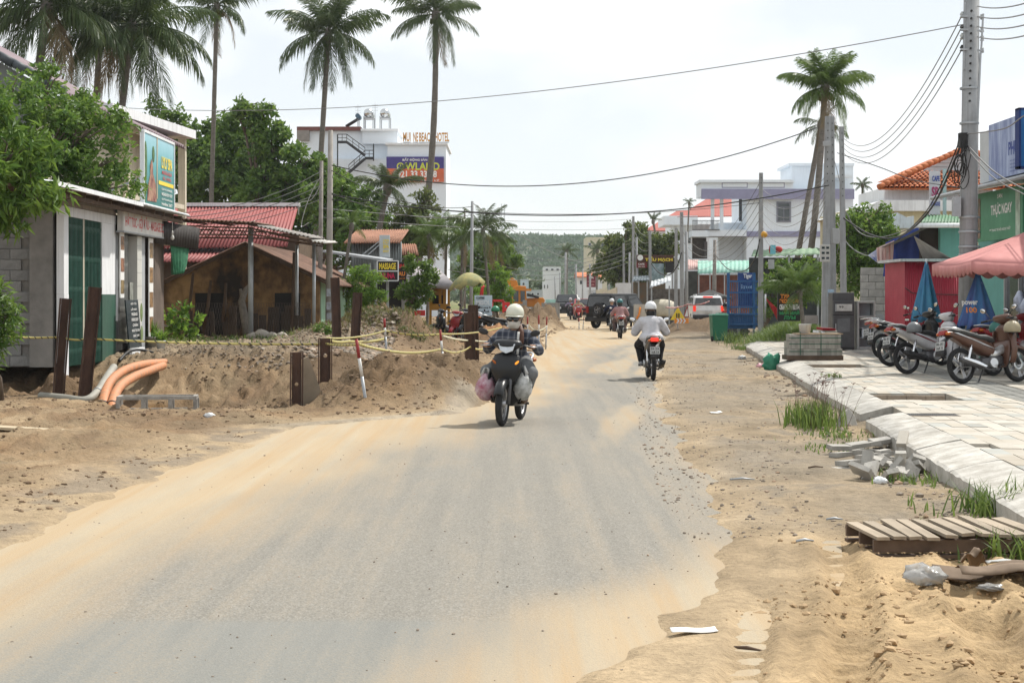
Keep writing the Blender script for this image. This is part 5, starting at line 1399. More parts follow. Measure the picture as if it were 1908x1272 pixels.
broadleaf('almond_tree','wide layered tree behind the cafe sign on the right',(8.5,122,0),[(W(1165,455,120),1.2),(W(1190,470,120),1.5),(W(1150,480,120),1.3),(W(1180,430,122),0.9),(W(1215,465,120),1.3),(W(1240,455,120),1.1),(W(1200,440,121),1.0),(W(1160,510,119),1.4),(W(1230,480,120),1.3),(W(1140,450,121),0.7),(W(1130,500,121),1.1),(W(1195,500,119),1.5)],9500,0.32,LF_OLIVE,0.6,0.25,45,sub=14)
broadleaf('block_wall_tree','dense green tree behind the twin poles and block wall',(12.0,58,0.2),[(W(1590,420,56),0.7),(W(1620,410,56),0.8),(W(1640,430,56),0.7),(W(1605,450,56),0.9),(W(1585,470,56),0.8),(W(1635,460,56),0.9),(W(1615,490,56),0.9),(W(1590,510,56),0.8),(W(1575,440,56),0.5),(W(1655,450,56),0.5)],8500,0.16,LF_MID,0.5,0.15,46,sub=14)
def grass_tuft(P,h,rng,spread=0.5,w=0.008):
 n=len(P)
 a=rng.uniform(0,2*np.pi,n);ln=rng.uniform(0.2,1.0,n)*spread
 d=np.stack([np.cos(a)*ln,np.sin(a)*ln,np.ones(n)],1);d/=np.linalg.norm(d,axis=1)[:,None]
 hh=h*rng.uniform(0.5,1.2,(n,1))
 s=np.stack([-np.sin(a),np.cos(a),np.zeros(n)],1)*w
 m1=P+d*hh*0.55;d2=d.copy();d2[:,:2]*=2.0;d2[:,2]*=0.75;tip=m1+d2*hh*0.5
 v=np.stack([P-s,P+s,m1+s*0.8,m1-s*0.8,tip],1).reshape(-1,3)
 b=np.arange(n)[:,None]*5
 return v,np.concatenate([b+np.array([0,1,2,3])]),np.concatenate([b+np.array([3,2,4])])
def tri_quad_mesh(name,v,q,t):
 me=bpy.data.meshes.new(name)
 me.from_pydata(v.tolist(),[],q.tolist()+t.tolist());me.update();return me
def grass(name,label,pts,h,spread,seed,m=GRASSM,kind=None,cat='grass',w=0.008,seedheads=0,parent=None):
 rng=np.random.default_rng(seed)
 P=np.array(pts);base=P.mean(0)
 v,q,t=grass_tuft(P-base,h,rng,spread,w)
 o=obj(name,tri_quad_mesh(name,v,q,t),m,None,base)
 if kind:tag(o,label,cat,kind=kind)
 else:tag(o,label,cat)
 if seedheads:
  mb=MB();rr=random.Random(seed)
  for i in range(seedheads):
   p=Vector(P[rr.randrange(len(P))]-base);tipp=p+Vector((rr.uniform(-0.2,0.25),rr.uniform(-0.15,0.15),h*rr.uniform(1.2,1.9)))
   mb.tube([p,p.lerp(tipp,0.6)+Vector((0,0,0.03)),tipp],[0.003,0.002,0.0015],4)
   for k in range(5):
    a_=k*1.25;mb.tube([tipp,tipp+Vector((math.cos(a_)*0.03,math.sin(a_)*0.03,0.02))],[0.004,0.002],4)
  mb.build('seed_heads',mat('seed_head',(0.16,0.10,0.08),var=0.3),o)
 return o
def scatter(cx,cy,rx,ry,n,seed,zf=None):
 rng=np.random.default_rng(seed)
 x=cx+rng.normal(size=n)*rx*0.5;y=cy+rng.normal(size=n)*ry*0.5
 z=height(x,y)-0.01 if zf is None else np.full(n,zf)
 return np.stack([x,y,z],1)
p_=G(1525,806)
grass('grass_clump','tall grass clump with seed heads beside the kerb gap',scatter(p_.x,p_.y+0.3,0.32,0.55,420,1),0.34,0.35,1,seedheads=34)
p_=G(1870,985);grass('grass_clump','grass tuft behind the pallet at the right edge',scatter(p_.x+0.05,p_.y+0.55,0.28,0.3,140,2),0.26,0.7,2)
p_=G(1880,1050);grass('grass_clump','grass tuft in front of the pallet at the right edge',scatter(p_.x,p_.y,0.25,0.3,90,3),0.22,0.8,3)
for i,(x,y,n,h,lb)in enumerate(((1365,640,260,0.5,'tall weed clump right of the green bins'),(1385,655,200,0.2,'low yellowing weeds at the start of the pavement'),(1560,820,160,0.10,'short grass at the foot of the kerb gap'),(1545,842,120,0.07,'thin creeping grass left of the kerb stones'),(1700,905,90,0.12,'sprigs of grass beside the broken paver heap'),(1720,965,14,0.15,'lone sprig of grass on bare sand'),(1600,690,70,0.08,'thin line of weeds in a pavement joint'))):
 p_=G(x,y)
 if i==6:p_=G(1552,702,SW_Z)
 grass('weeds',lb,scatter(p_.x,p_.y,0.35 if i<5 else 0.12,0.7,n,50+i,SW_Z if i==6 else None),h,0.7,50+i,cat='weeds')
pts=np.concatenate([scatter(9.2,56.2,1.4,2.4,5500,61),scatter(10.0,60,1.3,3.0,4500,62)])
grass('grass_bank','rough green grass bank behind the end of the pavement',pts,0.34,0.7,61,kind='stuff',w=0.009)
pts=np.concatenate([scatter(-4.4,48.6,1.8,2.0,2600,63),scatter(-3.5,49.2,1.4,1.6,1500,64)])
grass('heap_grass','dry grass and scrub growing over the spoil heap',pts,0.16,0.8,63,m=leafmat('dry_grass',(0.12,0.085,0.035),(0.12,0.15,0.05)),kind='stuff',w=0.012)
pts=np.concatenate([scatter(-8.6,44.5,1.0,1.5,500,65),scatter(-7.2,46.5,1.6,0.8,500,66),scatter(-6.0,43,1.0,1.0,160,67)])
grass('verge_grass','sparse green weeds along the rubble before the ochre house',pts,0.16,0.8,66,kind='stuff',w=0.01)
POT=mat('pale_pot',(0.42,0.40,0.36),rough=0.7,var=0.15)
for lb,px,py,wd,hp,gh,seed,m_ in(('squat grey planter with dark upright grass by the shop door',283,645,0.34,0.36,0.45,71,LF_MID),('white flower pot with pale spiky plant beside the planter',300,648,0.2,0.26,0.32,72,LF_BRIGHT)):
 g0=Vector((-7.75+(0.25 if seed==72 else 0),37.9+(0.4 if seed==71 else 0),0.0));g0=W(px,py,g0.y);g0.z=gz(g0.x,g0.y)-0.02
 t=thing('potted_plant',lb,'potted plant',g0)
 mb=MB();mb.lathe([(0.0,0.0),(wd*0.36,0.0),(wd*0.5,hp*0.9),(wd*0.54,hp*0.9),(wd*0.54,hp),(wd*0.46,hp),(wd*0.44,hp*0.85),(0,hp*0.85)],18);mb.build('pot',POT if seed==71 else WHITEP,t)
 rng=np.random.default_rng(seed);P=np.stack([rng.normal(size=160)*wd*0.2,rng.normal(size=160)*wd*0.2,np.full(160,hp*0.85)],1)
 v,q,tt_=grass_tuft(P,gh,rng,0.9 if seed==72 else 0.45,0.012);obj('foliage',tri_quad_mesh('foliage',v,q,tt_),m_,t)
# ------ distance: hill, hotel, far houses
hx=np.linspace(-420,520,150);hy=np.linspace(640,1150,70)
HX,HYg=np.meshgrid(hx,hy)
prof=np.interp(HX,[-420,-120,-20,40,110,200,520],[26,28,29,28.5,25,22,14])
HZ=prof*sstep(640,820,HYg)*(1+0.10*fbm(HX/60,HYg/60,4,301))+1.5*fbm(HX/14,HYg/14,3,302)*sstep(640,700,HYg)-0.5
HZ=HZ*(1-0.5*sstep(900,1150,HYg))
q=np.arange(HX.size).reshape(HX.shape)
quads=np.stack([q[:-1,:-1],q[:-1,1:],q[1:,1:],q[1:,:-1]],-1).reshape(-1,4)
me=np_mesh('hill',np.stack([HX,HYg,HZ],-1).reshape(-1,3),quads)
hill=obj('hill',me,mat('hill_scrub',(0.07,0.10,0.055),rough=1,var=0.4,vs=0.02,col2=(0.13,0.125,0.08)))
tag(hill,kind='structure')
rng=np.random.default_rng(77)
n=5200
bx_=rng.uniform(-60,190,n);by_=rng.uniform(650,900,n)
def hz_(x,y):
 pr=np.interp(x,[-420,-120,-20,40,110,200,520],[26,28,29,28.5,25,22,14])
 return pr*sstep(640,820,y)*(1+0.10*fbm(x/60,y/60,4,301))+1.5*fbm(x/14,y/14,3,302)*sstep(640,700,y)-0.5
bz_=hz_(bx_,by_)
keep=fbm(bx_/25,by_/25,3,303)>-0.4
bx_,by_,bz_=bx_[keep],by_[keep],bz_[keep]
V=[];k=26
cen=np.repeat(np.stack([bx_,by_,bz_+0.8],1),k,0)
rad=np.repeat(rng.uniform(1.2,3.0,len(bx_)),k)
g=rng.normal(size=cen.shape);g/=np.linalg.norm(g,axis=1)[:,None];g[:,2]=np.abs(g[:,2])*0.8
v,q=leaf_cloud(cen+g*rad[:,None],g,1.3,0.7,rng)
o=obj('hill_bushes',np_mesh('hill_bushes',v,q,False),leafmat('hill_leaf',(0.045,0.095,0.04),(0.09,0.155,0.06),trans=0.2));tag(o,'dark scrub covering the long hill on the horizon','scrub',kind='stuff')
n=130
tx=rng.uniform(-70,120,n);ty=rng.uniform(250,420,n)
cl=[((tx[i],ty[i],rng.uniform(1.5,6.0)),rng.uniform(2.0,3.8))for i in range(n)]
P,Nn=crown_points(cl,26000,rng,9,0.42)
v,q=leaf_cloud(P,Nn,0.9,0.65,rng)
o=obj('far_trees',np_mesh('far_trees',v,q,False),leafmat('far_leaf',(0.05,0.08,0.035),(0.11,0.15,0.06),trans=0.25));tag(o,'belt of far green trees at the foot of the hill','trees',kind='stuff')
HT=140.0
hb=thing('beach_hotel','pale blue hotel block with roof letters, stairs and steel tanks','hotel',(-11,145,0))
HOTW=mat('hotel_wall',(0.72,0.78,0.84),rough=0.75,var=0.05,vs=0.3,streak=0.06)
box_px(722,831,268,600,HT,9).wb('front_block',HOTW,hb)
box_px(612,722,296,600,HT+1.5,8).wb('stair_block',HOTW,hb)
box_px(560,740,244,300,HT+3,8).wb('roof_house',HOTW,hb)
box_px(675,741,242,268,HT+2.5,0.4).wb('roof_panel',HOTW,hb)
box_px(553,672,236,243,HT+2.6,9).wb('roof_edge',mat('brown_roof_edge',(0.16,0.06,0.05),var=0.2),hb)
box_px(553,576,243,262,HT+2.6,0.5).wb('recess_shade_panel',mat('hotel_recess_shade',(0.24,0.22,0.2),var=0.2),hb)  # flat panel, its darker colour painting the shade of a recess
box_px(672,742,240,244,HT+2.2,7).wb('roof_slab',WHITEP,hb)
box_px(718,834,266,270,HT-0.2,9.3).wb('roof_slab',WHITEP,hb)
for wtxt,x0,x1 in(('MUI',751,765),('NE',770,779),('BEACH',781,807),('HOTEL',810,837)):
 a=W(x0,264,HT+0.2);b2=W(x1,247,HT+0.2)
 lettering(wtxt,mat('orange_letters',(0.55,0.25,0.03),rough=0.5),hb,Vector(((a.x+b2.x)/2,HT+0.2,(a.z+b2.z)/2))-hb.location,b2.x-a.x,b2.z-a.z,bold=0.03)
 mb=MB();mb.box(((a.x+b2.x)/2,HT+0.25,a.z-0.05),(b2.x-a.x,0.08,0.06));mb.wb('letter_rail',GREYMET,hb)
st=MB()
for(p0,p1)in(((629,265),(646,265)),((646,265),(680,290)),((680,295),(696,295)),((680,296),(650,322))):
 a=W(p0[0],p0[1],HT+0.9);b2=W(p1[0],p1[1],HT+0.9)
 st.beam(a,b2,0.12,0.22);st.beam(a+Vector((0,0,0.65)),b2+Vector((0,0,0.65)),0.06)
 st.beam(a+Vector((0,0,0.35)),b2+Vector((0,0,0.35)),0.04)
 k=max(2,int((b2-a).length/0.5))
 for i in range(k+1):st.beam(a.lerp(b2,i/k),a.lerp(b2,i/k)+Vector((0,0,0.65)),0.04)
for x0,ya,yb in((629,251,320),(696,268,300)):st.beam(W(x0,yb,HT+0.9),W(x0,ya,HT+0.9),0.1)
st.wb('fire_stair',PLASTIC,hb)
for i,x0 in enumerate((688,718)):
 tk=thing('water_tank',['round steel water tank on the hotel roof, nearer the solar heater','round steel water tank on the hotel roof, nearer the letters'][i],'water tank',W(x0,240,HT+4),0,'steel tanks on the hotel roof')
 c_=W(x0,213,HT+4)-tk.location;r_=9.2/F*HT
 mb=MB();mb.lathe([(0.02,-1.2),(r_*0.7,-1.12),(r_*0.98,-0.85),(r_,-0.7),(r_,0.7),(r_*0.98,0.85),(r_*0.7,1.12),(0.02,1.2)],22,Matrix.Translation(c_)@Matrix.Rotation(R(90),4,'X'));mb.build('tank',mat('tank_steel',(0.55,0.57,0.58),rough=0.25,metal=0.9,var=0.15),tk)
 for sx_ in(-1,1):
  for sy_ in(-0.8,0.8):
   mb=MB();mb.beam((sx_*r_*0.95,sy_,-0.05),(sx_*r_*0.95,sy_,c_.z-r_*0.6),0.07);mb.build('leg',GREYMET,tk)
 mb=MB();mb.box((0,0,c_.z-r_*0.95),(r_*2,1.8,0.06));mb.build('stand',GREYMET,tk)
sh=thing('solar_heater','tilted solar water heater on the hotel roof','solar heater',W(660,240,HT+4))
a=W(645,236,HT+4);b2=W(668,222,HT+4)
mb=MB()
for i in range(9):mb.cyl((a.x-sh.location.x,i*0.16-0.7,a.z-sh.location.z),(b2.x-sh.location.x,i*0.16-0.7,b2.z-sh.location.z),0.05,n=6)
mb.build('tubes',PLASTIC,sh)
c_=W(668,218,HT+4)-sh.location
mb=MB();mb.cyl((c_.x,-0.9,c_.z),(c_.x,0.9,c_.z),0.2,n=14);mb.build('drum',mat('blue_drum',(0.08,0.14,0.2)),sh)
mb=MB();mb.beam((c_.x,-0.6,0),(c_.x,-0.6,c_.z),0.06);mb.beam((c_.x,0.6,0),(c_.x,0.6,c_.z),0.06);mb.build('stand',GREYMET,sh)
for i,(x0,y0)in enumerate(((699,190),(667,195),(679,205))):
 mb=MB();mb.cyl(W(x0,242,HT+5),W(x0,y0,HT+5),0.03,0.015,n=6)
 if i<2:
  for k in range(3):c_=W(x0,y0+6+k*5,HT+5);mb.beam(c_-Vector((0.25,0,0)),c_+Vector((0.25,0,0)),0.02)
 tag(mb.build('roof_antenna',GREYMET),['tall thin antenna between the two roof tanks','short antenna above the solar heater','small bare mast left of the roof tanks'][i],'antenna','antennas on the hotel roof')
hs=thing('estate_billboard','purple and orange real estate billboard on the hotel wall','billboard',W(774,340,HT-0.2))
box_px(720,827,292,314,HT-0.25,0.2).wb('upper_panel',mat('violet_print',(0.05,0.035,0.20),rough=0.4,var=0.08),hs)
box_px(720,827,314.2,339,HT-0.25,0.2).wb('lower_panel',mat('orange_red_print',(0.62,0.13,0.05),rough=0.4,vs=0.5,var=0.3),hs)
def hl(txt,m,x0,x1,y0,y1):
 a=W(x0,y1,HT-0.27);b2=W(x1,y0,HT-0.27)
 lettering(txt,m,hs,Vector(((a.x+b2.x)/2,HT-0.27,(a.z+b2.z)/2))-hs.location,b2.x-a.x,b2.z-a.z,bold=0.03)
hl('BẤT ĐỘNG SẢN',WHITEPR,750,796,294,301)
LIME=mat('lime_print',(0.55,0.60,0.06),var=0.05)
hl('WLAND',LIME,755,819,303,317)
mb=MB();c_=W(746,310,HT-0.27);mb.lathe([(0.2,0),(0.30,0),(0.30,0.02),(0.2,0.02)],20,Matrix.Translation(c_)@Matrix.Rotation(R(90),4,'X'),close=True);mb.box(c_,(0.06,0.02,0.3));mb.wb('emblem',LIME,hs)
hl('0921 33 33 68',WHITEPR,733,814,318,331)
hl('HỖ TRỢ PHÁP LÝ',WHITEPR,752,819,333,339)
def house_px(name,label,x0,x1,ytop,Y,wallm,roofm=None,yroof=None,wins=(),depth=6,cat='house',ybot=600):
 t=thing(name,label,cat,(W((x0+x1)/2,0,Y).x,Y+depth/2,0))
 box_px(x0,x1,ytop,ybot,Y,depth).wb('wall',wallm,t)
 if roofm:
  mb=MB();a,b2=W(x0-2,ytop,Y-0.5),W(x1+2,ytop,Y-0.5);zr_=W(0,yroof,Y+depth/2).z
  mb.add([a,b2,(b2.x,Y+depth/2,zr_),(a.x,Y+depth/2,zr_)],[(0,1,2,3)])
  mb.add([(a.x,Y+depth/2,zr_),(b2.x,Y+depth/2,zr_),(b2.x,Y+depth,a.z),(a.x,Y+depth,a.z)],[(0,1,2,3)])
  mb.wb('roof',roofm,t,solid=0.1)
 for(wx0,wx1,wy0,wy1)in wins:
  f_=box_px(wx0,wx1,wy0,wy1,Y-0.06,0.1).wb('window',WHITEP,t)
  box_px(wx0+0.6,wx1-0.6,wy0+0.6,wy1-0.6,Y-0.09,0.05).wb('pane',GLASS,f_)
 return t
WW=mat('far_white',(0.62,0.64,0.66),var=0.1,vs=0.2);FY=mat('far_cream',(0.55,0.50,0.38),var=0.1)
house_px('church_tower','cream tower with arched opening above the far palms',1092,1131,442,260,FY,wins=((1096,1102,452,462),(1120,1127,452,462)),depth=9)
house_px('far_white_house','long white building on the slope before the hill',1013,1045,497,330,WW,wins=((1016,1022,500,505),(1026,1032,500,505),(1036,1042,500,505)),depth=12)
house_px('far_house','narrow white house beside the leaning wire',1011,1025,524,250,WW,wins=((1013,1016,530,538),(1019,1022,530,538)))
house_px('far_house','pale house with orange roof behind the maroon sign',1075,1122,516,210,WW,TERRA,508,wins=((1080,1086,522,530),(1098,1104,522,530)))
house_px('far_house','low grey house behind the black car',1100,1130,540,180,mat('far_grey',(0.4,0.41,0.42),var=0.2),wins=((1104,1112,545,552),))
house_px('far_house','flat white house at the bend left of the poles',970,985,520,240,mat('far_bluegrey',(0.42,0.5,0.56),var=0.2),wins=((973,978,526,532),))
house_px('far_house','cream house low in the bend behind the digger',985,1010,540,230,mat('far_dim',(0.36,0.40,0.42),var=0.2),wins=((990,995,545,550),(1000,1005,545,550)))
house_px('turquoise_awning_house','low building with turquoise awning behind the concrete wall',1018,1046,558,165,mat('turquoise',(0.28,0.5,0.47),var=0.2),depth=4)
sign_px('maroon_sign','tall maroon sign with pale lettering on a street pole',1093,1110,512,535,165,mat('maroon_print',(0.14,0.015,0.03),var=0.15),[('SPA',1097,1106,514,519,WHITEPR),('MASSAGE',1095,1108,523,526,mat('dull_pink',(0.4,0.2,0.2))),('HAIR',1095,1108,529,532,mat('dull_pink',(0.4,0.2,0.2)))],posts=False)
gwl=thing('garden_wall','cream garden wall with tall pier behind the black car','wall',(W(1125,0,128).x,128,0))
a=W(1100,555,150);b2=W(1152,535,105)
mb=MB();mb.add([a+Vector((0,0,0)),b2,(b2.x,b2.y,0),(a.x,a.y,0)],[(0,1,2,3)]);mb.wb('wall',FY,gwl,solid=0.25)
for x_,y_,Y_ in((1118,540,138),(1124,538,132)):
 q0=W(x_,y_,Y_);mb=MB();mb.box((q0.x,Y_,q0.z/2),(0.6,0.6,q0.z));mb.wb('pier',FY,gwl)
house_px('kiosk','white and grey kiosk panel behind the pink rider',1152,1176,527,104,mat('kiosk_white',(0.55,0.57,0.6),var=0.2,vs=1.0),depth=3,cat='kiosk')
tin=thing('tin_house','grey tin shack with rusty roof behind the massage sauna sign','shack',(-6.5,66,0.3))
mb=MB();corrugate(mb,W(655,450,64),W(748,450,64),W(655,510,64),W(748,510,64),20,0.03,up=Vector((0,1,0)));mb.wb('wall',mat('tin_wall',(0.24,0.28,0.29),rough=0.6,var=0.3,vs=2,streak=0.5),tin,solid=0.02)
mb=MB();corrugate(mb,W(640,453,63),W(745,452,63),W(665,429,67),W(762,428,67),22,0.03);mb.wb('roof',mat('rust_sheet2',(0.27,0.13,0.08),rough=0.85,var=0.4,vs=2.5),tin,solid=0.02)
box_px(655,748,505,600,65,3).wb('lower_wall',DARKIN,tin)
mb=MB();corrugate(mb,W(745,475,66),W(780,475,66),W(745,455,69),W(775,455,69),8,0.03);mb.wb('roof',mat('rust_sheet2',(0.27,0.13,0.08)),tin,solid=0.02)
lean=thing('metal_awning','grey awning frame on posts carrying the massage sauna signs','frame',(-5,60,0.3))
mb=MB();mb.prism([(0,0),(0,0.1),(1,0.1),(1,0)],0,1,'y');mb.v=[tuple(p)for p in[W(600,470,58),W(600,466,58),W(722,484,58),W(722,488,58),W(610,470,60),W(610,466,60),W(732,482,60),W(732,486,60)]];mb.wb('awning',GREYMET,lean)
for x_ in(700,722):
 q0=W(x_,486,58.2);mb=MB();mb.beam((q0.x,58.2,0.2),(q0.x,58.2,q0.z),0.09);mb.wb('post',PGREY,lean)
mb=MB();mb.beam(W(690,505,58.1),W(702,505,58.1),0.08);mb.beam(W(690,490,58.1),W(690,508,58.1),0.05);mb.wb('bracket',PGREY,lean)
for q0,q1 in(((676,474),(706,450)),((684,476),(708,455))):
 mb=MB();mb.beam(W(*q0,58.4),W(*q1,58.4),0.035);mb.wb('strut',PGREY,lean)
sign_px('small_roof_sign','pale blue upright sign with yellow letters above the tin awning',707,726,438,479,58,mat('pale_sign',(0.5,0.56,0.6),var=0.15),[('LYLY',714,725,446,454,YELPR),('SPA',714,725,456,463,YELPR),('BODY',714,725,466,470,YELPR)],posts=False)
MSS=sign_px('massage_sauna_sign','black square sign reading massage sauna in yellow and red',704,741,487,522,57.8,mat('sign_black',(0.012,0.012,0.014),rough=0.4),[('MASSAGE',706.5,738,490,502,YELPR),('SAUNA',707,736,508,519,mat('crimson_print',(0.5,0.02,0.08),var=0.05))],posts=False)
fm_=MB()
for(xa_,ya_,xb_,yb_)in((703,486,742,486),(703,523,742,523),(703,486,703,523),(742,486,742,523),(703,505,742,505)):fm_.beam(W(xa_,ya_,57.75),W(xb_,yb_,57.75),0.035)
fm_.wb('border',WHITEP,MSS)
sign_px('dark_side_sign','dark sign with faded orange letters right of the sauna sign',741,757,488,525,58.5,mat('sign_dark',(0.02,0.015,0.015)),[('AU',742,755,506,514,ORPR),('SPA',742,755,492,500,REDP),('PHỤC HỒI',742,755,517,520,ORPR)],posts=False)
cs=thing('coffee_stall','yellow framed coffee stall under a grey fabric awning','stall',(W(825,0,62).x,62,0.3))
a,b2,c2,d2=W(755,522,62),W(845,530,58.5),W(815,498,64),W(765,496,65)
mb=MB();mb.grid([[a,a.lerp(b2,0.5),b2],[d2,d2.lerp(c2,0.5),c2]]);mb.grid([[a,a.lerp(b2,0.5),b2],[a+Vector((0,0,-0.15)),a.lerp(b2,0.5)+Vector((0,0,-0.2)),b2+Vector((0,0,-0.18))]])
mb.grid([[b2,W(850,533,64)],[b2+Vector((0,0,-0.2)),W(850,540,64)]]);mb.grid([[b2,c2],[W(850,533,64),c2]])
mb.wb('awning',mat('grey_awning',(0.30,0.28,0.29),rough=0.8,var=0.15),cs,solid=0.01)
YEL=mat('yellow_frame',(0.42,0.22,0.03),rough=0.6,var=0.25)
for x_ in(802,820,828,836):
 q0=W(x_,620,62);mb=MB();mb.beam((q0.x,62,0.3),(q0.x,62,2.3),0.09);mb.wb('post',YEL,cs)
box_px(800,838,566,578,61.9,0.5).wb('counter',YEL,cs)
box_px(802,826,532,566,63,0.1).wb('back_board',mat('yellow_back',(0.35,0.2,0.04),vs=3,col2=(0.06,0.04,0.02)),cs)
box_px(806,826,550,566,62.3,0.3).wb('machine',BLACK,cs)
ps=thing('patched_parasol','tattered yellow and green parasol leaning over the motorbikes','umbrella',(W(862,0,58).x,58,0.3))
mb=MB();cpt=W(870,508,58);rr_=34/F*58
rows=[]
for j in range(5):
 v=j/4;rows.append([cpt+Vector((math.cos(a_*2*math.pi/16)*rr_*v,math.sin(a_*2*math.pi/16)*rr_*v,-0.42*v*v-(0.12 if(a_%2 and j==4)else 0)+0.12*math.cos(a_*2*math.pi/16)*v))for a_ in range(16)])
mb.grid(rows,close=True);mb.wb('canopy',mat('patched_cloth',(0.40,0.33,0.12),rough=0.8,vs=3,col2=(0.14,0.18,0.10)),ps,solid=0.006)
mb=MB();mb.cyl(W(862,572,58),cpt,0.025);mb.wb('pole',GREYMET,ps)
sign_px('coffee_board','pale blue hand-lettered coffee board behind the parked bikes',884,917,550,588,57,mat('coffee_board',(0.48,0.58,0.64),var=0.1),[('COFFEE',887,903,553,557,BLACK),('MISOL',887,914,559,568,mat('pale_print2',(0.68,0.72,0.74))),('cà phê mang đi',888,914,571,575,BLACK),('sinh tố',889,912,578,582,BLACK)],posts=False)
# ------ poles and wires
POLEC=mat('pole_concrete',(0.30,0.31,0.32),rough=0.85,var=0.2,vs=2.5,bump=0.2,bs=30,streak=0.35)
POLEW=mat('pole_weathered',(0.24,0.22,0.20),rough=0.9,var=0.35,vs=3,bump=0.3,bs=25,streak=0.4)
HOLE=mat('pole_hole',(0.03,0.03,0.03))
WIRE=mat('wire_black',(0.018,0.018,0.018),rough=0.6)
WIREG=mat('wire_grey',(0.20,0.20,0.20),rough=0.6)
def pole_px(label,xt,yt,xb,Y,wpx,m=None,square=False,holes=0,rb=None,group='street poles',yb=None):
 t0=W(xt,yt,Y);b_=W(xb,600,Y);b_.z=0.0
 if yb:b_=W(xb,yb,Y)
 t=thing('utility_pole',label,'pole',b_,0,group)
 d=t0-b_;r1=wpx/F*Y/2;r0=rb/F*Y/2 if rb else r1*1.25
 mb=MB()
 if square:
  a,b2=frame_of(d);vs=[]
  for p,r in((Vector((0,0,-0.2)),r0),(d,r1)):
   for u,v in((-1,-1),(1,-1),(1,1),(-1,1)):vs.append(p+Vector((u*r,v*r*0.8,0)))
  mb.add(vs,[(3,2,1,0),(4,5,6,7),(0,1,5,4),(1,2,6,5),(2,3,7,6),(3,0,4,7)])
 else:
  mb.tube([Vector((0,0,-0.2)),d*0.5,d],[r0,(r0+r1)/2,r1],14)
 mb.build('shaft',m or POLEC,t,bevel=0.01 if square else 0)
 for i in range(holes):
  p=d*(1-0.03-i*0.03);mb=MB();mb.box(p+Vector((0,-r1*1.0,0)),(r1*0.35,r1*0.14,r1*0.5));mb.build('bolt_hole',HOLE,t)
 return t
R1=pole_px('tall thick concrete pole with insulators and cable coils at right',1811,-60,1801,32,28,holes=0,rb=36,group='street poles')
for i in range(13):
 p_=W(1811-(i*14+20)*0.02,20+i*14,31.83)-R1.location;mb=MB();mb.cyl(p_,p_+Vector((0,0.05,0)),0.02,n=8);mb.build('bolt_hole',HOLE,R1)
for yy in(165,230,405,432,460,475,500):
 c_=W(1806,yy,32)-R1.location;mb=MB();mb.lathe([(0.172+(yy-160)*0.00008,-0.02),(0.178+(yy-160)*0.00008,0),(0.172+(yy-160)*0.00008,0.02)],18,Matrix.Translation(c_));mb.build('band',GREYMET,R1)
for i,yy in enumerate((28,52,68,90)):
 c_=W(1793,yy,32)-R1.location;mb=MB();mb.lathe([(0.02,-0.06),(0.05,-0.05),(0.03,-0.02),(0.05,0.01),(0.03,0.04),(0.02,0.06)],10,Matrix.Translation(c_));mb.build('insulator',mat('porcelain',(0.45,0.47,0.46),rough=0.25)if i%2==0 else WIRE,R1)
 c_=W(1830,yy+4,32)-R1.location;mb=MB();mb.lathe([(0.02,-0.05),(0.04,-0.04),(0.025,0),(0.04,0.04),(0.02,0.05)],10,Matrix.Translation(c_));mb.build('insulator',mat('porcelain',(0.45,0.47,0.46)),R1)
mb=MB()
for yy in(30,55,92):mb.beam(W(1790,yy,31.9)-R1.location,W(1833,yy+3,31.9)-R1.location,0.035)
mb.beam(W(1832,26,31.9)-R1.location,W(1828,100,31.9)-R1.location,0.03);mb.beam(W(1827,98,31.9)-R1.location,W(1821,235,31.9)-R1.location,0.035)
mb.beam(W(1798,5,31.95)-R1.location,W(1796,130,31.95)-R1.location,0.04)
mb.build('bracket',GREYMET,R1)
mb=MB()
rnd=random.Random(4)
for k in range(6):
 c_=W(1790+rnd.uniform(-6,6),318+rnd.uniform(-15,15),31.75)-R1.location;rr=rnd.uniform(0.10,0.22);tl=rnd.uniform(-0.3,0.3)
 mb.tube([c_+Vector((math.cos(a)*rr*0.55,0.05*math.sin(a*2+k),math.sin(a)*rr*1.25+tl*math.cos(a)*rr))for a in np.linspace(0,2*math.pi,16)],0.009,5,cap=False)
for k in range(10):
 p0=W(1792+rnd.uniform(-8,12),246+rnd.uniform(0,14),31.75)-R1.location;p1=W(1795+rnd.uniform(-14,10),rnd.uniform(280,345),31.7)-R1.location
 mb.tube([p0,p0.lerp(p1,0.5)+Vector((rnd.uniform(-0.12,0.12),-0.04,-0.05)),p1],0.009,5)
mb.build('cable_coils',WIRE,R1)
mb=MB();c_=W(1793,262,31.8)-R1.location;mb.box(c_,(0.12,0.16,0.28));mb.build('clamp',WIRE,R1)
mb=MB();mb.box(W(1782,385,31.9)-R1.location,(0.14,0.14,0.36));mb.build('junction_box',GREYMET,R1)
R2=pole_px('left one of the twin square poles carrying a meter box',1542,217,1537,47,9,square=True,holes=9,rb=16)
R2b=pole_px('right one of the twin square poles, close to the bare pole',1550,217,1552,47.4,8,square=True,holes=9,rb=14)
R3=pole_px('bare square pole right of the twin poles',1568,236,1573,46,8,square=True,holes=10,rb=12)
R4=pole_px('square pole with yellow float and blue crate beside the blue gate',1418,322,1417,61,7,square=True,holes=2,rb=10)
R5=pole_px('stubby weathered pole with tangled wires before the green roof',1332,447,1330,107,6,m=POLEW,rb=9)
R6=pole_px('tallest pole of the cluster before the pale blue house',1270,395,1271,88,6,square=True,holes=4,rb=8)
pole_px('left pole of the cluster before the pale blue house',1260,425,1259,90,5,square=True,rb=7)
pole_px('right short pole of the cluster before the pale blue house',1279,432,1280,86,5,rb=6)
pole_px('pole in front of the brown cafe sign',1211,430,1212,94,5,square=True,rb=6)
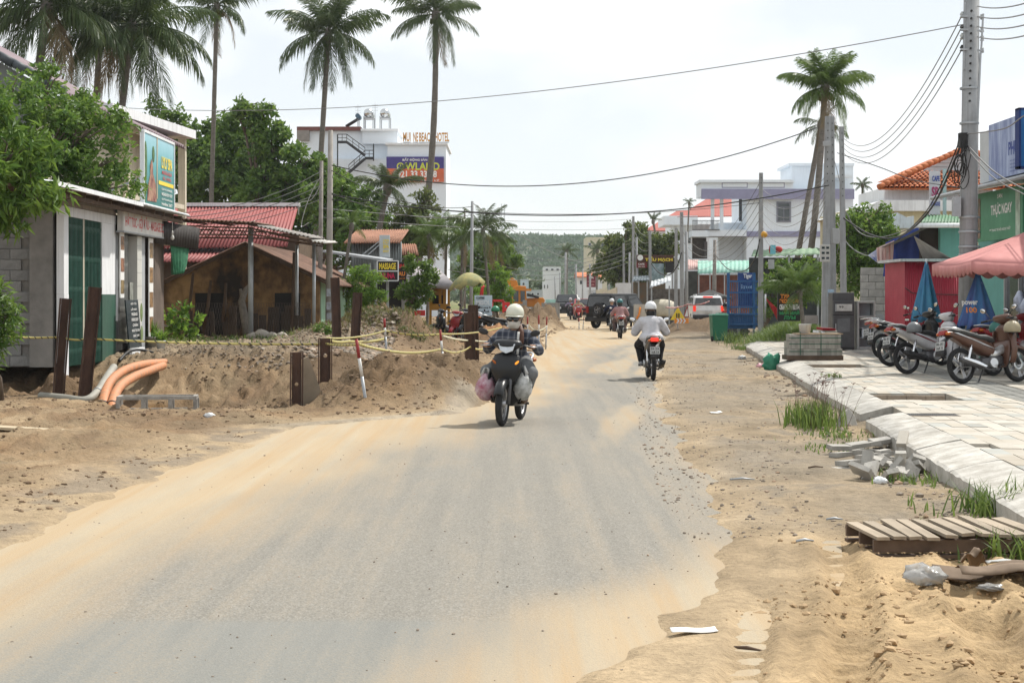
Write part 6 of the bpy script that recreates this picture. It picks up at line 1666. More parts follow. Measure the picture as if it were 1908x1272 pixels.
pole_px('tall thin pole left of the brown cafe sign',1180,403,1179,108,4.5,square=True,rb=5)
pole_px('second thin pole left of the brown cafe sign',1186,442,1187,104,4,rb=5)
pole_px('short thin pole above the kiosk',1162,453,1163,118,4,square=True,rb=5)
pole_px('short pole right of the kiosk',1173,470,1172,112,3.5,rb=4)
pole_px('far pole over the cream garden wall',1134,482,1135,140,3.5,rb=4.5)
pole_px('far pole carrying the maroon sign',1099,492,1100,160,3.5,rb=4)
pole_px('far pole at the bend, left of the maroon sign',1073,492,1074,185,3,rb=3.5)
pole_px('far pole in front of the left distant palm',1054,470,1053,180,3.5,rb=4)
pole_px('far pole beside the narrow white house',1043,508,1044,210,2.5,rb=3)
pole_px('far pole at the end of the street',1034,515,1035,230,2.5,rb=3)
pole_px('far thin pole by the orange-roofed house',1086,500,1085,190,2.5,rb=3)
L1=pole_px('thick round concrete pole before the mint wall on the left',616,243,612,50,9,m=mat('pole_left',(0.30,0.28,0.255),rough=0.9,var=0.25,vs=3,bump=0.2),rb=14)
for yy in(545,570,590):
 c_=W(613,yy,49.88)-L1.location;mb=MB();mb.box(c_,(0.14,0.02,0.22));mb.build('pasted_notice',mat('notice_%d'%yy,(0.42,0.45,0.50),vs=9,var=0.4),L1)
L2=pole_px('old pole with wire brackets left of the thick round pole',599,300,595,57,7,m=POLEW,rb=10)
L3=pole_px('thin grey pole among the garden palms',880,375,877,62,5,rb=8)
pole_px('short pole half hidden among the garden palms',866,390,866,85,3.5,m=POLEW)
mb=MB();c_=W(1537,472,46.6)-R2.location;mb.box(c_,(0.26,0.16,0.46));bx_o=mb.build('meter_box',mat('meter_box',(0.45,0.45,0.43),var=0.15),R2,bevel=0.01)
for i in range(6):
 mb=MB();mb.box(c_+Vector((-0.06+0.12*(i%2),-0.082,0.15-0.14*(i//2))),(0.08,0.01,0.06));mb.build('meter_window',GLASS,bx_o)
mb=MB();mb.box(W(1557,440,47.0)-R2b.location,(0.2,0.2,0.42));mb.build('switch_box',mat('switch_box',(0.34,0.35,0.36),var=0.15),R2b,bevel=0.01)
mb=MB();mb.box(W(1541,268,46.8)-R2.location,(0.22,0.1,0.14));mb.build('junction_box',mat('switch_box',(0.34,0.35,0.36)),R2,bevel=0.01)
mb=MB();mb.box(W(1548,546,46.5)-R2b.location,(0.16,0.04,0.2));mb.build('notice',mat('blue_notice',(0.3,0.42,0.55),vs=8,var=0.4),R2b)
mb=MB();mb.ell(W(1424,437,60.6),(0.12,0.12,0.12),14,9);tag(mb.build('yellow_float',mat('yellow_float',(0.60,0.30,0.02),rough=0.4,var=0.1)),'round yellow float hung high on the gate pole','float')
mb=MB();c_=W(1440,465,60.6);mb.box(c_,(0.18,0.12,0.32));tag(mb.build('blue_cloth',mat('cyan_cloth',(0.15,0.45,0.55),var=0.2)),'pale cyan bag hanging below the yellow float','bag')
mb=MB();c_=W(1450,465,60.7);mb.ell(c_,(0.16,0.1,0.12),8,6);mb.ell(c_+Vector((-0.28,0,0)),(0.05,0.05,0.16),8,6);tag(mb.build('red_cloth_bundle',mat('red_cloth',(0.40,0.03,0.03))),'bright red cloth bundle beside the cyan bag','cloth')
mb=MB();c_=W(1437,492,60.6);mb.box(c_,(0.2,0.14,0.34));tag(mb.build('pole_box',GREYMET),'grey metal box on the gate pole below the cyan bag','box')
mb=MB()
for s_ in(-0.35,0.35):mb.beam(W(937,470,260)+Vector((s_,0,0)),W(937,380,260)+Vector((s_*0.6,0,0)),0.08)
for i in range(12):
 a=W(937,460-i*6.5,260);mb.beam(a+Vector((-0.3,0,0)),a+Vector((0.3,0,0.5)),0.05)
mb.beam((W(937,470,260).x,260,0),W(937,470,260),0.7);tag(mb.build('lattice_mast',GREYMET),'thin lattice radio mast on the skyline','mast')
def wire(label,p0,p1,sag,r=0.012,m=WIRE,group=None,n=28,via=None,cat='cable'):
 p0,p1=Vector(p0),Vector(p1);mb=MB()
 pts=[]
 for i in range(n+1):
  u=i/n;pts.append(p0.lerp(p1,u)-Vector((0,0,sag*4*u*(1-u)))-p0)
 mb.tube(pts,r,5)
 o=mb.build('overhead_cable',m,loc=p0,fix=False);tag(o,label,cat,group)
 return o
def wire_via(label,pts,r=0.014,m=WIRE,group=None,cat='cable',name='overhead_cable'):
 P=[Vector(p)for p in pts];Q=[P[0]]+P+[P[-1]];out=[]
 for i in range(1,len(Q)-2):
  for k in range(8):
   t=k/8
   out.append(0.5*((2*Q[i])+(-Q[i-1]+Q[i+1])*t+(2*Q[i-1]-5*Q[i]+4*Q[i+1]-Q[i+2])*t*t+(-Q[i-1]+3*Q[i]-3*Q[i+1]+Q[i+2])*t**3))
 out.append(P[-1]);o0=P[0]
 mb=MB();mb.tube([p-o0 for p in out],r,6);o=mb.build(name,m,loc=o0,fix=False)
 return tag(o,label,cat,group)
wire('long twisted cable crossing the whole sky from the thick pole',W(1795,46,31.8),W(-120,158,62),1.25,0.010,WIREG,n=60)
wire('thick black cable sagging below the hotel letters to the twin poles',W(1522,238,46.8),W(618,308,49.8),1.05,0.015,n=40)
wire('black cable sagging at the height of the white house parapet',W(1545,345,46.8),W(618,362,49.8),0.72,0.017,n=40)
wire('thin cable just under the parapet-height black cable',W(1415,378,60.8),W(618,372,49.8),0.42,0.01,n=30)
wire('faint grey cable running over the garden palms',W(1181,408,108),W(600,388,57),0.3,0.012,WIREG,n=30)
wire('second faint grey cable over the garden palms',W(1181,425,108),W(600,405,57),0.25,0.012,WIREG,n=30)
for i in range(4):
 wire('one of four power lines sweeping from the thick pole to the poles beyond',W(1793,28+i*21,31.9),W(1572,258+i*9,66),1.1,0.012,WIREG,'power lines left of the thick pole',n=30)
for i in range(4):
 wire('one of four power lines leaving the thick pole for the right edge',W(1822,12+i*19,31.9),W(1990,-26+i*21,20),0.12,0.011,WIREG,'power lines right of the thick pole',n=14)
wire_via('heavy black cable bundle falling from the thick pole over the tree',[W(1793,262,31.8),W(1770,320,33),W(1735,388,36),W(1692,432,40),W(1655,444,43),W(1615,434,45),W(1570,405,46)],0.022)
wire_via('thinner cable beside the heavy bundle from the thick pole',[W(1793,250,31.8),W(1760,330,33.5),W(1725,395,37),W(1680,440,42),W(1640,470,45),W(1592,470,46)],0.014)
wire_via('loose grey cable looping from the twin poles to the striped awning',[W(1560,415,46.5),W(1580,455,46),W(1615,476,45),W(1655,470,43)],0.013,WIREG)
wire_via('slack grey cable hanging from the bare pole towards the block wall',[W(1573,390,46),W(1600,432,46),W(1640,442,45),W(1700,425,42)],0.013,WIREG)
wire_via('grey drop cable from the thick pole to the shop eaves',[W(1800,268,31.8),W(1850,318,31),W(1908,352,30),W(1960,370,29)],0.013,WIREG)
wire_via('second grey drop cable below the first at the shop eaves',[W(1800,276,31.8),W(1850,330,31),W(1908,362,30),W(1960,385,29)],0.011,WIREG)
wire_via('thin cable from the thick pole over the blue box sign',[W(1800,250,31.8),W(1870,240,30),W(1908,216,29),W(1960,190,28)],0.011,WIREG)
wire_via('thin cable crossing the orange roof from the twin poles',[W(1560,285,46.5),W(1640,312,45),W(1700,335,43),W(1790,350,33)],0.012,WIRE)
wire_via('frayed wire dropping beside the twin poles',[W(1552,290,46.8),W(1565,340,46.5),W(1575,400,46),W(1560,470,46.3)],0.01,WIREG)
for i in range(7):
 wire('one of the slack service wires fanning from the twin poles to the gate pole',W(1538,330+i*9,46.7),W(1420,352+i*14,60.8),0.5+0.08*i,0.008,WIREG,'service wires between twin poles and gate pole',n=18)
for i in range(6):
 wire('one of the wires strung between the gate pole and the stubby pole',W(1416,340+i*17,60.8),W(1331,455+i*6,106.8),0.35+0.06*i,0.009,WIREG if i%2 else WIRE,'wires between gate pole and stubby pole',n=16)
wire_via('thick drooping cable from the gate pole to the stubby pole',[W(1416,445,60.8),W(1405,485,62),W(1385,505,76),W(1355,500,92),W(1333,475,106.8)],0.025)
for i in range(4):
 wire('one of the wires from the stubby pole to the pole cluster',W(1331,462+i*9,106.8),W(1271,430+i*18,88),0.5,0.012,WIREG,'wires between stubby pole and cluster',n=16)
wire_via('thick cable drooping between the cluster and the cafe sign pole',[W(1270,470,87.8),W(1262,495,88),W(1247,512,90),W(1228,508,93),W(1213,490,94)],0.03)
for i in range(4):
 wire('one of the wires strung from the cafe sign pole to the thin poles',W(1211,436+i*14,93.8),W(1180,410+i*16,108),0.4,0.012,WIREG,'wires between cafe sign pole and thin poles',n=14)
for i in range(5):
 wire('one of the long slack wires over the street end',W(1180,450+i*9,108),W(955-30*i,470+i*8,118-5*i),0.9,0.014,WIREG,'slack wires over the street end',n=24)
for i in range(5):
 wire('one of the dark wires slanting over the red roof',W(600,318+i*13,56.8),W(300-20*i,398+i*9,44),0.35,0.011,WIRE,'wires slanting over the red roof',n=18)
wire_via('tangled white wire hanging from the old left pole',[W(597,330,56.7),W(585,350,56.7),W(570,385,56.6),W(562,420,56.5),W(575,415,56.4)],0.012,mat('wire_pale',(0.42,0.42,0.40)))
wire_via('second white wire looping from the old left pole',[W(597,345,56.7),W(580,372,56.7),W(560,378,56.6),W(556,400,56.5)],0.012,mat('wire_pale',(0.42,0.42,0.40)))
wire('cable running from the thick round left pole to the thin grey pole',W(618,318,49.8),W(880,385,62),0.4,0.012,n=20)
wire('lower cable from the thick round left pole to the thin grey pole',W(618,360,49.8),W(880,400,62),0.35,0.012,n=20)
wire('thin cable slanting from the grey pole down the street',W(880,378,62),W(1140,488,140),0.9,0.014,WIREG,n=24)
# ------ motorbikes and riders
RUBBER=mat('rubber',(0.018,0.018,0.019),rough=0.85,var=0.3,vs=8)
RIMM=mat('wheel_alloy',(0.38,0.38,0.39),rough=0.4,metal=0.8,var=0.2)
SEATM=mat('seat_vinyl',(0.035,0.037,0.037),rough=0.55,var=0.25,vs=6)
REDLENS=mat('red_lens',(0.25,0.01,0.008),rough=0.2,var=0.1)
REDLIT=mat('red_lens_lit',(0.9,0.04,0.02),rough=0.2,emit=0.5)
ORLENS=mat('orange_lens',(0.40,0.10,0.012),rough=0.2,var=0.1)
ORLIT=mat('orange_lens_lit',(0.95,0.35,0.03),rough=0.2,emit=0.6)
CLEARL=mat('headlight_lens',(0.55,0.60,0.66),rough=0.08,var=0.25,vs=14,spec=0.9)
ENGM=mat('engine_grey',(0.10,0.10,0.105),rough=0.45,metal=0.6,var=0.3)
PLATEM=mat('plate_white',(0.45,0.46,0.46),rough=0.5,var=0.3,vs=20)
def paint(name,c,c2=None):return mat('paint_'+name,c,rough=0.34,var=0.2,vs=3,coat=0.12 if max(c)<0.1 else 0.4,col2=c2,spec=0.3)
def ring(c,u,v,n=14,e=2.6):
 out=[]
 for k in range(n):
  t=2*math.pi*k/n;ct,st=math.cos(t),math.sin(t)
  a=math.copysign(abs(ct)**(2/e),ct);b_=math.copysign(abs(st)**(2/e),st)
  out.append(Vector(c)+Vector(u)*a+Vector(v)*b_)
 return out
def loft(mb,rings,cap=True):
 n=len(rings[0]);mb.grid(rings,smooth=True,close=True)
 if cap:
  o=len(mb.v)-len(rings)*n
  mb.f.append(tuple(o+k for k in range(n)));mb.sm.append(True)
  mb.f.append(tuple(o+(len(rings)-1)*n+k for k in reversed(range(n))));mb.sm.append(True)
 return mb
def loft_x(mb,secs,n=14,e=2.6):
 return loft(mb,[ring((x,0,zc),(0,hw,0),(0,0,hz),n,e)for x,zc,hz,hw in secs])
_wh={}
def wheel_meshes(r,tw,detail):
 k=(r,tw,detail)
 if k in _wh:return _wh[k]
 RX=Matrix.Rotation(R(90),4,'X')
 t=MB();prof=[]
 for i in range(10):
  a=2*math.pi*i/10;prof.append((r-tw*0.95+math.cos(a)*tw*0.95,math.sin(a)*tw))
 t.lathe(prof,30 if detail else 16,RX,close=True)
 rm=MB();rr=r-tw*1.75
 rm.lathe([(rr,-0.022),(rr+0.014,-0.026),(rr+0.014,0.026),(rr,0.022),(rr-0.01,0.0)],30 if detail else 14,RX,close=True)
 for s_ in range(5):
  a=s_*2*math.pi/5
  for da in(-0.10,0.10):
   rm.beam((math.cos(a+da*1.6)*0.04,0,math.sin(a+da*1.6)*0.04),(math.cos(a+da)*rr,0,math.sin(a+da)*rr),0.016,0.03)
 rm.cyl((0,-0.05,0),(0,0.05,0),0.042,n=12)
 ds=MB();ds.lathe([(0.055,0.045),(0.105,0.045),(0.105,0.05),(0.055,0.05)],20,RX,close=True)
 _wh[k]=(t.mesh('wheel'),rm.mesh('rim'),ds.mesh('brake_disc'))
 return _wh[k]
def motorbike(label,loc,heading,body,trim=None,lit=False,lean=0.0,group=None,detail=True,plate=None,stand=False,mirrors=True,steer=0.0,scooter=False,silver_exhaust=True,indicator_lit=False,rack=False):
 t=thing('motorbike',label,'motorbike',loc,0,group);t.rotation_euler=(lean,0,heading)
 trim=trim or PLASTIC
 r,tw=(0.285,0.043)if not scooter else(0.26,0.05)
 wb=0.61
 tm,rm,dm=wheel_meshes(r,tw,detail)
 for i,x in enumerate((wb,-wb)):
  o=obj('wheel',tm,RUBBER,t,(x,0,r),(0,0,steer if i==0 else 0));obj('rim',rm,RIMM,o);
  if detail and i==0:obj('brake_disc',dm,ALU,o)
 mb=MB()
 for s_ in(-1,1):mb.tube([(wb,s_*0.075,r),(0.50,s_*0.07,0.55),(0.42,s_*0.055,0.80)],[0.026,0.024,0.02],8)
 mb.build('fork',ENGM,t)
 mb=MB();rows=[]
 for i in range(13):
  a=R(25+i*11.5);rr=r+0.035;rows.append([(wb+math.cos(a)*rr,y,r+math.sin(a)*rr-0.018*abs(y/0.06)**2-(0.05 if abs(y)>0.055 else 0))for y in(-0.066,-0.055,-0.025,0,0.025,0.055,0.066)])
 mb.grid(rows);mb.build('front_fender',body,t,solid=0.006)
 mb=MB();loft(mb,[ring(c_,(0,w_,0),u,16,2.4)for c_,w_,u in(((0.455,0,0.50),0.06,(0.03,0,0.0)),((0.45,0,0.57),0.14,(0.06,0,0.01)),((0.445,0,0.68),0.195,(0.085,0,0.02)),((0.43,0,0.80),0.205,(0.085,0,0.02)),((0.40,0,0.89),0.165,(0.06,0,0.02)),((0.38,0,0.93),0.07,(0.03,0,0.01)))])
 cw=mb.build('front_cowl',body,t)
 for s_ in(-1,1):
  mb=MB();mb.ell((0,0,0),(0.022,0.05,0.016),12,8,Matrix.Translation((0.492,s_*0.14,0.80))@Matrix.Rotation(s_*0.75,4,'X')@Matrix.Rotation(-s_*0.35,4,'Z'));mb.build('indicator',ORLIT if(indicator_lit and s_==1)else ORLENS,cw)
  mb=MB();loft(mb,[ring((0.36-0.02*abs(z-0.6),s_*(0.165+0.07*math.sin((z-0.3)/0.5*math.pi)),z),(0.055,s_*0.01,0),(0,0.016,0),10)for z in(0.30,0.40,0.52,0.64,0.76,0.84)]);mb.build('leg_shield',body if not scooter else trim,t)
 mb=MB();loft_x(mb,[(0.40,0.60,0.10,0.06),(0.28,0.52,0.07,0.075),(0.12,0.46,0.07,0.085),(-0.02,0.48,0.09,0.09)]);mb.build('spine_cover',trim if not scooter else body,t)
 mb=MB();loft(mb,[ring((0.33-0.1*(0.6-z),0,z),(0,hw,0),(0.03,0,0),14)for z,hw in((0.24,0.07),(0.30,0.13),(0.42,0.165),(0.55,0.185),(0.66,0.19))]);mb.build('lower_fairing',trim if trim is PLASTIC else body,t)
 mb=MB();loft(mb,[ring(c_,(0,w_,0),u,16,2.4)for c_,w_,u in(((0.44,0,0.945),0.075,(0.03,0,0.02)),((0.43,0,0.99),0.14,(0.06,0,0.03)),((0.40,0,1.03),0.205,(0.07,0,0.04)),((0.36,0,1.075),0.165,(0.05,0,0.025)),((0.34,0,1.085),0.08,(0.02,0,0.005)))])
 hc=mb.build('handlebar_cowl',body if not scooter else body,t)
 mb=MB();mb.prism([(-0.115,1.045),(0.115,1.045),(0.08,0.95),(0.0,0.92),(-0.08,0.95)],0.465,0.505,'x');mb.v=[(x-0.12*(z-0.94)-abs(y)*0.18,y,z)for x,y,z in mb.v];mb.build('headlight',CLEARL,hc,bevel=0.008)
 mb=MB();mb.tube([(0.27,-0.35,1.0),(0.33,-0.2,1.02),(0.36,0,1.03),(0.33,0.2,1.02),(0.27,0.35,1.0)],0.012,8);hb_=mb.build('handlebar',ENGM,t)
 for s_ in(-1,1):
  mb=MB();mb.tube([(0.27,s_*0.35,1.0),(0.31,s_*0.245,1.015)],0.019,10);mb.build('grip',RUBBER,hb_)
  mb=MB();mb.tube([(0.345,s_*0.22,1.02),(0.345,s_*0.30,1.01),(0.32,s_*0.37,1.005)],0.006,6);mb.build('brake_lever',ALU,hb_)
  if mirrors:
   mb=MB();mb.tube([(0.32,s_*0.19,1.03),(0.33,s_*0.25,1.11),(0.33,s_*0.31,1.16)],0.006,6)
   mb.ell((0,0,0),(0.016,0.068,0.042),14,8,Matrix.Translation((0.33,s_*0.34,1.185))@Matrix.Rotation(s_*0.25,4,'X'));mi=mb.build('mirror',PLASTIC,t)
   mb=MB();mb.ell((0,0,0),(0.004,0.06,0.036),14,6,Matrix.Translation((0.314,s_*0.34,1.185))@Matrix.Rotation(s_*0.25,4,'X'));mb.build('mirror_glass',CHROME,mi)
 mb=MB();loft_x(mb,[(0.10,0.50,0.07,0.07),(0.02,0.53,0.12,0.105),(-0.15,0.57,0.14,0.125),(-0.35,0.63,0.125,0.135),(-0.55,0.70,0.09,0.125),(-0.75,0.765,0.062,0.10),(-0.90,0.80,0.04,0.07),(-0.96,0.81,0.018,0.04)]);bp=mb.build('body_panel',body,t)
 if detail:
  for s_ in(-1,1):
   mb=MB();mb.prism([(0.02,0.54),(-0.30,0.66),(-0.72,0.80),(-0.80,0.805),(-0.45,0.69),(-0.2,0.60)],s_*0.112,s_*0.139,'y');mb.v=[(x,y*(1-max(0,-x-0.45)*0.55),z)for x,y,z in mb.v];mb.build('side_stripe',trim if trim is not PLASTIC else ALU,bp)
 mb=MB();loft_x(mb,[(0.10,0.665,0.02,0.06),(0.05,0.69,0.045,0.10),(-0.08,0.715,0.055,0.125),(-0.25,0.725,0.05,0.132),(-0.40,0.765,0.05,0.132),(-0.58,0.80,0.048,0.12),(-0.74,0.835,0.035,0.09),(-0.79,0.845,0.012,0.06)]);mb.build('seat',SEATM,t)
 mb=MB();mb.prism([(-0.985,0.775),(-0.955,0.84),(-0.90,0.85),(-0.90,0.765)],-0.075,0.075,'y');mb.build('tail_light',REDLIT if lit else REDLENS,t,bevel=0.012)
 for s_ in(-1,1):
  mb=MB();mb.ell((-0.925,s_*0.10,0.79),(0.05,0.035,0.028),10,6);mb.build('rear_indicator',ORLENS,t)
 mb=MB();mb.tube([(-0.50,-0.13,0.80),(-0.75,-0.12,0.87),(-0.90,-0.07,0.885),(-0.90,0.07,0.885),(-0.75,0.12,0.87),(-0.50,0.13,0.80)],0.013,8);mb.build('grab_rail',ALU,t)
 if rack:
  mb=MB()
  for y in(-0.1,-0.04,0.04,0.1):mb.tube([(-0.72,y,0.90),(-1.08,y,0.90)],0.008,6)
  for x in(-0.75,-0.9,-1.07):mb.tube([(x,-0.11,0.90),(x,0.11,0.90)],0.008,6)
  mb.build('luggage_rack',CHROME,t)
 mb=MB();mb.grid([[(-0.80,y,0.74),(-0.97,y,0.66),(-1.03,y,0.50),(-1.05,y,0.44)]for y in(-0.085,0,0.085)]);rf_=mb.build('rear_fender',PLASTIC,t,solid=0.012)
 mb=MB();mb.box((0,0,0),(0.006,0.19,0.14));pl_=mb.build('licence_plate',PLATEM,rf_,loc=(-1.02,0,0.60),rot=(0,R(12),0))
 if plate:
  for k,tx in enumerate(plate):lettering(tx,BLACK,pl_,(-0.0045,0,0.032-0.065*k),0.155,0.05,(R(90),0,R(-90)),bold=0.02)
 mb=MB();loft_x(mb,[(0.26,0.37,0.06,0.07),(0.18,0.36,0.085,0.085),(0.05,0.32,0.10,0.11),(-0.12,0.31,0.10,0.12),(-0.22,0.33,0.07,0.10)],12,4);en=mb.build('engine',ENGM,t)
 for s_ in(-1,1):
  mb=MB();mb.cyl((-0.02,s_*0.11,0.31),(-0.02,s_*0.15,0.31),0.085,0.075,n=18);mb.build('engine_cover',ALU,en)
 ex=CHROME if silver_exhaust else PLASTIC
 mb=MB();mb.tube([(0.20,-0.06,0.28),(0.10,-0.10,0.20),(-0.15,-0.14,0.20),(-0.30,-0.16,0.25)],0.018,8);loft(mb,[ring(c_,(0,w_,0),(0,0,w_),12,2)for c_,w_ in(((-0.28,-0.165,0.245),0.025),((-0.36,-0.17,0.265),0.05),((-0.72,-0.175,0.36),0.055),((-0.78,-0.175,0.375),0.04))]);e_=mb.build('exhaust',ENGM if silver_exhaust else PLASTIC,t)
 mb=MB();mb.prism([(-0.26,0.26),(-0.44,0.335),(-0.72,0.41),(-0.75,0.375),(-0.5,0.30),(-0.3,0.235)],-0.238,-0.222,'y');mb.build('heat_shield',ex,e_,bevel=0.006)
 mb=MB()
 for s_ in(-1,1):mb.beam((-0.10,s_*0.085,0.32),(-wb,s_*0.085,r),0.03,0.045)
 mb.build('swing_arm',ENGM,t)
 for s_ in(-1,1):
  mb=MB();mb.cyl((-0.56,s_*0.105,0.33),(-0.43,s_*0.11,0.64),0.012,n=8);mb.lathe([(0.028,0.05+0.02*i)if i%2 else(0.022,0.05+0.02*i)for i in range(11)],10,Matrix.Translation((-0.56,s_*0.105,0.33))@Vector((0.13,0,0.31)).to_track_quat('Z','Y').to_matrix().to_4x4());mb.build('shock_absorber',CHROME,t)
 mb=MB();mb.tube([(0.08,-0.24,0.27),(0.08,0.24,0.27)],0.016,8);mb.build('footrest',RUBBER,t)
 if scooter:
  mb=MB();mb.box((0.18,0,0.32),(0.36,0.34,0.06));mb.build('footboard',trim,t,bevel=0.02)
 if stand:
  mb=MB();mb.tube([(-0.02,0.10,0.26),(-0.04,0.22,0.03),(-0.10,0.24,0.012)],[0.014,0.012,0.014],7);mb.build('side_stand',ENGM,t)
 return t
HELM={}
def helmet_parts(parent,c,m,r=0.135,brim=True,yaw=0.0,visor=False,full=False):
 M=Matrix.Translation(c)@Matrix.Rotation(yaw,4,'Z')
 mb=MB();mb.ell((0,0,0),(r*1.08,r*0.95,r),22,14,M,z0=-0.35 if not full else-0.8);h=mb.build('helmet',m,parent)
 mb=MB();mb.lathe([(r*1.0,-0.01),(r*1.03,0.0),(r*1.0,0.01)],24,M@Matrix.Translation((0,0,-r*0.33))@Matrix.Scale(1.06,4,(1,0,0))@Matrix.Scale(0.93,4,(0,1,0)),close=True);mb.build('rim',PLASTIC,h)
 if brim:
  rows=[]
  for j in range(4):
   v=j/3
   rows.append([M@Vector((math.cos(a)*r*(1.05+0.30*v*math.cos(a*0.9)),math.sin(a)*r*(0.95+0.05*v),-r*0.26-0.012*v*v))for a in np.linspace(-1.25,1.25,13)])
  mb=MB();mb.grid(rows);mb.build('brim',m,h,solid=0.006)
 for s_ in(-1,1):
  mb=MB();mb.tube([M@Vector((0.01,s_*r*0.86,-r*0.3)),M@Vector((0.03,s_*r*0.72,-r*0.95)),M@Vector((0.05,0,-r*1.42))],0.006,5);mb.build('strap',PLASTIC,h)
 return h
def remesh(o,vox,smooth=6):
 md=o.modifiers.new('skin','REMESH');md.mode='VOXEL';md.voxel_size=vox;md.use_smooth_shade=True
 ms=o.modifiers.new('soft','SMOOTH');ms.factor=0.5;ms.iterations=smooth
 return o
def limb(mb,pts,rs,n=12):
 mb.tube(pts,rs,n)
 for p,r in zip(pts,rs):mb.ell(p,(r,r,r),n,8)
SKIN=mat('skin',(0.42,0.25,0.17),rough=0.5,var=0.1)
def rider(label,bike,top,legs,shoe,helm,hair=None,vox=0.011,height_k=1.0,brim=True,lean=0.0,hooded=False,mask=None,glasses=False,full=False,elbows=0.36,name='person',glove=None,fat=1.0,kw=0.20,ez=0.955):
 t=thing(name,label,'person',bike.location);t.rotation_euler=bike.rotation_euler.copy()
 hp=Vector((-0.16,0,0.80));ch=Vector((-0.05+lean,0,1.08));nk=Vector((-0.02+lean,0,1.20));hd=Vector((0.015+lean,0,1.345))
 sh=[Vector((-0.04+lean,s_*0.165,1.14))for s_ in(-1,1)]
 el=[Vector((0.03,s_*elbows,ez))for s_ in(-1,1)];wr=[Vector((0.235,s_*0.315,1.015))for s_ in(-1,1)]
 hi=[Vector((-0.14,s_*0.10,0.79))for s_ in(-1,1)];kn=[Vector((0.25,s_*kw,0.665))for s_ in(-1,1)]
 an=[Vector((0.10,s_*0.185,0.345))for s_ in(-1,1)];to=[Vector((0.25,s_*0.20,0.305))for s_ in(-1,1)]
 mb=MB()
 limb(mb,[hp,hp.lerp(ch,0.5),ch,nk+Vector((0,0,-0.04))],[0.135,0.12,0.13,0.07])
 mb.ell(ch,(0.10,0.17,0.13),14,9);mb.ell(hp,(0.14,0.17,0.11),14,9)
 limb(mb,[nk+Vector((0,0,-0.05)),hd+Vector((-0.02,0,-0.06))],[0.058,0.055])
 mb.ell(hd,(0.098,0.076,0.115),18,12);mb.ell(hd+Vector((0.03,0,-0.07)),(0.055,0.055,0.05),12,8)
 mb.tube([hd+Vector((0.085,0,0.02)),hd+Vector((0.115,0,-0.025)),hd+Vector((0.09,0,-0.03))],[0.012,0.016,0.012],8)
 for s_ in(-1,1):mb.ell(hd+Vector((-0.01,s_*0.078,-0.01)),(0.022,0.012,0.032),8,6)
 for i,s_ in enumerate((-1,1)):
  limb(mb,[sh[i],el[i],wr[i]],[0.052,0.042,0.028])
  palm_c=wr[i]+Vector((0.045,-s_*0.015,0.0))
  mb.ell(palm_c,(0.045,0.042,0.02),10,7)
  for f in range(4):
   g=Vector((0.283-0.004*f,s_*(0.335-f*0.022),1.008));ln_=(0.9,1.0,0.97,0.85)[f]
   mb.tube([g+Vector((-0.015,0,0.022)),g+Vector((0.022*ln_,0,0.024)),g+Vector((0.034*ln_,0,0.0)),g+Vector((0.018,0,-0.024*ln_)),g+Vector((-0.006,0,-0.024))],[0.0095,0.0095,0.009,0.0085,0.007],8)
  mb.tube([palm_c+Vector((-0.01,-s_*0.03,0)),palm_c+Vector((0.005,-s_*0.05,-0.02)),palm_c+Vector((0.03,-s_*0.05,-0.03))],[0.013,0.011,0.009],8)
  limb(mb,[hi[i],kn[i],an[i]],[0.085,0.058,0.036]);limb(mb,[an[i]+Vector((-0.03,0,-0.03)),an[i]+Vector((0.06,0,-0.045)),to[i]],[0.035,0.033,0.025])
 body=remesh(mb.build('body',glove or SKIN,t,fix=False),vox,4)
 if glove:body.data.materials.clear();body.data.materials.append(SKIN)
 mb=MB();f_=fat
 limb(mb,[hp+Vector((0,0,-0.02)),hp.lerp(ch,0.5),ch],[0.15*f_,0.142*f_,0.148*f_]);mb.ell(ch+Vector((0,0,0.02)),(0.128*f_,0.20*f_**0.6,0.135),16,10);mb.ell(hp+Vector((-0.01,0,0.03)),(0.16*f_,0.19*f_,0.13),16,10)
 mb.ell(nk+Vector((-0.01,0,-0.05)),(0.09,0.11,0.06),12,8)
 for i,s_ in enumerate((-1,1)):
  mid=sh[i].lerp(el[i],0.5)+Vector((0,s_*0.012,0));m2=el[i].lerp(wr[i],0.5)
  limb(mb,[sh[i]+Vector((0,-s_*0.03,0)),sh[i],mid,el[i],m2,wr[i]],[0.085,0.08*f_,0.072*f_,0.066*f_,0.058,0.046])
 if hooded:
  mb.tube([nk+Vector((0.05,-0.10,-0.03)),nk+Vector((-0.06,-0.10,-0.0)),nk+Vector((-0.11,-0.04,-0.045)),nk+Vector((-0.125,0,-0.06)),nk+Vector((-0.11,0.04,-0.045)),nk+Vector((-0.06,0.10,0.0)),nk+Vector((0.05,0.10,-0.03))],[0.04,0.056,0.072,0.08,0.072,0.056,0.04],10)
 remesh(mb.build('jacket',top,t,fix=False),vox*1.3,7)
 mb=MB()
 mb.ell(hp+Vector((0,0,-0.035)),(0.155,0.178,0.10),14,9)
 for i,s_ in enumerate((-1,1)):
  limb(mb,[hi[i],hi[i].lerp(kn[i],0.5),kn[i],kn[i].lerp(an[i],0.5),an[i]+Vector((0,0,0.03))],[0.105*f_,0.10*f_,0.09*f_,0.078,0.062])
 remesh(mb.build('trousers',legs,t,fix=False),vox*1.3,6)
 for i,s_ in enumerate((-1,1)):
  mb=MB();limb(mb,[an[i]+Vector((-0.035,0,-0.035)),an[i]+Vector((0.06,0,-0.045)),to[i]+Vector((0.015,0,-0.005))],[0.044,0.043,0.034]);mb.ell(an[i]+Vector((0,0,-0.01)),(0.045,0.04,0.05),10,7)
  remesh(mb.build('shoe',shoe,t,fix=False),0.012,3)
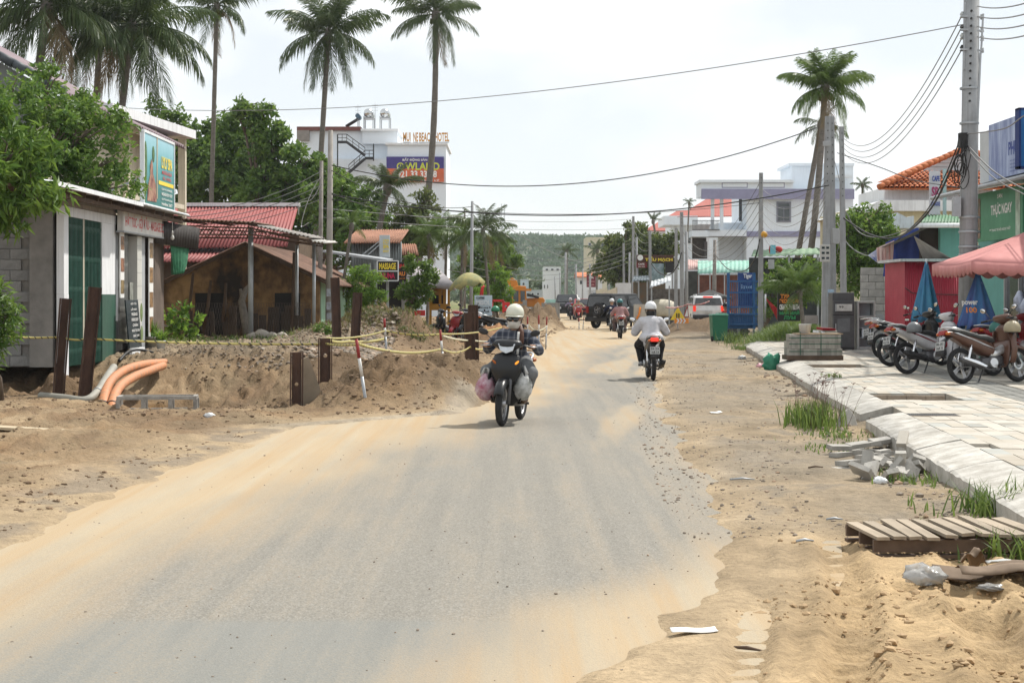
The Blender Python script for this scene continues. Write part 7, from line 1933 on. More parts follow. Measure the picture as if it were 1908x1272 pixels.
 helmet_parts(t,hd+Vector((-0.015,0,0.082)),helm,0.126,brim,0,full=full)
 if hair:
  mb=MB();mb.ell(hd+Vector((-0.03,0,-0.04)),(0.095,0.092,0.11),14,10,z0=-0.9,z1=0.5)
  remesh(mb.build('hair',hair,t,fix=False),0.012,2)
 if mask:
  rows=[]
  for j in range(7):
   v=j/6
   rows.append([hd+Vector((math.cos(a)*(0.105+0.035*math.sin(math.pi*v)*math.cos(a)),math.sin(a)*(0.088-0.016*v),-0.018-0.10*v))for a in np.linspace(-1.45,1.45,13)])
  mb=MB();mb.grid(rows);mb.build('face_mask',mask,t,solid=0.004)
 if glasses:
  gl_=MB()
  for s_ in(-1,1):gl_.ell((0,0,0),(0.014,0.041,0.033),14,8,Matrix.Translation(hd+Vector((0.106,s_*0.04,0.004)))@Matrix.Rotation(s_*0.35,4,'Z'));gl_.tube([hd+Vector((0.092,s_*0.07,0.022)),hd+Vector((0.0,s_*0.085,0.02))],0.005,5)
  gl_.tube([hd+Vector((0.108,-0.01,0.022)),hd+Vector((0.108,0.01,0.022))],0.004,5)
  gl_.build('sunglasses',mat('dark_lens',(0.008,0.008,0.009),rough=0.1,spec=0.8),t)
 return t
PLAID,nt_,b,N,L=newmat('plaid_flannel')
tcx=N('ShaderNodeTexCoord');sx=N('ShaderNodeSeparateXYZ');L(tcx.outputs['Object'],sx.inputs['Vector'])
def band(out,freq,thr):
 m1=N('ShaderNodeMath');m1.operation='MULTIPLY';m1.inputs[1].default_value=freq;L(out,m1.inputs[0])
 m2=N('ShaderNodeMath');m2.operation='SINE';L(m1.outputs[0],m2.inputs[0])
 m3=N('ShaderNodeMath');m3.operation='GREATER_THAN';m3.inputs[1].default_value=thr;L(m2.outputs[0],m3.inputs[0]);return m3.outputs[0]
s1=band(sx.outputs['Y'],75,0.80);s2=band(sx.outputs['Z'],75,0.82);s3=band(sx.outputs['Y'],75,-0.3);s4=band(sx.outputs['Z'],75,-0.3)
ad1=N('ShaderNodeMath');ad1.operation='ADD';L(s1,ad1.inputs[0]);L(s2,ad1.inputs[1])
ad2=N('ShaderNodeMath');ad2.operation='ADD';L(s3,ad2.inputs[0]);L(s4,ad2.inputs[1])
mA=N('ShaderNodeMath');mA.operation='MULTIPLY';mA.inputs[1].default_value=0.32;L(ad1.outputs[0],mA.inputs[0])
mB=N('ShaderNodeMath');mB.operation='MULTIPLY_ADD';mB.inputs[1].default_value=0.07;L(ad2.outputs[0],mB.inputs[0]);L(mA.outputs[0],mB.inputs[2])
mxp=N('ShaderNodeMix');mxp.data_type='RGBA';mxp.inputs['A'].default_value=(0.018,0.025,0.045,1);mxp.inputs['B'].default_value=(0.26,0.27,0.30,1);L(mB.outputs[0],mxp.inputs['Factor'])
L(mxp.outputs['Result'],b.inputs['Base Color']);b.inputs['Roughness'].default_value=0.9
nzp=N('ShaderNodeTexNoise');nzp.inputs['Scale'].default_value=14;L(tcx.outputs['Object'],nzp.inputs['Vector']);bpp=N('ShaderNodeBump');bpp.inputs['Strength'].default_value=0.6;bpp.inputs['Distance'].default_value=0.02;L(nzp.outputs['Fac'],bpp.inputs['Height']);L(bpp.outputs['Normal'],b.inputs['Normal'])
def fabric(name,c):return mat('fabric_'+name,c,rough=0.9,var=0.22,vs=5,bump=0.7,bs=11,spec=0.15)
b1=motorbike('black motorbike ridden towards the camera with shopping bags',(-0.01,22.25,0.004),math.atan2(-1.18,-0.24),paint('black',(0.014,0.015,0.017)),PLASTIC,lean=R(-2),indicator_lit=True)
r1=rider('rider in plaid shirt, pale helmet, sunglasses and face mask',b1,PLAID,fabric('grey',(0.16,0.165,0.17)),mat('brown_shoe',(0.10,0.06,0.035)),mat('cream_helmet',(0.60,0.60,0.50),rough=0.3,var=0.12,coat=0.3),hair=mat('auburn_hair',(0.09,0.035,0.018),rough=0.5,bump=0.6,bs=60,stretch=(1,1,0.1)),mask=fabric('mask',(0.50,0.47,0.42)),glasses=True,elbows=0.34,kw=0.29,fat=1.08)
mb=MB();mb.tube([(-0.02,0.06,1.29),(0.06,0.10,1.20),(0.10,0.12,1.08),(0.10,0.12,0.96)],[0.03,0.038,0.034,0.012],8);mb.build('ponytail',MATS['auburn_hair'],r1)
mb=MB();mb.grid([[(0.128+0.012*math.sin(z*30),0.065+dy,z)for dy in(0,0.03)]for z in np.linspace(0.90,1.19,8)]);mb.build('strap',fabric('white',(0.6,0.6,0.58)),r1,solid=0.006)
GREENDEC=mat('green_decal',(0.25,0.45,0.04),rough=0.3)
mb=MB();mb.prism([(0.36,0.80),(0.40,0.82),(0.36,0.66),(0.34,0.66)],0.172,0.180,'y');mb.build('decal',GREENDEC,b1)
def shopping_bag(label,parent_obj,off,size,m1,m2):
 M=Matrix.Translation(parent_obj.location)@Matrix.Rotation(parent_obj.rotation_euler.z,4,'Z')
 p=M@Vector(off);t=thing('shopping_bag',label,'bag',p,parent_obj.rotation_euler.z,'shopping bags on the black motorbike')
 mb=MB();mb.ell((0,0,0),size,18,12)
 mb.v=[(x*(1-0.35*max(0,z/size[2]))+0.012*math.sin(y*70+z*40),y*(1-0.35*max(0,z/size[2]))+0.012*math.sin(x*60+z*55),z)for x,y,z in mb.v]
 mb.build('bag',m1,t)
 mb=MB();mb.tube([(0,-size[1]*0.4,size[2]*0.8),(0,-0.02,size[2]*1.35),(0,0.02,size[2]*1.35),(0,size[1]*0.4,size[2]*0.8)],[0.03,0.012,0.012,0.03],7);mb.build('handles',m2,t)
WBAG=mat('white_bag',(0.55,0.55,0.55),rough=0.35,var=0.2,vs=9,bump=0.7,bs=16,col2=(0.16,0.17,0.15))
PBAG=mat('pink_bag',(0.50,0.42,0.46),rough=0.35,vs=11,col2=(0.28,0.05,0.10),bump=0.7,bs=16)
shopping_bag('bulging white plastic bag hung beside the right leg shield',b1,(0.36,0.225,0.50),(0.11,0.12,0.19),WBAG,MATS['white_bag'])
shopping_bag('pink and white plastic bag of clothes hung on the left side',b1,(0.34,-0.26,0.48),(0.13,0.14,0.18),PBAG,MATS['white_bag'])
b2_=motorbike('brown and black motorbike ridden away with lit tail light',(G(1217,709).x,G(1217,709).y+0.61,0.004),R(90),paint('dark_brown',(0.035,0.024,0.018)),ALU,lit=True,plate=('59-X4','168.33'),silver_exhaust=False)
rider('rider in pale grey hoodie and white helmet seen from behind',b2_,fabric('hoodie',(0.50,0.50,0.53)),fabric('black',(0.02,0.02,0.022)),mat('grey_shoe',(0.30,0.31,0.33)),mat('white_helmet',(0.66,0.68,0.70),rough=0.3,var=0.08,coat=0.3),hair=mat('black_hair',(0.012,0.011,0.011),rough=0.5),hooded=True,elbows=0.31,fat=1.3,ez=0.93)
g_=G(1157,631)
b3=motorbike('dark motorbike ridden away by the pink rider',(g_.x,g_.y+0.61,0.004),R(90),paint('charcoal',(0.04,0.04,0.045)),ALU,plate=('86B','452'),detail=False)
rider('rider in faded pink jacket and teal helmet seen from behind',b3,fabric('pink',(0.36,0.21,0.21)),fabric('rose_grey',(0.13,0.09,0.09)),mat('brown_shoe',(0.1,0.06,0.035)),mat('teal_helmet',(0.03,0.16,0.17),rough=0.35),hair=MATS['black_hair'],elbows=0.30,vox=0.016,fat=1.25,ez=0.93)
g_=G(1140,617)
b4=motorbike('grey motorbike with glowing tail light left of the pink rider',(g_.x,g_.y,0.004),R(92),paint('grey',(0.12,0.12,0.125)),ALU,lit=True,detail=False,plate=('86','77'))
rider('rider in navy jacket and white patterned helmet left of pink rider',b4,fabric('navy',(0.02,0.025,0.05)),fabric('black',(0.02,0.02,0.022)),PLASTIC,mat('white_helmet',(0.66,0.68,0.70)),elbows=0.34,vox=0.02)
g_=G(1176,608)
b5=motorbike('white scooter coming on behind the pink rider',(g_.x,g_.y,0.004),R(-95),paint('white',(0.62,0.63,0.64)),PLASTIC,detail=False,scooter=True)
rider('rider in black with dark helmet on the white scooter',b5,fabric('black',(0.02,0.02,0.022)),fabric('navy',(0.02,0.025,0.05)),PLASTIC,mat('black_helmet',(0.02,0.02,0.025),rough=0.3),vox=0.02)
g_=G(1078,599)
b6=motorbike('red motorbike coming on before the red car',(g_.x,g_.y,0.004),R(-92),paint('red',(0.35,0.02,0.02)),PLASTIC,detail=False)
rider('distant rider in beige on the red motorbike',b6,fabric('beige',(0.38,0.33,0.22)),fabric('beige',(0.38,0.33,0.22)),PLASTIC,mat('white_helmet',(0.66,0.68,0.70)),vox=0.025)
g_=G(1063,595)
b7=motorbike('dark motorbike coming on before the black pickup',(g_.x,g_.y,0.004),R(-90),paint('charcoal',(0.04,0.04,0.045)),PLASTIC,detail=False)
rider('distant rider in lilac jacket before the black pickup',b7,fabric('lilac',(0.27,0.22,0.32)),fabric('black',(0.02,0.02,0.022)),PLASTIC,mat('pale_helmet',(0.5,0.48,0.5)),vox=0.025)
class _Seat:location=Vector((W(1352,0,71).x,71,-0.15));rotation_euler=Euler((0,0,R(-150)))
rider('person in red seated beside the blue gate',_Seat,fabric('red',(0.35,0.03,0.03)),fabric('black',(0.02,0.02,0.022)),PLASTIC,MATS['black_hair'],brim=False,vox=0.022)
BROWNP=paint('bronze',(0.10,0.045,0.028));WHITER=paint('white_red',(0.62,0.62,0.64));REDPA=paint('crimson',(0.26,0.012,0.018));BLACKP=paint('black',(0.014,0.015,0.017))
pk=[(7.10,26.9,30,BROWNP,ALU,'bronze motorbike with chrome exhaust parked nearest on the pavement',True),(7.0,30.2,27,WHITER,REDPA,'white and red motorbike parked behind the bronze one',False),(7.45,33.6,22,BLACKP,ALU,'black motorbike parked third in the pavement row',False),(8.1,37.2,24,REDPA,BLACKP,'dark red motorbike with orange indicator parked last in the row',True),(8.35,29.6,35,REDPA,WHITER,'crimson motorbike parked among the others beneath the folded umbrellas',True)]
PARKED=[]
for(x,y,a,m1,m2,lb,sv)in pk:
 cx_=x+0.61*math.cos(R(a));cy_=y+0.61*math.sin(R(a))
 o=motorbike(lb,(cx_,cy_,SW_Z+0.002),R(a),m1,m2,lean=R(-7),stand=True,group='motorbikes parked on the pavement',silver_exhaust=sv,rack=(y>33),plate=('86-B%d'%int(y/8),'%d.%02d'%(int(y*13.7),int(y*31)%100)))
 PARKED.append(o)
def loose_helmet(label,p,m,r=0.13,yaw=0.0):
 t=thing('helmet',label,'helmet',p,yaw,'helmets left on parked motorbikes')
 mb=MB();mb.ell((0,0,0),(r*1.05,r*0.95,r),18,12,z0=-0.45);mb.build('shell',m,t)
 mb=MB();mb.lathe([(r*0.85,-r*0.45),(r*0.92,-r*0.5),(r*0.97,-r*0.42)],20);mb.build('rim',PLASTIC,t)
 mb=MB();mb.tube([(0,r*0.8,-r*0.4),(0.02,0,-r*0.75),(0,-r*0.8,-r*0.4)],0.006,5);mb.build('strap',PLASTIC,t)
loose_helmet('grey helmet resting on the white and red motorbike',W(1703,613,30.0),mat('grey_helmet',(0.16,0.17,0.18),rough=0.35))
loose_helmet('tan round helmet hanging on the bronze motorbike',W(1886,612,27.2),mat('tan_helmet',(0.34,0.29,0.19),rough=0.45,var=0.2))
loose_helmet('dark teal helmet hung behind the tan helmet',W(1858,612,28.6),mat('dark_teal_helmet',(0.02,0.12,0.10),rough=0.35))
for i,(x,y,a,m1,lb)in enumerate(((-2.05,57.2,205,BLACKP,'black motorbike parked beside the red panel on the left'),(-1.75,56.2,250,REDPA,'maroon motorbike parked facing the road on the left'),(-1.35,55.0,245,BLACKP,'black motorbike behind the rusty beam pair'),(-0.75,56.5,200,WHITER,'white motorbike parked before the coffee board'),(-0.25,55.6,30,BLACKP,'dark motorbike with green helmet right of the coffee board'))):
 motorbike(lb,(x,y,gz(x,y)+0.0),R(a),m1,ALU,lean=R(-6),group='motorbikes parked at the coffee stall',detail=False)
loose_helmet('green helmet on a parked bike beside the coffee board',W(923,577,55.4),mat('green_helmet',(0.03,0.2,0.1),rough=0.35))
# ------ excavation: piles, tape, pipes
RUST=mat('rusty_pile',(0.085,0.045,0.03),rough=0.85,var=0.4,vs=5,bump=0.35,bs=30,col2=(0.035,0.022,0.018),stretch=(1,1,0.35))
def hpile(label,xt,yt,xb,yb,Y,wpx,turn=0.0,hole=None,m=None):
 t0=W(xt,yt,Y);b_=W(xb,yb,Y);w_=wpx/F*Y;d=t0-b_;h=d.length
 t=thing('steel_pile',label,'steel pile',b_,0,'rusty steel piles round the trench')
 t.rotation_euler=Euler((math.asin(0),math.atan2(d.x,d.z),turn))
 tk=0.018
 for s_ in(-1,1):
  mb=MB();mb.box((s_*w_*0.5,0,h/2-0.35),(tk,w_*0.8,h+0.7));mb.build('flange',m or RUST,t)
 mb=MB();hs_=w_*0.16
 if hole:
  zc=h*hole;ox=w_/2-tk
  rows=[];n=16
  for rr,sq in((hs_,0),(1,1)):
   rows.append([(math.cos(2*math.pi*k/n)*hs_ if not sq else max(-1,min(1,1.42*math.cos(2*math.pi*k/n)))*ox,0,zc+(math.sin(2*math.pi*k/n)*hs_ if not sq else max(-1,min(1,1.42*math.sin(2*math.pi*k/n)))*ox))for k in range(n)])
  mb.grid(rows,smooth=False,close=True)
  mb.quad((-ox,0,-0.7),(ox,0,-0.7),(ox,0,zc-ox),(-ox,0,zc-ox));mb.quad((-ox,0,zc+ox),(ox,0,zc+ox),(ox,0,h),(-ox,0,h))
  mb.build('web',m or RUST,t,solid=0.014)
 else:
  mb.box((0,0,h/2-0.35),(w_-2*tk,0.014,h+0.7));mb.build('web',m or RUST,t)
 return t
hpile('left one of two tall leaning piles before the green gate',122,556,108,745,28,19,0.35)
hpile('right one of two tall leaning piles, in front of the green gate',177,535,157,745,27.7,21,0.35)
hpile('short broken pile with torn top and round hole in the trench',553,656,552,775,24.6,22,0.15,0.5)
hpile('squat pile with round hole beside the torn one',606,630,606,745,27,24,0.1,0.72)
hpile('tall dark pile left of the mint wall windows',624,517,628,640,42,14,0.3)
hpile('slanted pile at the end of the mint wall',667,545,661,640,44,14,0.4)
hpile('front one of the rusty pile pair behind the near rider',874,582,876,668,40,17,0.2,0.55)
hpile('rear taller one of the rusty pile pair behind the near rider',881,568,883,664,42,16,0.2)
mb=MB();mb.prism([(-0.12,-0.3),(-0.06,0.62),(0.02,0.66),(0.26,0.0),(0.28,-0.3)],-0.012,0.012,'y');p_=W(572,748,24.9)
tag(mb.build('steel_plate',mat('pale_plate',(0.27,0.22,0.16),var=0.3,rough=0.9),loc=p_,rot=(0,0,0.3)),'sand-coloured triangular steel plate leaning on the torn pile','steel plate')
TAPE,nt_,b,N,L=newmat('caution_tape')
tcx=N('ShaderNodeTexCoord');wv=N('ShaderNodeTexWave');wv.inputs['Scale'].default_value=4.5;wv.bands_direction='DIAGONAL';L(tcx.outputs['Object'],wv.inputs['Vector'])
gt_=N('ShaderNodeMath');gt_.operation='GREATER_THAN';gt_.inputs[1].default_value=0.9;L(wv.outputs['Fac'],gt_.inputs[0])
mx_=N('ShaderNodeMix');mx_.data_type='RGBA';mx_.inputs['A'].default_value=(0.55,0.48,0.16,1);mx_.inputs['B'].default_value=(0.03,0.03,0.02,1);L(gt_.outputs[0],mx_.inputs['Factor']);L(mx_.outputs['Result'],b.inputs['Base Color']);b.inputs['Roughness'].default_value=0.4
def tape(label,pts,sag=0.05,w_=0.034,m=TAPE):
 P=[W(*p)for p in pts];o0=P[0];rows=[]
 for i in range(len(P)-1):
  for k in range(14 if i<len(P)-2 else 15):
   u=k/14;c_=P[i].lerp(P[i+1],u)-Vector((0,0,sag*4*u*(1-u)))-o0;tw=0.35*math.sin(i*3+u*5)
   rows.append([c_+Vector((0,math.sin(tw),math.cos(tw)))*w_/2,c_-Vector((0,math.sin(tw),math.cos(tw)))*w_/2])
 mb=MB();mb.grid(rows);return tag(mb.build('caution_tape',m,loc=o0,solid=0.002),label,'tape','barrier tape round the trench')
tape('long yellow tape from the left edge to the squat pile',[(-30,622,27.5),(112,628,28.1),(165,631,27.8),(604,641,27.1)],0.03)
tape('yellow tape from the squat pile to the post with concrete foot',[(606,640,27),(669,641,24.6)],0.02)
tape('sagging tape from the footed post to the pile pair',[(669,641,24.6),(823,650,34),(876,646,39.9),(925,640,42)],0.10,0.045)
tape('upper tape from the squat pile past the red-topped post',[(608,630,27.2),(718,616,34),(823,622,34.2),(935,610,42)],0.05)
tape('lower doubled tape between squat pile and red-topped post',[(608,632,27.3),(650,636,30),(718,631,34.1)],0.03,0.055)
tape('pale tape between the far post pair left of the road',[(985,604,52),(1000,616,52),(1019,607,53)],0.05,0.05,mat('pale_tape',(0.55,0.53,0.40)))
tape('tape before the far dirt heap from pile pair to rider',[(823,625,34.2),(880,634,41),(935,634,46)],0.03,0.04,mat('pale_tape',(0.55,0.53,0.40)))
REDW=mat('post_red',(0.28,0.03,0.03),rough=0.6,var=0.2);WHW=mat('post_white',(0.6,0.6,0.58),rough=0.6,var=0.15)
def marker(label,xt,yt,xb,yb,Y,foot=False):
 a=W(xb,yb,Y);b_=W(xt,yt,Y);t=thing('marker_post',label,'marker post',a,0,'red and white marker posts');d=b_-a;r=0.024
 for k,(u0,u1,m_,nm)in enumerate(((-0.2,0.45,GREYMET,'lower_tube'),(0.45,0.72,WHW,'white_band'),(0.72,1.0,REDW,'red_band'))):
  mb=MB();mb.cyl(d*u0,d*u1,r,n=10);mb.build(nm,m_,t)
 if foot:
  mb=MB();mb.lathe([(0.0,-0.11),(0.10,-0.11),(0.14,0.04),(0.12,0.05),(0,0.05)],14);mb.build('concrete_foot',mat('sandy_concrete',(0.36,0.27,0.16),rough=0.95,var=0.25,bump=0.3),t)
marker('marker post set in a round concrete foot by the road',664,632,683,758,24.6,True)
marker('marker post with red top before the grassy heap',716,593,720,655,34)
marker('marker post standing on the spoil heap before the piles',820,614,827,688,33.5)
marker('left of the far marker posts beside the road',983,590,983,640,52)
marker('middle far marker post beside the road',1004,587,1004,648,52);marker('right of the far marker posts beside the road',1019,590,1017,646,53)
marker('lone marker post leaning by the far road mound',1088,590,1086,615,86);marker('marker post right of the far road mound',1079,592,1079,618,84)
ORP=mat('orange_pipe',(0.55,0.20,0.075),rough=0.55,var=0.2,vs=6,col2=(0.34,0.20,0.12))
def crpath(pts,n=14):
 P=[W(*p)for p in pts];Q=[P[0]]+P+[P[-1]];out=[]
 for i in range(1,len(Q)-2):
  for k in range(n):
   t=k/n;out.append(0.5*((2*Q[i])+(-Q[i-1]+Q[i+1])*t+(2*Q[i-1]-5*Q[i]+4*Q[i+1]-Q[i+2])*t*t+(-Q[i-1]+3*Q[i]-3*Q[i+1]+Q[i+2])*t**3))
 return out+[P[-1]]
def pipe(label,pts,r,m,ribs=True,rings=()):
 P=crpath(pts,24);o0=P[0];t=thing('pipe',label,'pipe',o0)
 mb=MB();mb.tube([p-o0 for p in P],[r*(1.05 if(i%2 and ribs)else 0.97)for i in range(len(P))],12);mb.build('tube',m,t)
 for k in rings:
  i=int(k*(len(P)-2));mb=MB();mb.tube([P[i]-o0,P[i+1]-o0],r*1.15,12);mb.build('collar',PLASTIC if k<0.5 else GREYMET,t)
pipe('front orange corrugated pipe bending out of the trench',[(212,782,25.8),(209,755,26.0),(222,722,27.5),(250,702,29.5),(282,689,31.5),(304,681,33.2)],0.075,ORP,rings=(0.12,0.2))
pipe('rear orange corrugated pipe bending out of the trench',[(193,778,26.2),(194,745,26.5),(205,712,28.5),(232,690,30.5),(268,679,32.2),(312,675,34)],0.078,ORP,rings=(0.15,))
pipe('grey plastic pipe lying behind the orange pipes',[(75,738,27.2),(120,742,27),(158,746,26.8),(180,732,27.2),(196,708,28.6),(212,684,30.5)],0.07,mat('grey_pipe',(0.30,0.29,0.25),rough=0.6,var=0.25),ribs=False,rings=(0.62,))
wire_via('black hose arching over the rubble by the shop',[W(222,672,33.8),W(240,655,34.3),W(265,652,34.8),W(300,662,34.8),W(325,672,34.5)],0.03,WIRE,cat='hose',name='hose')
wire_via('short black hose arching before the wire fence',[W(428,662,35),W(445,653,35.5),W(465,650,35.6),W(473,660,35.4)],0.025,WIRE,cat='hose',name='hose')
mb=MB();mb.tube(crpath([(180,768,24.9),(230,768,24.7),(262,786,24.3),(310,790,24.2),(362,784,24.3)],8),[0.03]*8+[0.045]*8+[0.04]*8+[0.025]*9,7);mb.tube(crpath([(255,783,24.4),(250,790,24.2),(238,788,24.1)],5),0.018,6);tag(mb.build('tree_root',mat('root_bark',(0.11,0.065,0.045),rough=0.95,var=0.3,bump=0.5)),'long brown root lying on the near trench rim','root')
fr_=thing('precast_crate','precast concrete frame lying in the trench behind the root','concrete frame',W(292,766,25.55),0.12)
FRC=mat('old_frame_concrete',(0.31,0.295,0.27),rough=0.95,var=0.4,vs=6,bump=0.4)
for y_ in(0.0,0.42):
 for z_ in(0.0,0.2):mb=MB();mb.box((0,y_,z_),(1.18,0.06,0.05));mb.build('beam',FRC,fr_)
 for x_ in(-0.57,-0.2,0.2,0.57):mb=MB();mb.box((x_,y_,0.1),(0.06,0.055,0.15));mb.build('upright',FRC,fr_)
for x_ in(-0.56,0.56):
 for z_ in(0.0,0.2):mb=MB();mb.box((x_,0.21,z_),(0.06,0.36,0.05));mb.build('cross_beam',FRC,fr_)
 for y_ in(0.14,0.28):mb=MB();mb.box((x_,y_,0.1),(0.055,0.05,0.15));mb.build('upright',FRC,fr_)
def slab_on(label,x,y,size,rz,m,name,cat,tilt=(0,0),zoff=0.0,group=None):
 p=G(x,y);z=gz(p.x,p.y);mb=MB();mb.box((0,0,0),size);o=mb.build(name,m,loc=(p.x,p.y,max(z,0.0)+size[2]/2+zoff),rot=(tilt[0],tilt[1],rz));return tag(o,label,cat,group)
PLK=mat('pale_plank',(0.46,0.38,0.26),rough=0.8,var=0.25,vs=4,stretch=(0.3,4,4))
slab_on('pale timber plank at the left edge before the trench',15,818,(1.3,0.16,0.03),-0.12,PLK,'plank','plank',(0.05,0.05),0.02)
slab_on('thin board half buried beside the timber plank',95,826,(0.55,0.2,0.015),0.1,mat('grey_board',(0.34,0.28,0.2)),'board','board',(0.05,0.0),0.0)
def rubble(name,label,pts,smin,smax,m,seed,flat=0.65,sink=0.25):
 rng=np.random.default_rng(seed);n=len(pts);P=np.array(pts)
 ico=np.array([(0,0,1),(0.89,0,0.45),(0.28,0.85,0.45),(-0.72,0.53,0.45),(-0.72,-0.53,0.45),(0.28,-0.85,0.45),(0.72,0.53,-0.45),(-0.28,0.85,-0.45),(-0.89,0,-0.45),(-0.28,-0.85,-0.45),(0.72,-0.53,-0.45),(0,0,-1)])
 fc_=np.array([(0,1,2),(0,2,3),(0,3,4),(0,4,5),(0,5,1),(1,6,2),(2,7,3),(3,8,4),(4,9,5),(5,10,1),(6,7,2),(7,8,3),(8,9,4),(9,10,5),(10,6,1),(11,7,6),(11,8,7),(11,9,8),(11,10,9),(11,6,10)])
 s=smin*(smax/smin)**(rng.random(n)**2.2)
 V=ico[None]*(1+rng.uniform(-0.3,0.3,(n,12,1)));V=V*s[:,None,None]*np.array((1,1,flat))*rng.uniform(0.7,1.3,(n,1,3))
 a=rng.uniform(0,6.28,n);c_,s_=np.cos(a)[:,None],np.sin(a)[:,None]
 V=np.stack([V[...,0]*c_-V[...,1]*s_,V[...,0]*s_+V[...,1]*c_,V[...,2]],-1)
 V+=P[:,None,:];V[...,2]+=(s*flat*(1-sink)-s*flat*0.5)[:,None]
 me=np_mesh(name,V.reshape(-1,3),(fc_[None]+(np.arange(n)*12)[:,None,None]).reshape(-1,3),False)
 return tag(obj(name,me,m),label,'rubble',kind='stuff')
def field(x0,x1,y0,y1,n,seed,keep=None):
 rng=np.random.default_rng(seed);x=rng.uniform(x0,x1,n);y=y0*(y1/y0)**rng.random(n)
 if keep is not None:k=keep(x,y);x,y=x[k],y[k]
 return np.stack([x,y,np.maximum(height(x,y),np.where((x>road_l(y)-0.1)&(x<road_r(y)+0.1),0.004,-9))],1)
m_,nt_,b,N,L=newmat('stone_mix')
gi=N('ShaderNodeNewGeometry');rp_=N('ShaderNodeValToRGB');e=rp_.color_ramp.elements;e[0].color=(0.17,0.14,0.11,1);e[1].color=(0.42,0.37,0.31,1);e3=e.new(0.6);e3.color=(0.24,0.20,0.16,1);e4=e.new(0.96);e4.color=(0.30,0.2,0.13,1)
L(gi.outputs['Random Per Island'],rp_.inputs['Fac']);L(rp_.outputs['Color'],b.inputs['Base Color']);b.inputs['Roughness'].default_value=0.95
STONE=m_
m_,nt_,b,N,L=newmat('clod_mix')
gi=N('ShaderNodeNewGeometry');rp_=N('ShaderNodeValToRGB');e=rp_.color_ramp.elements;e[0].color=(0.15,0.10,0.06,1);e[1].color=(0.27,0.19,0.12,1)
L(gi.outputs['Random Per Island'],rp_.inputs['Fac']);L(rp_.outputs['Color'],b.inputs['Base Color']);b.inputs['Roughness'].default_value=1
CLOD=m_
nzk=lambda f,s,t:(lambda x,y:fbm(x*f,y*f,3,s)>t)
rubble('verge_stones','loose stones and asphalt crumbs on the right verge',field(1.2,4.6,11.5,50,6500,1,lambda x,y:(x>road_r(y)-0.5)&(x<kerb_x(y))&(fbm(x*1.3,y*0.9,3,5)>-0.02-0.3*(x<road_r(y)+0.7))),0.004,0.021,STONE,1)
rubble('kerb_debris','broken bits of stone along the foot of the kerb',field(2.5,6.5,12.5,45,5200,2,lambda x,y:(kerb_x(y)-x>0)&(kerb_x(y)-x<0.55)),0.006,0.045,STONE,2)
rubble('road_grit','fine grit scattered over the carriageway',field(-3.3,2.6,7,40,900,3,lambda x,y:(x>road_l(y))&(x<road_r(y))),0.003,0.010,STONE,3)
rubble('trench_clods','clods and stones in and around the trench',field(-10,0.2,22,36,9000,4,lambda x,y:(x<road_l(y)-0.1)&(fbm(x*1.2,y*1.0,3,6)>-0.2)),0.008,0.04,CLOD,4)
rubble('left_dirt_clods','earth clods over the dirt left of the road',field(-9,-2.6,11,25,6500,5,lambda x,y:(x<road_l(y)-0.05)&(fbm(x*1.2,y*1.2,3,7)>-0.08)),0.005,0.028,CLOD,5)
rubble('shop_rubble','grey building rubble in front of the shops',field(-9.6,-3.2,33.5,50,5200,6,lambda x,y:(x<road_l(y)-2.5)),0.015,0.10,STONE,6)
rubble('heap_clods','earth clods on the heaps further down the road',field(-5.5,4,44,92,5000,7,lambda x,y:(x<road_l(y))),0.015,0.08,CLOD,7)
rubble('sand_clods','crumbled sand lumps in the near right corner',field(1.0,4.2,7,11.2,2600,8,lambda x,y:(x>road_r(y)+0.3)&(fbm(x*1.6,y*1.6,3,8)>-0.05)),0.005,0.028,mat('sand_lump',(0.40,0.28,0.16),rough=1,var=0.3),8)
for i,(x,y,s_)in enumerate(((472,629,0.2),(487,632,0.24),(506,630,0.2),(525,632,0.16))):
 p_=W(x,y,46.5);mb=MB();mb.ell((0,0,0),(s_,s_*0.8,s_*0.7),9,6);rr=random.Random(i);mb.v=[(a_*rr.uniform(0.85,1.15),b__*rr.uniform(0.85,1.15),c_*rr.uniform(0.85,1.15))for a_,b__,c_ in mb.v]
 o=mb.build('boulder',mat('pale_rock',(0.36,0.33,0.29),rough=0.95,var=0.25,bump=0.5),loc=(p_.x,p_.y,gz(p_.x,p_.y)+s_*0.4));tag(o,['smallest left boulder before the wire fence','largest pale boulder before the wire fence','pale boulder second from right before the fence','brown boulder at the right before the wire fence'][i],'boulder','boulders before the wire fence')
p_=G(1583,806);mb=MB();mb.prism([(-0.14,0),(0.15,0),(0.13,0.16),(0.06,0.26),(-0.02,0.2)],-0.05,0.06,'y');tag(mb.build('kerb_fragment',GRANITE,loc=(p_.x,p_.y+0.25,0.02),rot=(-0.3,0,0.25),bevel=0.01),'broken grey kerb fragment leaning beside the grass clump','stone')
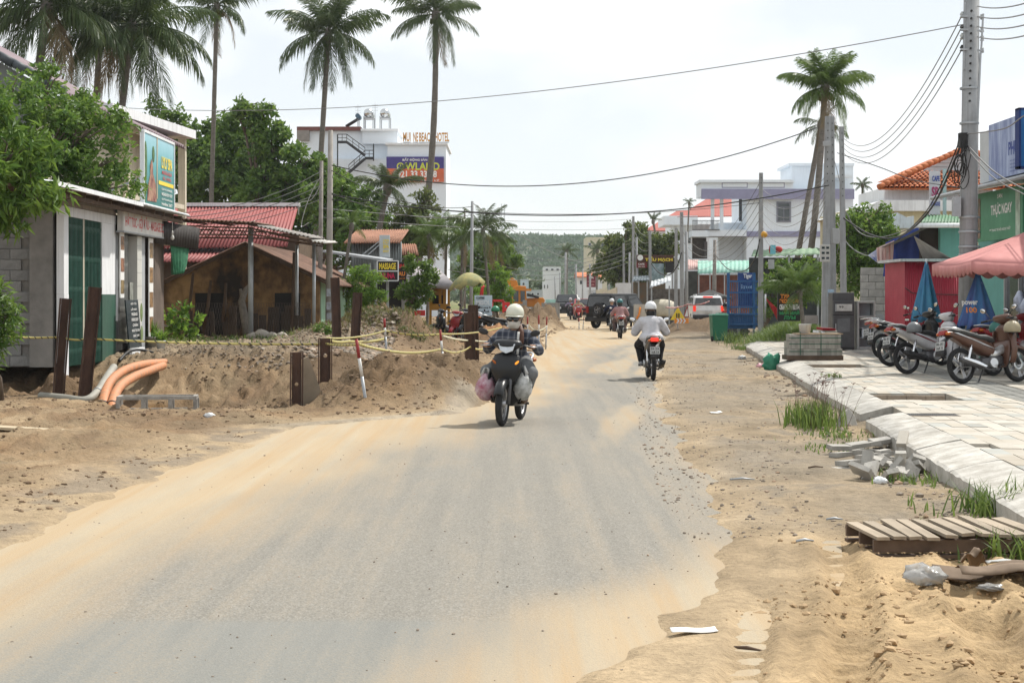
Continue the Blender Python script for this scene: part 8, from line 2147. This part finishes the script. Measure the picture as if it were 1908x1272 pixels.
# ------ pallet
pa=Vector((2.24,10.55,0));ang=0.04
pt=thing('pallet','weathered wooden pallet lying on sand at the right edge','pallet',(pa.x,pa.y,0.02),ang)
WOOD=mat('pallet_wood',(0.31,0.255,0.19),rough=0.85,var=0.3,vs=5,bump=0.3,bs=30,rand=0.15,stretch=(1,0.25,1));WOODD=mat('pallet_wood_dark',(0.12,0.08,0.055),rough=0.9,var=0.35,vs=5)
for i in range(10):
 mb=MB();mb.box((0,0,0),(0.078,0.80,0.02));mb.build('slat',WOOD,pt,loc=(0.05+i*0.108,0.38,0.135+random.uniform(-0.006,0.012)+0.002*i),rot=(random.uniform(-0.02,0.02),random.uniform(-0.08,0.08),random.uniform(-0.03,0.03)))
for y_ in(0.03,0.38,0.74):
 mb=MB();mb.box((0.56,y_,0.085),(1.12,0.04,0.075));mb.build('bearer',WOODD,pt)
 mb=MB();mb.box((0.56,y_,0.02),(1.12,0.09,0.02));mb.build('base_board',WOODD,pt)
# ------ loose pavers by the kerb
PAVE=mat('loose_paver',(0.34,0.325,0.295),rough=0.85,var=0.25,vs=6,bump=0.25,bs=50,rand=0.22)
pme=MB();pme.box((0,0,0),(0.23,0.13,0.045));pme=pme.mesh('loose_paver');pme.materials.append(PAVE)
phm=MB();phm.box((0,0,0),(0.12,0.11,0.045));phm=phm.mesh('loose_paver');phm.materials.append(PAVE)
rnd=random.Random(12)
for k in range(44):
 u=rnd.random()
 if k<24:p_=G(rnd.uniform(1560,1720),rnd.uniform(838,882));z=0.05+rnd.random()*0.07;ro=(rnd.uniform(-0.14,0.14),rnd.uniform(-0.14,0.14),rnd.uniform(0.2,0.6))
 else:p_=G(rnd.uniform(1600,1710),rnd.uniform(872,905));z=0.04+rnd.random()*0.08;ro=(rnd.uniform(-1.2,1.2),rnd.uniform(-0.9,0.9),rnd.uniform(0,3.1))
 if p_.x>kerb_x(p_.y)-0.1:p_.x=kerb_x(p_.y)-0.15-rnd.random()*0.3
 o=obj('loose_paver',pme if rnd.random()<0.65 else phm,None,None,(p_.x,p_.y,z),ro)
 tag(o,'grey paver lying loose in the heap against the kerb' if k<24 else 'tumbled paver in the front of the heap against the kerb','paver','loose pavers heaped by the kerb')
for i,(x,y,rz,tl,lb)in enumerate(((1615,888,1.1,1.1,'long dark paver standing on edge in the heap'),(1677,885,1.45,1.0,'pale narrow paver propped upright in the heap'),(1722,858,1.2,0.5,'cream paver tipped over the kerb edge'),(1572,880,0.2,0.06,'whitest flat paver at the left of the heap'))):
 p_=G(x,y);p_.x=min(p_.x,kerb_x(p_.y)-0.02);mb=MB();mb.box((0,0,0),(0.24,0.10,0.045));o=mb.build('loose_paver',[PAVE,GRANITE,TILE,GRANITE][i],loc=(p_.x,p_.y,[0.12,0.12,0.22,0.03][i]),rot=(0,tl*(1 if i==1 else-1)if i<2 else-tl,rz),bevel=0.004);tag(o,lb,'paver','loose pavers heaped by the kerb')
# ------ strapped paver stack
sp_=G(1519,671,SW_Z);stk=thing('paver_stack','strapped cube of grey pavers with a bucket on top','paver stack',(sp_.x,sp_.y+0.35,SW_Z),0.02)
mb=MB();mb.box((0,0,0.05),(1.2,0.75,0.1));mb.build('pallet_base',WOODD,stk)
bme2=MB();bme2.box((0,0,0),(0.058,0.30,0.145));bme2=bme2.mesh('paver');STP=mat('stack_paver',(0.33,0.315,0.285),rough=0.9,var=0.2,vs=6,rand=0.2,bump=0.2);bme2.materials.append(STP)
blong=MB();blong.box((0,0,0),(0.295,0.30,0.145));blong=blong.mesh('paver');blong.materials.append(STP)
for row in range(4):
 z=0.175+row*0.152;half=0.57 if row<2 else 0.53;x=-half;
 if row==3:continue
 while x<half-0.03:
  solid_=(row==0 and-0.32<x<0.5)or(row==2 and not-0.1<x<0.02)
  w_=0.30 if solid_ and x<half-0.28 else 0.062
  for y_ in(-0.19,0.14):obj('paver',blong if w_>0.2 else bme2,None,stk,(x+w_/2,y_+random.uniform(-0.006,0.006),z))
  x+=w_
STR=mat('green_strap',(0.02,0.10,0.06))
for z in(0.19,0.35,0.48):mb=MB();mb.box((0,-0.345,z),(1.15,0.004,0.016));mb.build('strap',STR,stk)
for x in(-0.33,0.12):mb=MB();mb.box((x,-0.347,0.36),(0.016,0.004,0.5));mb.build('strap',STR,stk)
mb=MB();mb.box((0.1,-0.05,0.565),(1.0,0.6,0.02));mb.build('cover_board',mat('cover_board',(0.3,0.22,0.14)),stk)
t=thing('white_bucket','white bucket standing on the paver stack','bucket',(sp_.x-0.17,sp_.y+0.3,SW_Z+0.575));mb=MB();mb.lathe([(0,0),(0.11,0),(0.14,0.2),(0.145,0.2),(0.13,0.19),(0.105,0.02)],18);mb.build('pail',WHITEP,t);mb=MB();mb.tube([(-0.14,0,0.19),(-0.08,-0.1,0.12),(0.08,-0.1,0.12),(0.14,0,0.19)],0.004,5);mb.build('handle',GREYMET,t)
slab_on('grey block on edge on the paver stack',1512,671,(0.34,0.08,0.22),0.05,CONC,'block','block',zoff=SW_Z+0.57)
for i,(dx,dz,m_)in enumerate(((0.42,0.60,mat('paper_pile',(0.42,0.40,0.34),vs=9)),(0.40,0.66,REDPA),(0.30,0.59,WHITEP))):
 mb=MB();mb.box((0,0,0),(0.4-0.08*i,0.3,0.05));tag(mb.build('stacked_tray',m_,loc=(sp_.x+dx,sp_.y+0.9,SW_Z+dz),rot=(0.05,0.05*i,0.3*i)),['grey paper pile beside the dark fridge','red tray on the paper pile beside the dark fridge','white tray under the papers beside the dark fridge'][i],'tray')
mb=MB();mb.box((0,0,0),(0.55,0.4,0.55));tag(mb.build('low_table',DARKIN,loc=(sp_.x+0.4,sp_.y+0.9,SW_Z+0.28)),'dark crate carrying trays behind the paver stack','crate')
# ------ bins, bags, litter
BINM=mat('bin_green',(0.015,0.14,0.075),rough=0.45,var=0.15,vs=3)
for i,(x,y,lb)in enumerate(((1341,638,'front green wheeled bin at the pavement end'),(1352,631,'green wheeled bin half behind the front bin'))):
 p_=G(x,y);t=thing('wheelie_bin',lb,'bin',(p_.x,p_.y+0.3,gz(p_.x,p_.y)+0.01),0.1,'green wheeled bins');s_=1.0
 mb=MB();mb.box((0,0,0.46),(0.50,0.46,0.88),top=1.18);mb.build('body',BINM,t,bevel=0.02)
 mb=MB();mb.box((0,0,0.935),(0.64,0.62,0.06),top=0.9);mb.build('lid',mat('bin_lid',(0.03,0.19,0.11),rough=0.4),t,bevel=0.02)
 for sx_ in(-1,1):mb=MB();mb.cyl((sx_*0.26,-0.2,0.09),(sx_*0.31,-0.2,0.09),0.09,n=14);mb.build('wheel',RUBBER,t)
 mb=MB();mb.tube([(-0.2,0.32,0.92),(0.2,0.32,0.92)],0.015,6);mb.build('handle',BINM,t)
def blob(label,p,size,m,name,cat,seed,amp=0.22):
 rng=np.random.default_rng(seed);mb=MB();mb.ell((0,0,0),(1,1,1),18,12);P=np.array(mb.v)
 k=1+amp*np.sin(P[:,0]*5+seed)*np.cos(P[:,1]*6+seed*2)+amp*0.6*np.sin(P[:,2]*9+P[:,0]*7+seed);P=P*k[:,None]*np.array(size);P[:,2]=np.maximum(P[:,2],-size[2]*0.55)
 mb.v=[tuple(q)for q in P];return tag(mb.build(name,m,loc=(p[0],p[1],p[2]+size[2]*0.5)),label,cat)
CLEARB=mat('thin_plastic',(0.62,0.60,0.56),rough=0.2,var=0.15,vs=6,bump=0.8,bs=12,trans=0.55)
p_=G(1722,1113);blob('crumpled clear plastic bag on the sand near the cardboard',(p_.x,p_.y,gz(p_.x,p_.y)+0.02),(0.12,0.13,0.062),CLEARB,'plastic_bag','plastic bag',1)
p_=G(1440,693);blob('green sack slumped on the kerb edge',(p_.x,p_.y+0.1,0.02),(0.2,0.22,0.24),mat('green_sack',(0.03,0.22,0.13),rough=0.5,bump=0.6,bs=9),'green_sack','sack',2,0.3)
p_=G(1420,690);blob('pink plastic bag beside the green sack',(p_.x,p_.y+0.2,0.03),(0.11,0.12,0.08),mat('pink_plastic',(0.55,0.28,0.32),rough=0.4,bump=0.6,bs=9),'pink_bag','plastic bag',3)
p_=G(1382,672);blob('small white plastic bag left of the pink bag',(p_.x,p_.y,0.03),(0.1,0.1,0.07),WBAG,'white_bag','plastic bag',4)
p_=G(1375,632);blob('black rubbish bag heap beside the green bins',(p_.x,p_.y+0.3,0.05),(0.42,0.35,0.32),mat('bin_liner',(0.015,0.015,0.016),rough=0.3,bump=0.7,bs=6),'rubbish_bag','rubbish bag',5,0.3)
p_=G(391,789);blob('white scrap of polystyrene on the near trench rim',(p_.x,p_.y,gz(p_.x,p_.y)),(0.07,0.05,0.04),WHITEP,'polystyrene_scrap','litter',6)
p_=G(1640,910);blob('white lump of plaster before the paver heap',(p_.x,p_.y,gz(p_.x,p_.y)),(0.06,0.05,0.04),WHITEP,'plaster_lump','litter',7)
p_=G(1848,1118);blob('flattened white plastic scrap beside the cardboard',(p_.x,p_.y,gz(p_.x,p_.y)+0.02),(0.08,0.07,0.02),CLEARB,'plastic_scrap','litter',8)
def sheet(label,x,y,w_,d_,rz,m,name,seed,zoff=0.03,curl=0.05,cat='litter'):
 p_=G(x,y);mb=MB();rr=random.Random(seed);n=10
 mb.grid([[(w_*(i/n-0.5),d_*(j/5-0.5),curl*math.sin(i*0.6+seed)*(i/n)+curl*0.5*math.cos(j+seed)+rr.uniform(-1,1)*curl*0.08)for i in range(n+1)]for j in range(6)])
 z=max(gz(p_.x,p_.y),0.004);return tag(mb.build(name,m,loc=(p_.x,p_.y,z+zoff),rot=(0,0,rz),solid=0.004),label,cat)
sheet('folded white paper lying on the sandy road edge',1293,1190,0.22,0.10,0.05,WHITEPR,'paper_sheet',1,0.012,0.006)
sheet('white scrap of paper on the verge tracks',1334,773,0.16,0.12,0.3,WHITEPR,'paper_scrap',2,0.02,0.01)
CARD=mat('wet_cardboard',(0.16,0.11,0.07),rough=0.8,var=0.35,vs=5)
sheet('curled brown cardboard sheet at the lower right edge',1830,1098,0.55,0.22,-0.25,CARD,'cardboard',3,0.06,0.05);sheet('second cardboard sheet beneath the curled one',1872,1108,0.5,0.25,-0.1,CARD,'cardboard',4,0.03,0.03);sheet('crumpled cardboard flap on top of the curled sheet',1812,1082,0.12,0.12,0.6,CARD,'cardboard',5,0.12,0.06)
sheet('pale foil strip behind the cardboard',1885,1085,0.28,0.1,0.2,mat('pale_foil',(0.45,0.46,0.45),rough=0.3),'foil_strip',6,0.05,0.02)
sheet('crumpled white paper before the potted plants',312,660,0.5,0.3,0.3,WHITEPR,'paper_scrap',7,0.4,0.06)
for i,(x,y,ln_,rz)in enumerate(((1500,1030,0.12,0.2),(1545,1025,0.2,-0.1),(1383,902,0.22,0.05),(1520,880,0.16,0.4),(1555,975,0.12,0.0),(1390,1212,0.2,-0.5))):
 p_=G(x,y);mb=MB();mb.tube([(-ln_/2,0,0),(0,0.01,0.008),(ln_/2,0,0)],[0.008,0.01,0.005],6);tag(mb.build('stick',TIMBER if i%2 else GREYMET,loc=(p_.x,p_.y,gz(p_.x,p_.y)+0.012),rot=(0,0,rz)),['short dark stick left of the pallet','dark stick touching the pallet corner','thin pale strip on the verge below the paver heap','green-grey stick left of the paver heap','short brown stick on bare sand above the pallet','forked twig on the sand by the white paper'][i],'stick')
# ------ umbrellas on the pavement
def folded_umbrella(label,x,yt,yb,wpx,Y,m,words=()):
 b_=W(x,yb,Y);h=(yb-yt)/F*Y;r=wpx/F*Y/2;t=thing('folded_umbrella',label,'umbrella',(b_.x,Y,SW_Z),0.2,'folded blue umbrellas');zb=b_.z-SW_Z
 mb=MB();rows=[]
 for j in range(9):
  v=j/8;rows.append([(math.cos(a_*math.pi/16)*r*(0.05+0.95*v)*(1 if a_%4<2 else 0.62+0.2*(a_%3)),math.sin(a_*math.pi/16)*r*0.7*(0.05+0.95*v)*(1 if a_%4<2 else 0.62),zb+h*(1-v)-0.05*math.sin(a_*1.7)*v)for a_ in range(32)])
 mb.grid(rows,close=True);mb.build('canopy',m,t,solid=0.006)
 mb=MB();mb.cyl((0,0,0),(0,0,zb+h+0.05),0.022);mb.build('pole',WHITEP,t)
 mb=MB();mb.cyl((0,0,0),(0,0,0.08),0.2,n=18);mb.build('base',CONC,t)
 for(tx,dx,dz,w_,h_,wm)in words:lettering(tx,wm,t,(dx,-r*0.78,zb+dz),w_,h_,(R(78),0,0),bold=0.03)
folded_umbrella('light blue folded umbrella before the red booth',1726,486,598,62,37,mat('sky_blue_cloth',(0.06,0.25,0.38),rough=0.7,vs=4,col2=(0.04,0.12,0.28),stretch=(1,1,0.5)))
folded_umbrella('violet and blue folded umbrella with orange print',1822,505,610,82,30.0,mat('violet_cloth',(0.05,0.20,0.42),rough=0.7,vs=3.2,col2=(0.06,0.05,0.20),stretch=(2,2,0.3)),[('power',-0.30,0.42,0.3,0.1,WHITEPR),('100',-0.27,0.31,0.2,0.1,ORPR)])
square_umbrella('pink_umbrella','faded pink market umbrella with scalloped red edge at right',1772,2060,430,490,30,mat('faded_pink',(0.48,0.20,0.19),rough=0.8,var=0.15,vs=2),0.22)
# ------ vehicles
CARG=mat('car_glass',(0.012,0.014,0.016),rough=0.05,spec=0.9)
def car(label,loc,heading,m,prof,belt,w_,glass,lights='tail',spare=False,lit=False,wr=0.36,wx=(-1.3,1.35),cat='car',name='car'):
 t=thing(name,label,cat,loc,heading)
 def tum(mb,k=0.16):mb.v=[(x,y*(1-k*max(0,z-belt)/0.6),z)for x,y,z in mb.v];return mb
 mb=MB();mb.prism(prof,-w_/2,w_/2,'y');tum(mb).build('body',m,t,bevel=0.05)
 for(poly)in glass['side']:
  for s_ in(-1,1):mb=MB();mb.prism(poly,s_*(w_/2-0.02),s_*(w_/2+0.006),'y');tum(mb).build('side_window',CARG,t)
 for nm in('rear_window','windscreen'):
  (xa_,za),(xb_,zb_)=glass[nm];s_=-1 if nm=='rear_window' else 1
  mb=MB();y_=w_/2-0.12;mb.add([(xa_+s_*0.012,-y_,za),(xa_+s_*0.012,y_,za),(xb_+s_*0.012,y_,zb_),(xb_+s_*0.012,-y_,zb_)],[(0,1,2,3)]);tum(mb).build(nm,CARG,t,solid=0.02)
 tm,rm,_=wheel_meshes(wr,0.11,False)
 for x in wx:
  for s_ in(-1,1):o=obj('wheel',tm,RUBBER,t,(x,s_*(w_/2-0.1),wr));obj('rim',rm,RIMM,o).scale=(1,3,1)
 x0=min(p[0]for p in prof);x1=max(p[0]for p in prof)
 for s_ in(-1,1):
  mb=MB();mb.box((x0-0.005,s_*(w_/2-0.13),0.95),(0.06,0.16,0.32));mb.build('tail_light',REDLIT if lit else REDLENS,t,bevel=0.01)
  mb=MB();mb.box((x1-0.02,s_*(w_/2-0.22),0.78),(0.08,0.32,0.16));mb.build('headlight',CLEARL,t,bevel=0.02)
  mb=MB();mb.ell((0.75,s_*(w_/2+0.1),1.08),(0.06,0.1,0.08),8,6);mb.build('mirror',m,t)
 mb=MB();mb.box((x0-0.03,0,0.48),(0.14,w_*0.96,0.22));mb.build('rear_bumper',PLASTIC,t,bevel=0.03)
 mb=MB();mb.box((x1+0.02,0,0.46),(0.14,w_*0.96,0.24));mb.build('front_bumper',PLASTIC,t,bevel=0.03);mb=MB();mb.box((x1+0.0,0,0.74),(0.06,w_*0.45,0.14));mb.build('grille',BLACK,t)
 mb=MB();mb.box((x0-0.06,0.1 if spare else 0,0.75 if not spare else 0.55),(0.02,0.4,0.14));mb.build('licence_plate',PLATEM,t)
 if spare:
  o=obj('spare_wheel',tm,RUBBER,t,(x0-0.14,-0.05,0.95),(0,0,R(90)));obj('rim',rm,RIMM,o).scale=(1,3,1)
 return t
SUVP=[(-2.15,0.38),(-2.2,0.85),(-2.12,1.08),(-1.9,1.60),(-1.6,1.68),(0.2,1.68),(0.95,1.12),(2.0,1.0),(2.2,0.8),(2.2,0.38)]
SUVG={'side':[[(-1.75,1.12),(-1.62,1.55),(-0.75,1.58),(-0.75,1.12)],[(-0.65,1.12),(-0.65,1.58),(0.15,1.58),(0.7,1.14)]],'rear_window':((-2.1,1.14),(-1.93,1.55)),'windscreen':((0.92,1.16),(0.28,1.63))}
wc=car('white car with glowing tail lights behind the dirt heap',(W(1320,0,98).x,100.2,0),R(90),paint('white',(0.62,0.63,0.64)),SUVP,1.05,1.86,SUVG,lit=True)
mb=MB();mb.box((-1.95,0,1.62),(0.08,0.55,0.06));mb.build('brake_light',REDLIT,wc)
for s_ in(-1,1):mb=MB();mb.tube([(-1.6,s_*0.62,1.70),(-1.4,s_*0.62,1.75),(0.0,s_*0.62,1.75),(0.2,s_*0.62,1.70)],0.02,6);mb.build('roof_rail',ALU,wc)
BOXP=[(-1.85,0.5),(-1.88,1.0),(-1.82,1.68),(-1.7,1.76),(0.3,1.76),(0.75,1.15),(1.75,1.05),(1.85,0.9),(1.85,0.5)]
BOXG={'side':[[(-1.6,1.12),(-1.6,1.62),(-0.65,1.64),(-0.65,1.12)],[(-0.55,1.12),(-0.55,1.64),(0.25,1.64),(0.6,1.15)]],'rear_window':((-1.86,1.12),(-1.83,1.62)),'windscreen':((0.76,1.18),(0.34,1.72))}
car('black off-road car with spare wheel turning across the road',(W(1150,0,84).x+0.35,86,0.03),R(50),paint('black',(0.014,0.015,0.017)),BOXP,1.05,1.72,BOXG,spare=True,wr=0.37,wx=(-1.15,1.15))
car('black pickup coming on at the end of the road',(W(1059,0,130).x,132.5,0),R(-90),paint('black',(0.014,0.015,0.017)),[(-2.4,0.5),(-2.4,1.15),(-0.9,1.15),(-0.8,1.75),(0.3,1.8),(0.95,1.2),(2.2,1.12),(2.35,0.9),(2.35,0.45)],1.15,1.85,{'side':[[(-0.65,1.2),(-0.6,1.65),(0.25,1.68),(0.7,1.22)]],'rear_window':((-0.88,1.2),(-0.82,1.65)),'windscreen':((0.93,1.24),(0.36,1.74))},wx=(-1.4,1.45),wr=0.38)
car('red car with bright windscreen coming on beside the pickup',(W(1093,0,119).x,121,0),R(-90),paint('red',(0.35,0.02,0.02)),[(-2.0,0.35),(-2.05,0.9),(-1.5,1.0),(-1.0,1.46),(0.1,1.48),(0.85,1.0),(1.85,0.88),(2.0,0.65),(2.0,0.35)],1.0,1.72,{'side':[[(-1.1,1.02),(-0.8,1.36),(0.05,1.38),(0.6,1.02)]],'rear_window':((-1.45,1.04),(-1.05,1.42)),'windscreen':((0.82,1.03),(0.15,1.45))},wr=0.31)
EXO=mat('digger_orange',(0.55,0.21,0.02),rough=0.5,var=0.2,vs=2)
ex=thing('excavator','orange excavator with folded boom behind the concrete panels','excavator',(W(985,0,108).x,108,0))
def pxprism(poly,Y,d_,nm,m,bev=0.0):
 mb=MB();P=[W(x,y,Y)for x,y in poly];mb.prism([(p.x,p.z)for p in P],Y,Y+d_,'y');return mb.wb(nm,m,ex,bevel=bev)
pxprism([(980,556),(1012,554),(1016,560),(1008,572),(982,572)],107.5,2.2,'engine_house',EXO,0.05)
cb=pxprism([(953,566),(955,534),(966,532),(980,533),(982,566)],107,1.5,'cab',EXO,0.04)
pxprism([(970,562),(970,540),(978,540),(978,562)],106.95,0.06,'cab_window',GLASS);pxprism([(956,562),(957,540),(966,540),(966,562)],106.95,0.06,'cab_window',GLASS)
pxprism([(948,536),(990,538),(990,542),(948,541)],106.9,1.8,'cab_roof',EXO);pxprism([(943,522),(955,517),(963,523),(966,534),(950,534)],107.2,0.5,'boom',EXO,0.03);pxprism([(982,546),(1004,552),(1004,556),(982,552)],107.1,0.5,'stick',PLASTIC)
pxprism([(952,604),(950,590),(956,574),(1010,574),(1014,590),(1010,604)],107.2,0.6,'track',PLASTIC,0.05)
BARC=mat('barrier_concrete',(0.27,0.27,0.265),rough=0.9,var=0.2,vs=1.2,streak=0.3)
for i,(x0,x1,y0,y1,Y,lb)in enumerate(((1009,1043,564,600,98,'plain upright concrete panel right of the orange excavator'),(980,1009,575,600,99,'low concrete panel between the excavator and upright panel'),(930,976,566,600,100,'long grey concrete panel behind the near rider'),(974,982,559,602,97,'slim concrete pier between the far panels'))):
 tag(box_px(x0,x1,y0,y1+6,Y,0.3).build('barrier_wall',BARC),lb,'concrete wall','concrete panels by the excavator')
for i,(x0,x1,lb)in enumerate(((1181,1196,'pale leaning barrier with orange mark beside pink rider'),(1196,1212,'right leaning pale barrier behind the hooded rider'))):
 mb=box_px(x0,x1,567,612,84,0.2);o=mb.build('road_barrier',mat('pale_barrier',(0.42,0.40,0.36),var=0.2));tag(o,lb,'barrier')
 if i==0:mb=MB();mb.tube([W(1193,572,83.95),W(1191,585,83.95),W(1186,594,83.95)],0.05,5);mb.build('orange_mark',ORPR,o)
tag(blob('low cream tank behind the leaning barriers',(W(1233,0,92).x,92,0.6),(0.95,0.7,0.6),mat('cream_tank',(0.5,0.47,0.38),var=0.2),'cream_tank','tank',9,0.03))
t=thing('warning_triangle','yellow warning triangle board on the far right heap','sign',W(1263,598,72));mb=MB();P=[W(1250,583,72),W(1276,583,72),W(1263,571,72)];P=[W(1249,596,72),W(1278,596,72),W(1263,572,72)]
mb.prism([((p-t.location).x,(p-t.location).z)for p in P],-0.01,0.02,'y');mb.build('board',YELPR,t)
for dx in(-2,2):mb=MB();mb.box(W(1263+dx,588,71.95)-t.location,(0.05,0.01,0.2));mb.build('bar_mark',BLACK,t)
mb=MB();mb.beam((0,0.05,-0.6),(0,0.05,0.1),0.04);mb.build('leg',GREYMET,t)
t=thing('red_triangle','red-edged white works triangle right of the yellow one','sign',W(1282,592,72));mb=MB();mb.prism([((W(a_,c_,72)-t.location).x,(W(a_,c_,72)-t.location).z)for a_,c_ in((1273,591),(1284,591),(1281,567))],0,0.02,'y');mb.build('border',REDW,t);mb=MB();mb.prism([((W(a_,c_,72)-t.location).x,(W(a_,c_,72)-t.location).z)for a_,c_ in((1275.5,589.5),(1282.5,589.5),(1280.5,574))],-0.02,-0.005,'y');mb.build('field',WHITEP,t)
t=thing('chevron_board','orange and white chevron board below the yellow triangle','sign',W(1270,602,71));mb=box_px(1257,1283,593,602,71,0.03);mb.wb('board',ORPR,t)
for i in range(3):x=1260+i*6;mb=MB();mb.prism([((W(a_,c_,71)-t.location).x,(W(a_,c_,71)-t.location).z)for a_,c_ in((x,593),(x+3,593),(x+6,597.5),(x+3,602),(x,602),(x+3,597.5))],-0.02,-0.005,'y');mb.build('chevron',WHITEP,t)
tape('red and white tape strung over the far right heap',[(1240,572,71),(1281,567,72),(1322,561,73)],0.08,0.06,mat('red_white_tape',(0.55,0.45,0.43),vs=6,col2=(0.4,0.05,0.05)))
red_=box_px(772,792,578,588,56,0.1);tag(red_.build('red_screen',REDP),'small red screen behind the grassy heap','screen');tag(box_px(938,950,563,580,62,0.4).build('red_box',REDP),'red letter box behind the near rider','box')
mb=MB()
for(a_,c_)in(((917,560),(917,582)),((938,560),(938,582)),((917,560),(938,560))):mb.beam(W(*a_,60),W(*c_,60),0.08)
tag(mb.build('red_gate',REDP),'thin red pipe gate right of the coffee board','gate');mb=MB();mb.tube([W(897,550,60),W(899,535,60),W(903,533,60)],[0.07,0.05,0.04],7);mb.cyl((W(897,0,60).x,60,0),W(897,550,60),0.04);tag(mb.build('red_lantern_post',REDP),'red hooked post behind the coffee board','post')
# ------ thin sea haze in the air
m,nt_,b,N,L=newmat('haze_air')
nt_.nodes.remove(b)
pv=N('ShaderNodeVolumePrincipled');pv.inputs['Density'].default_value=0.0002;pv.inputs['Color'].default_value=(0.86,0.92,1.0,1);pv.inputs['Anisotropy'].default_value=0.2
L(pv.outputs['Volume'],nt_.nodes['Material Output'].inputs['Volume'])
mb=MB();mb.box((0,1150,24),(2400,2900,54));hz=mb.build('haze',m)
tag(hz,'thin pale haze filling the air along the street','haze',kind='stuff')
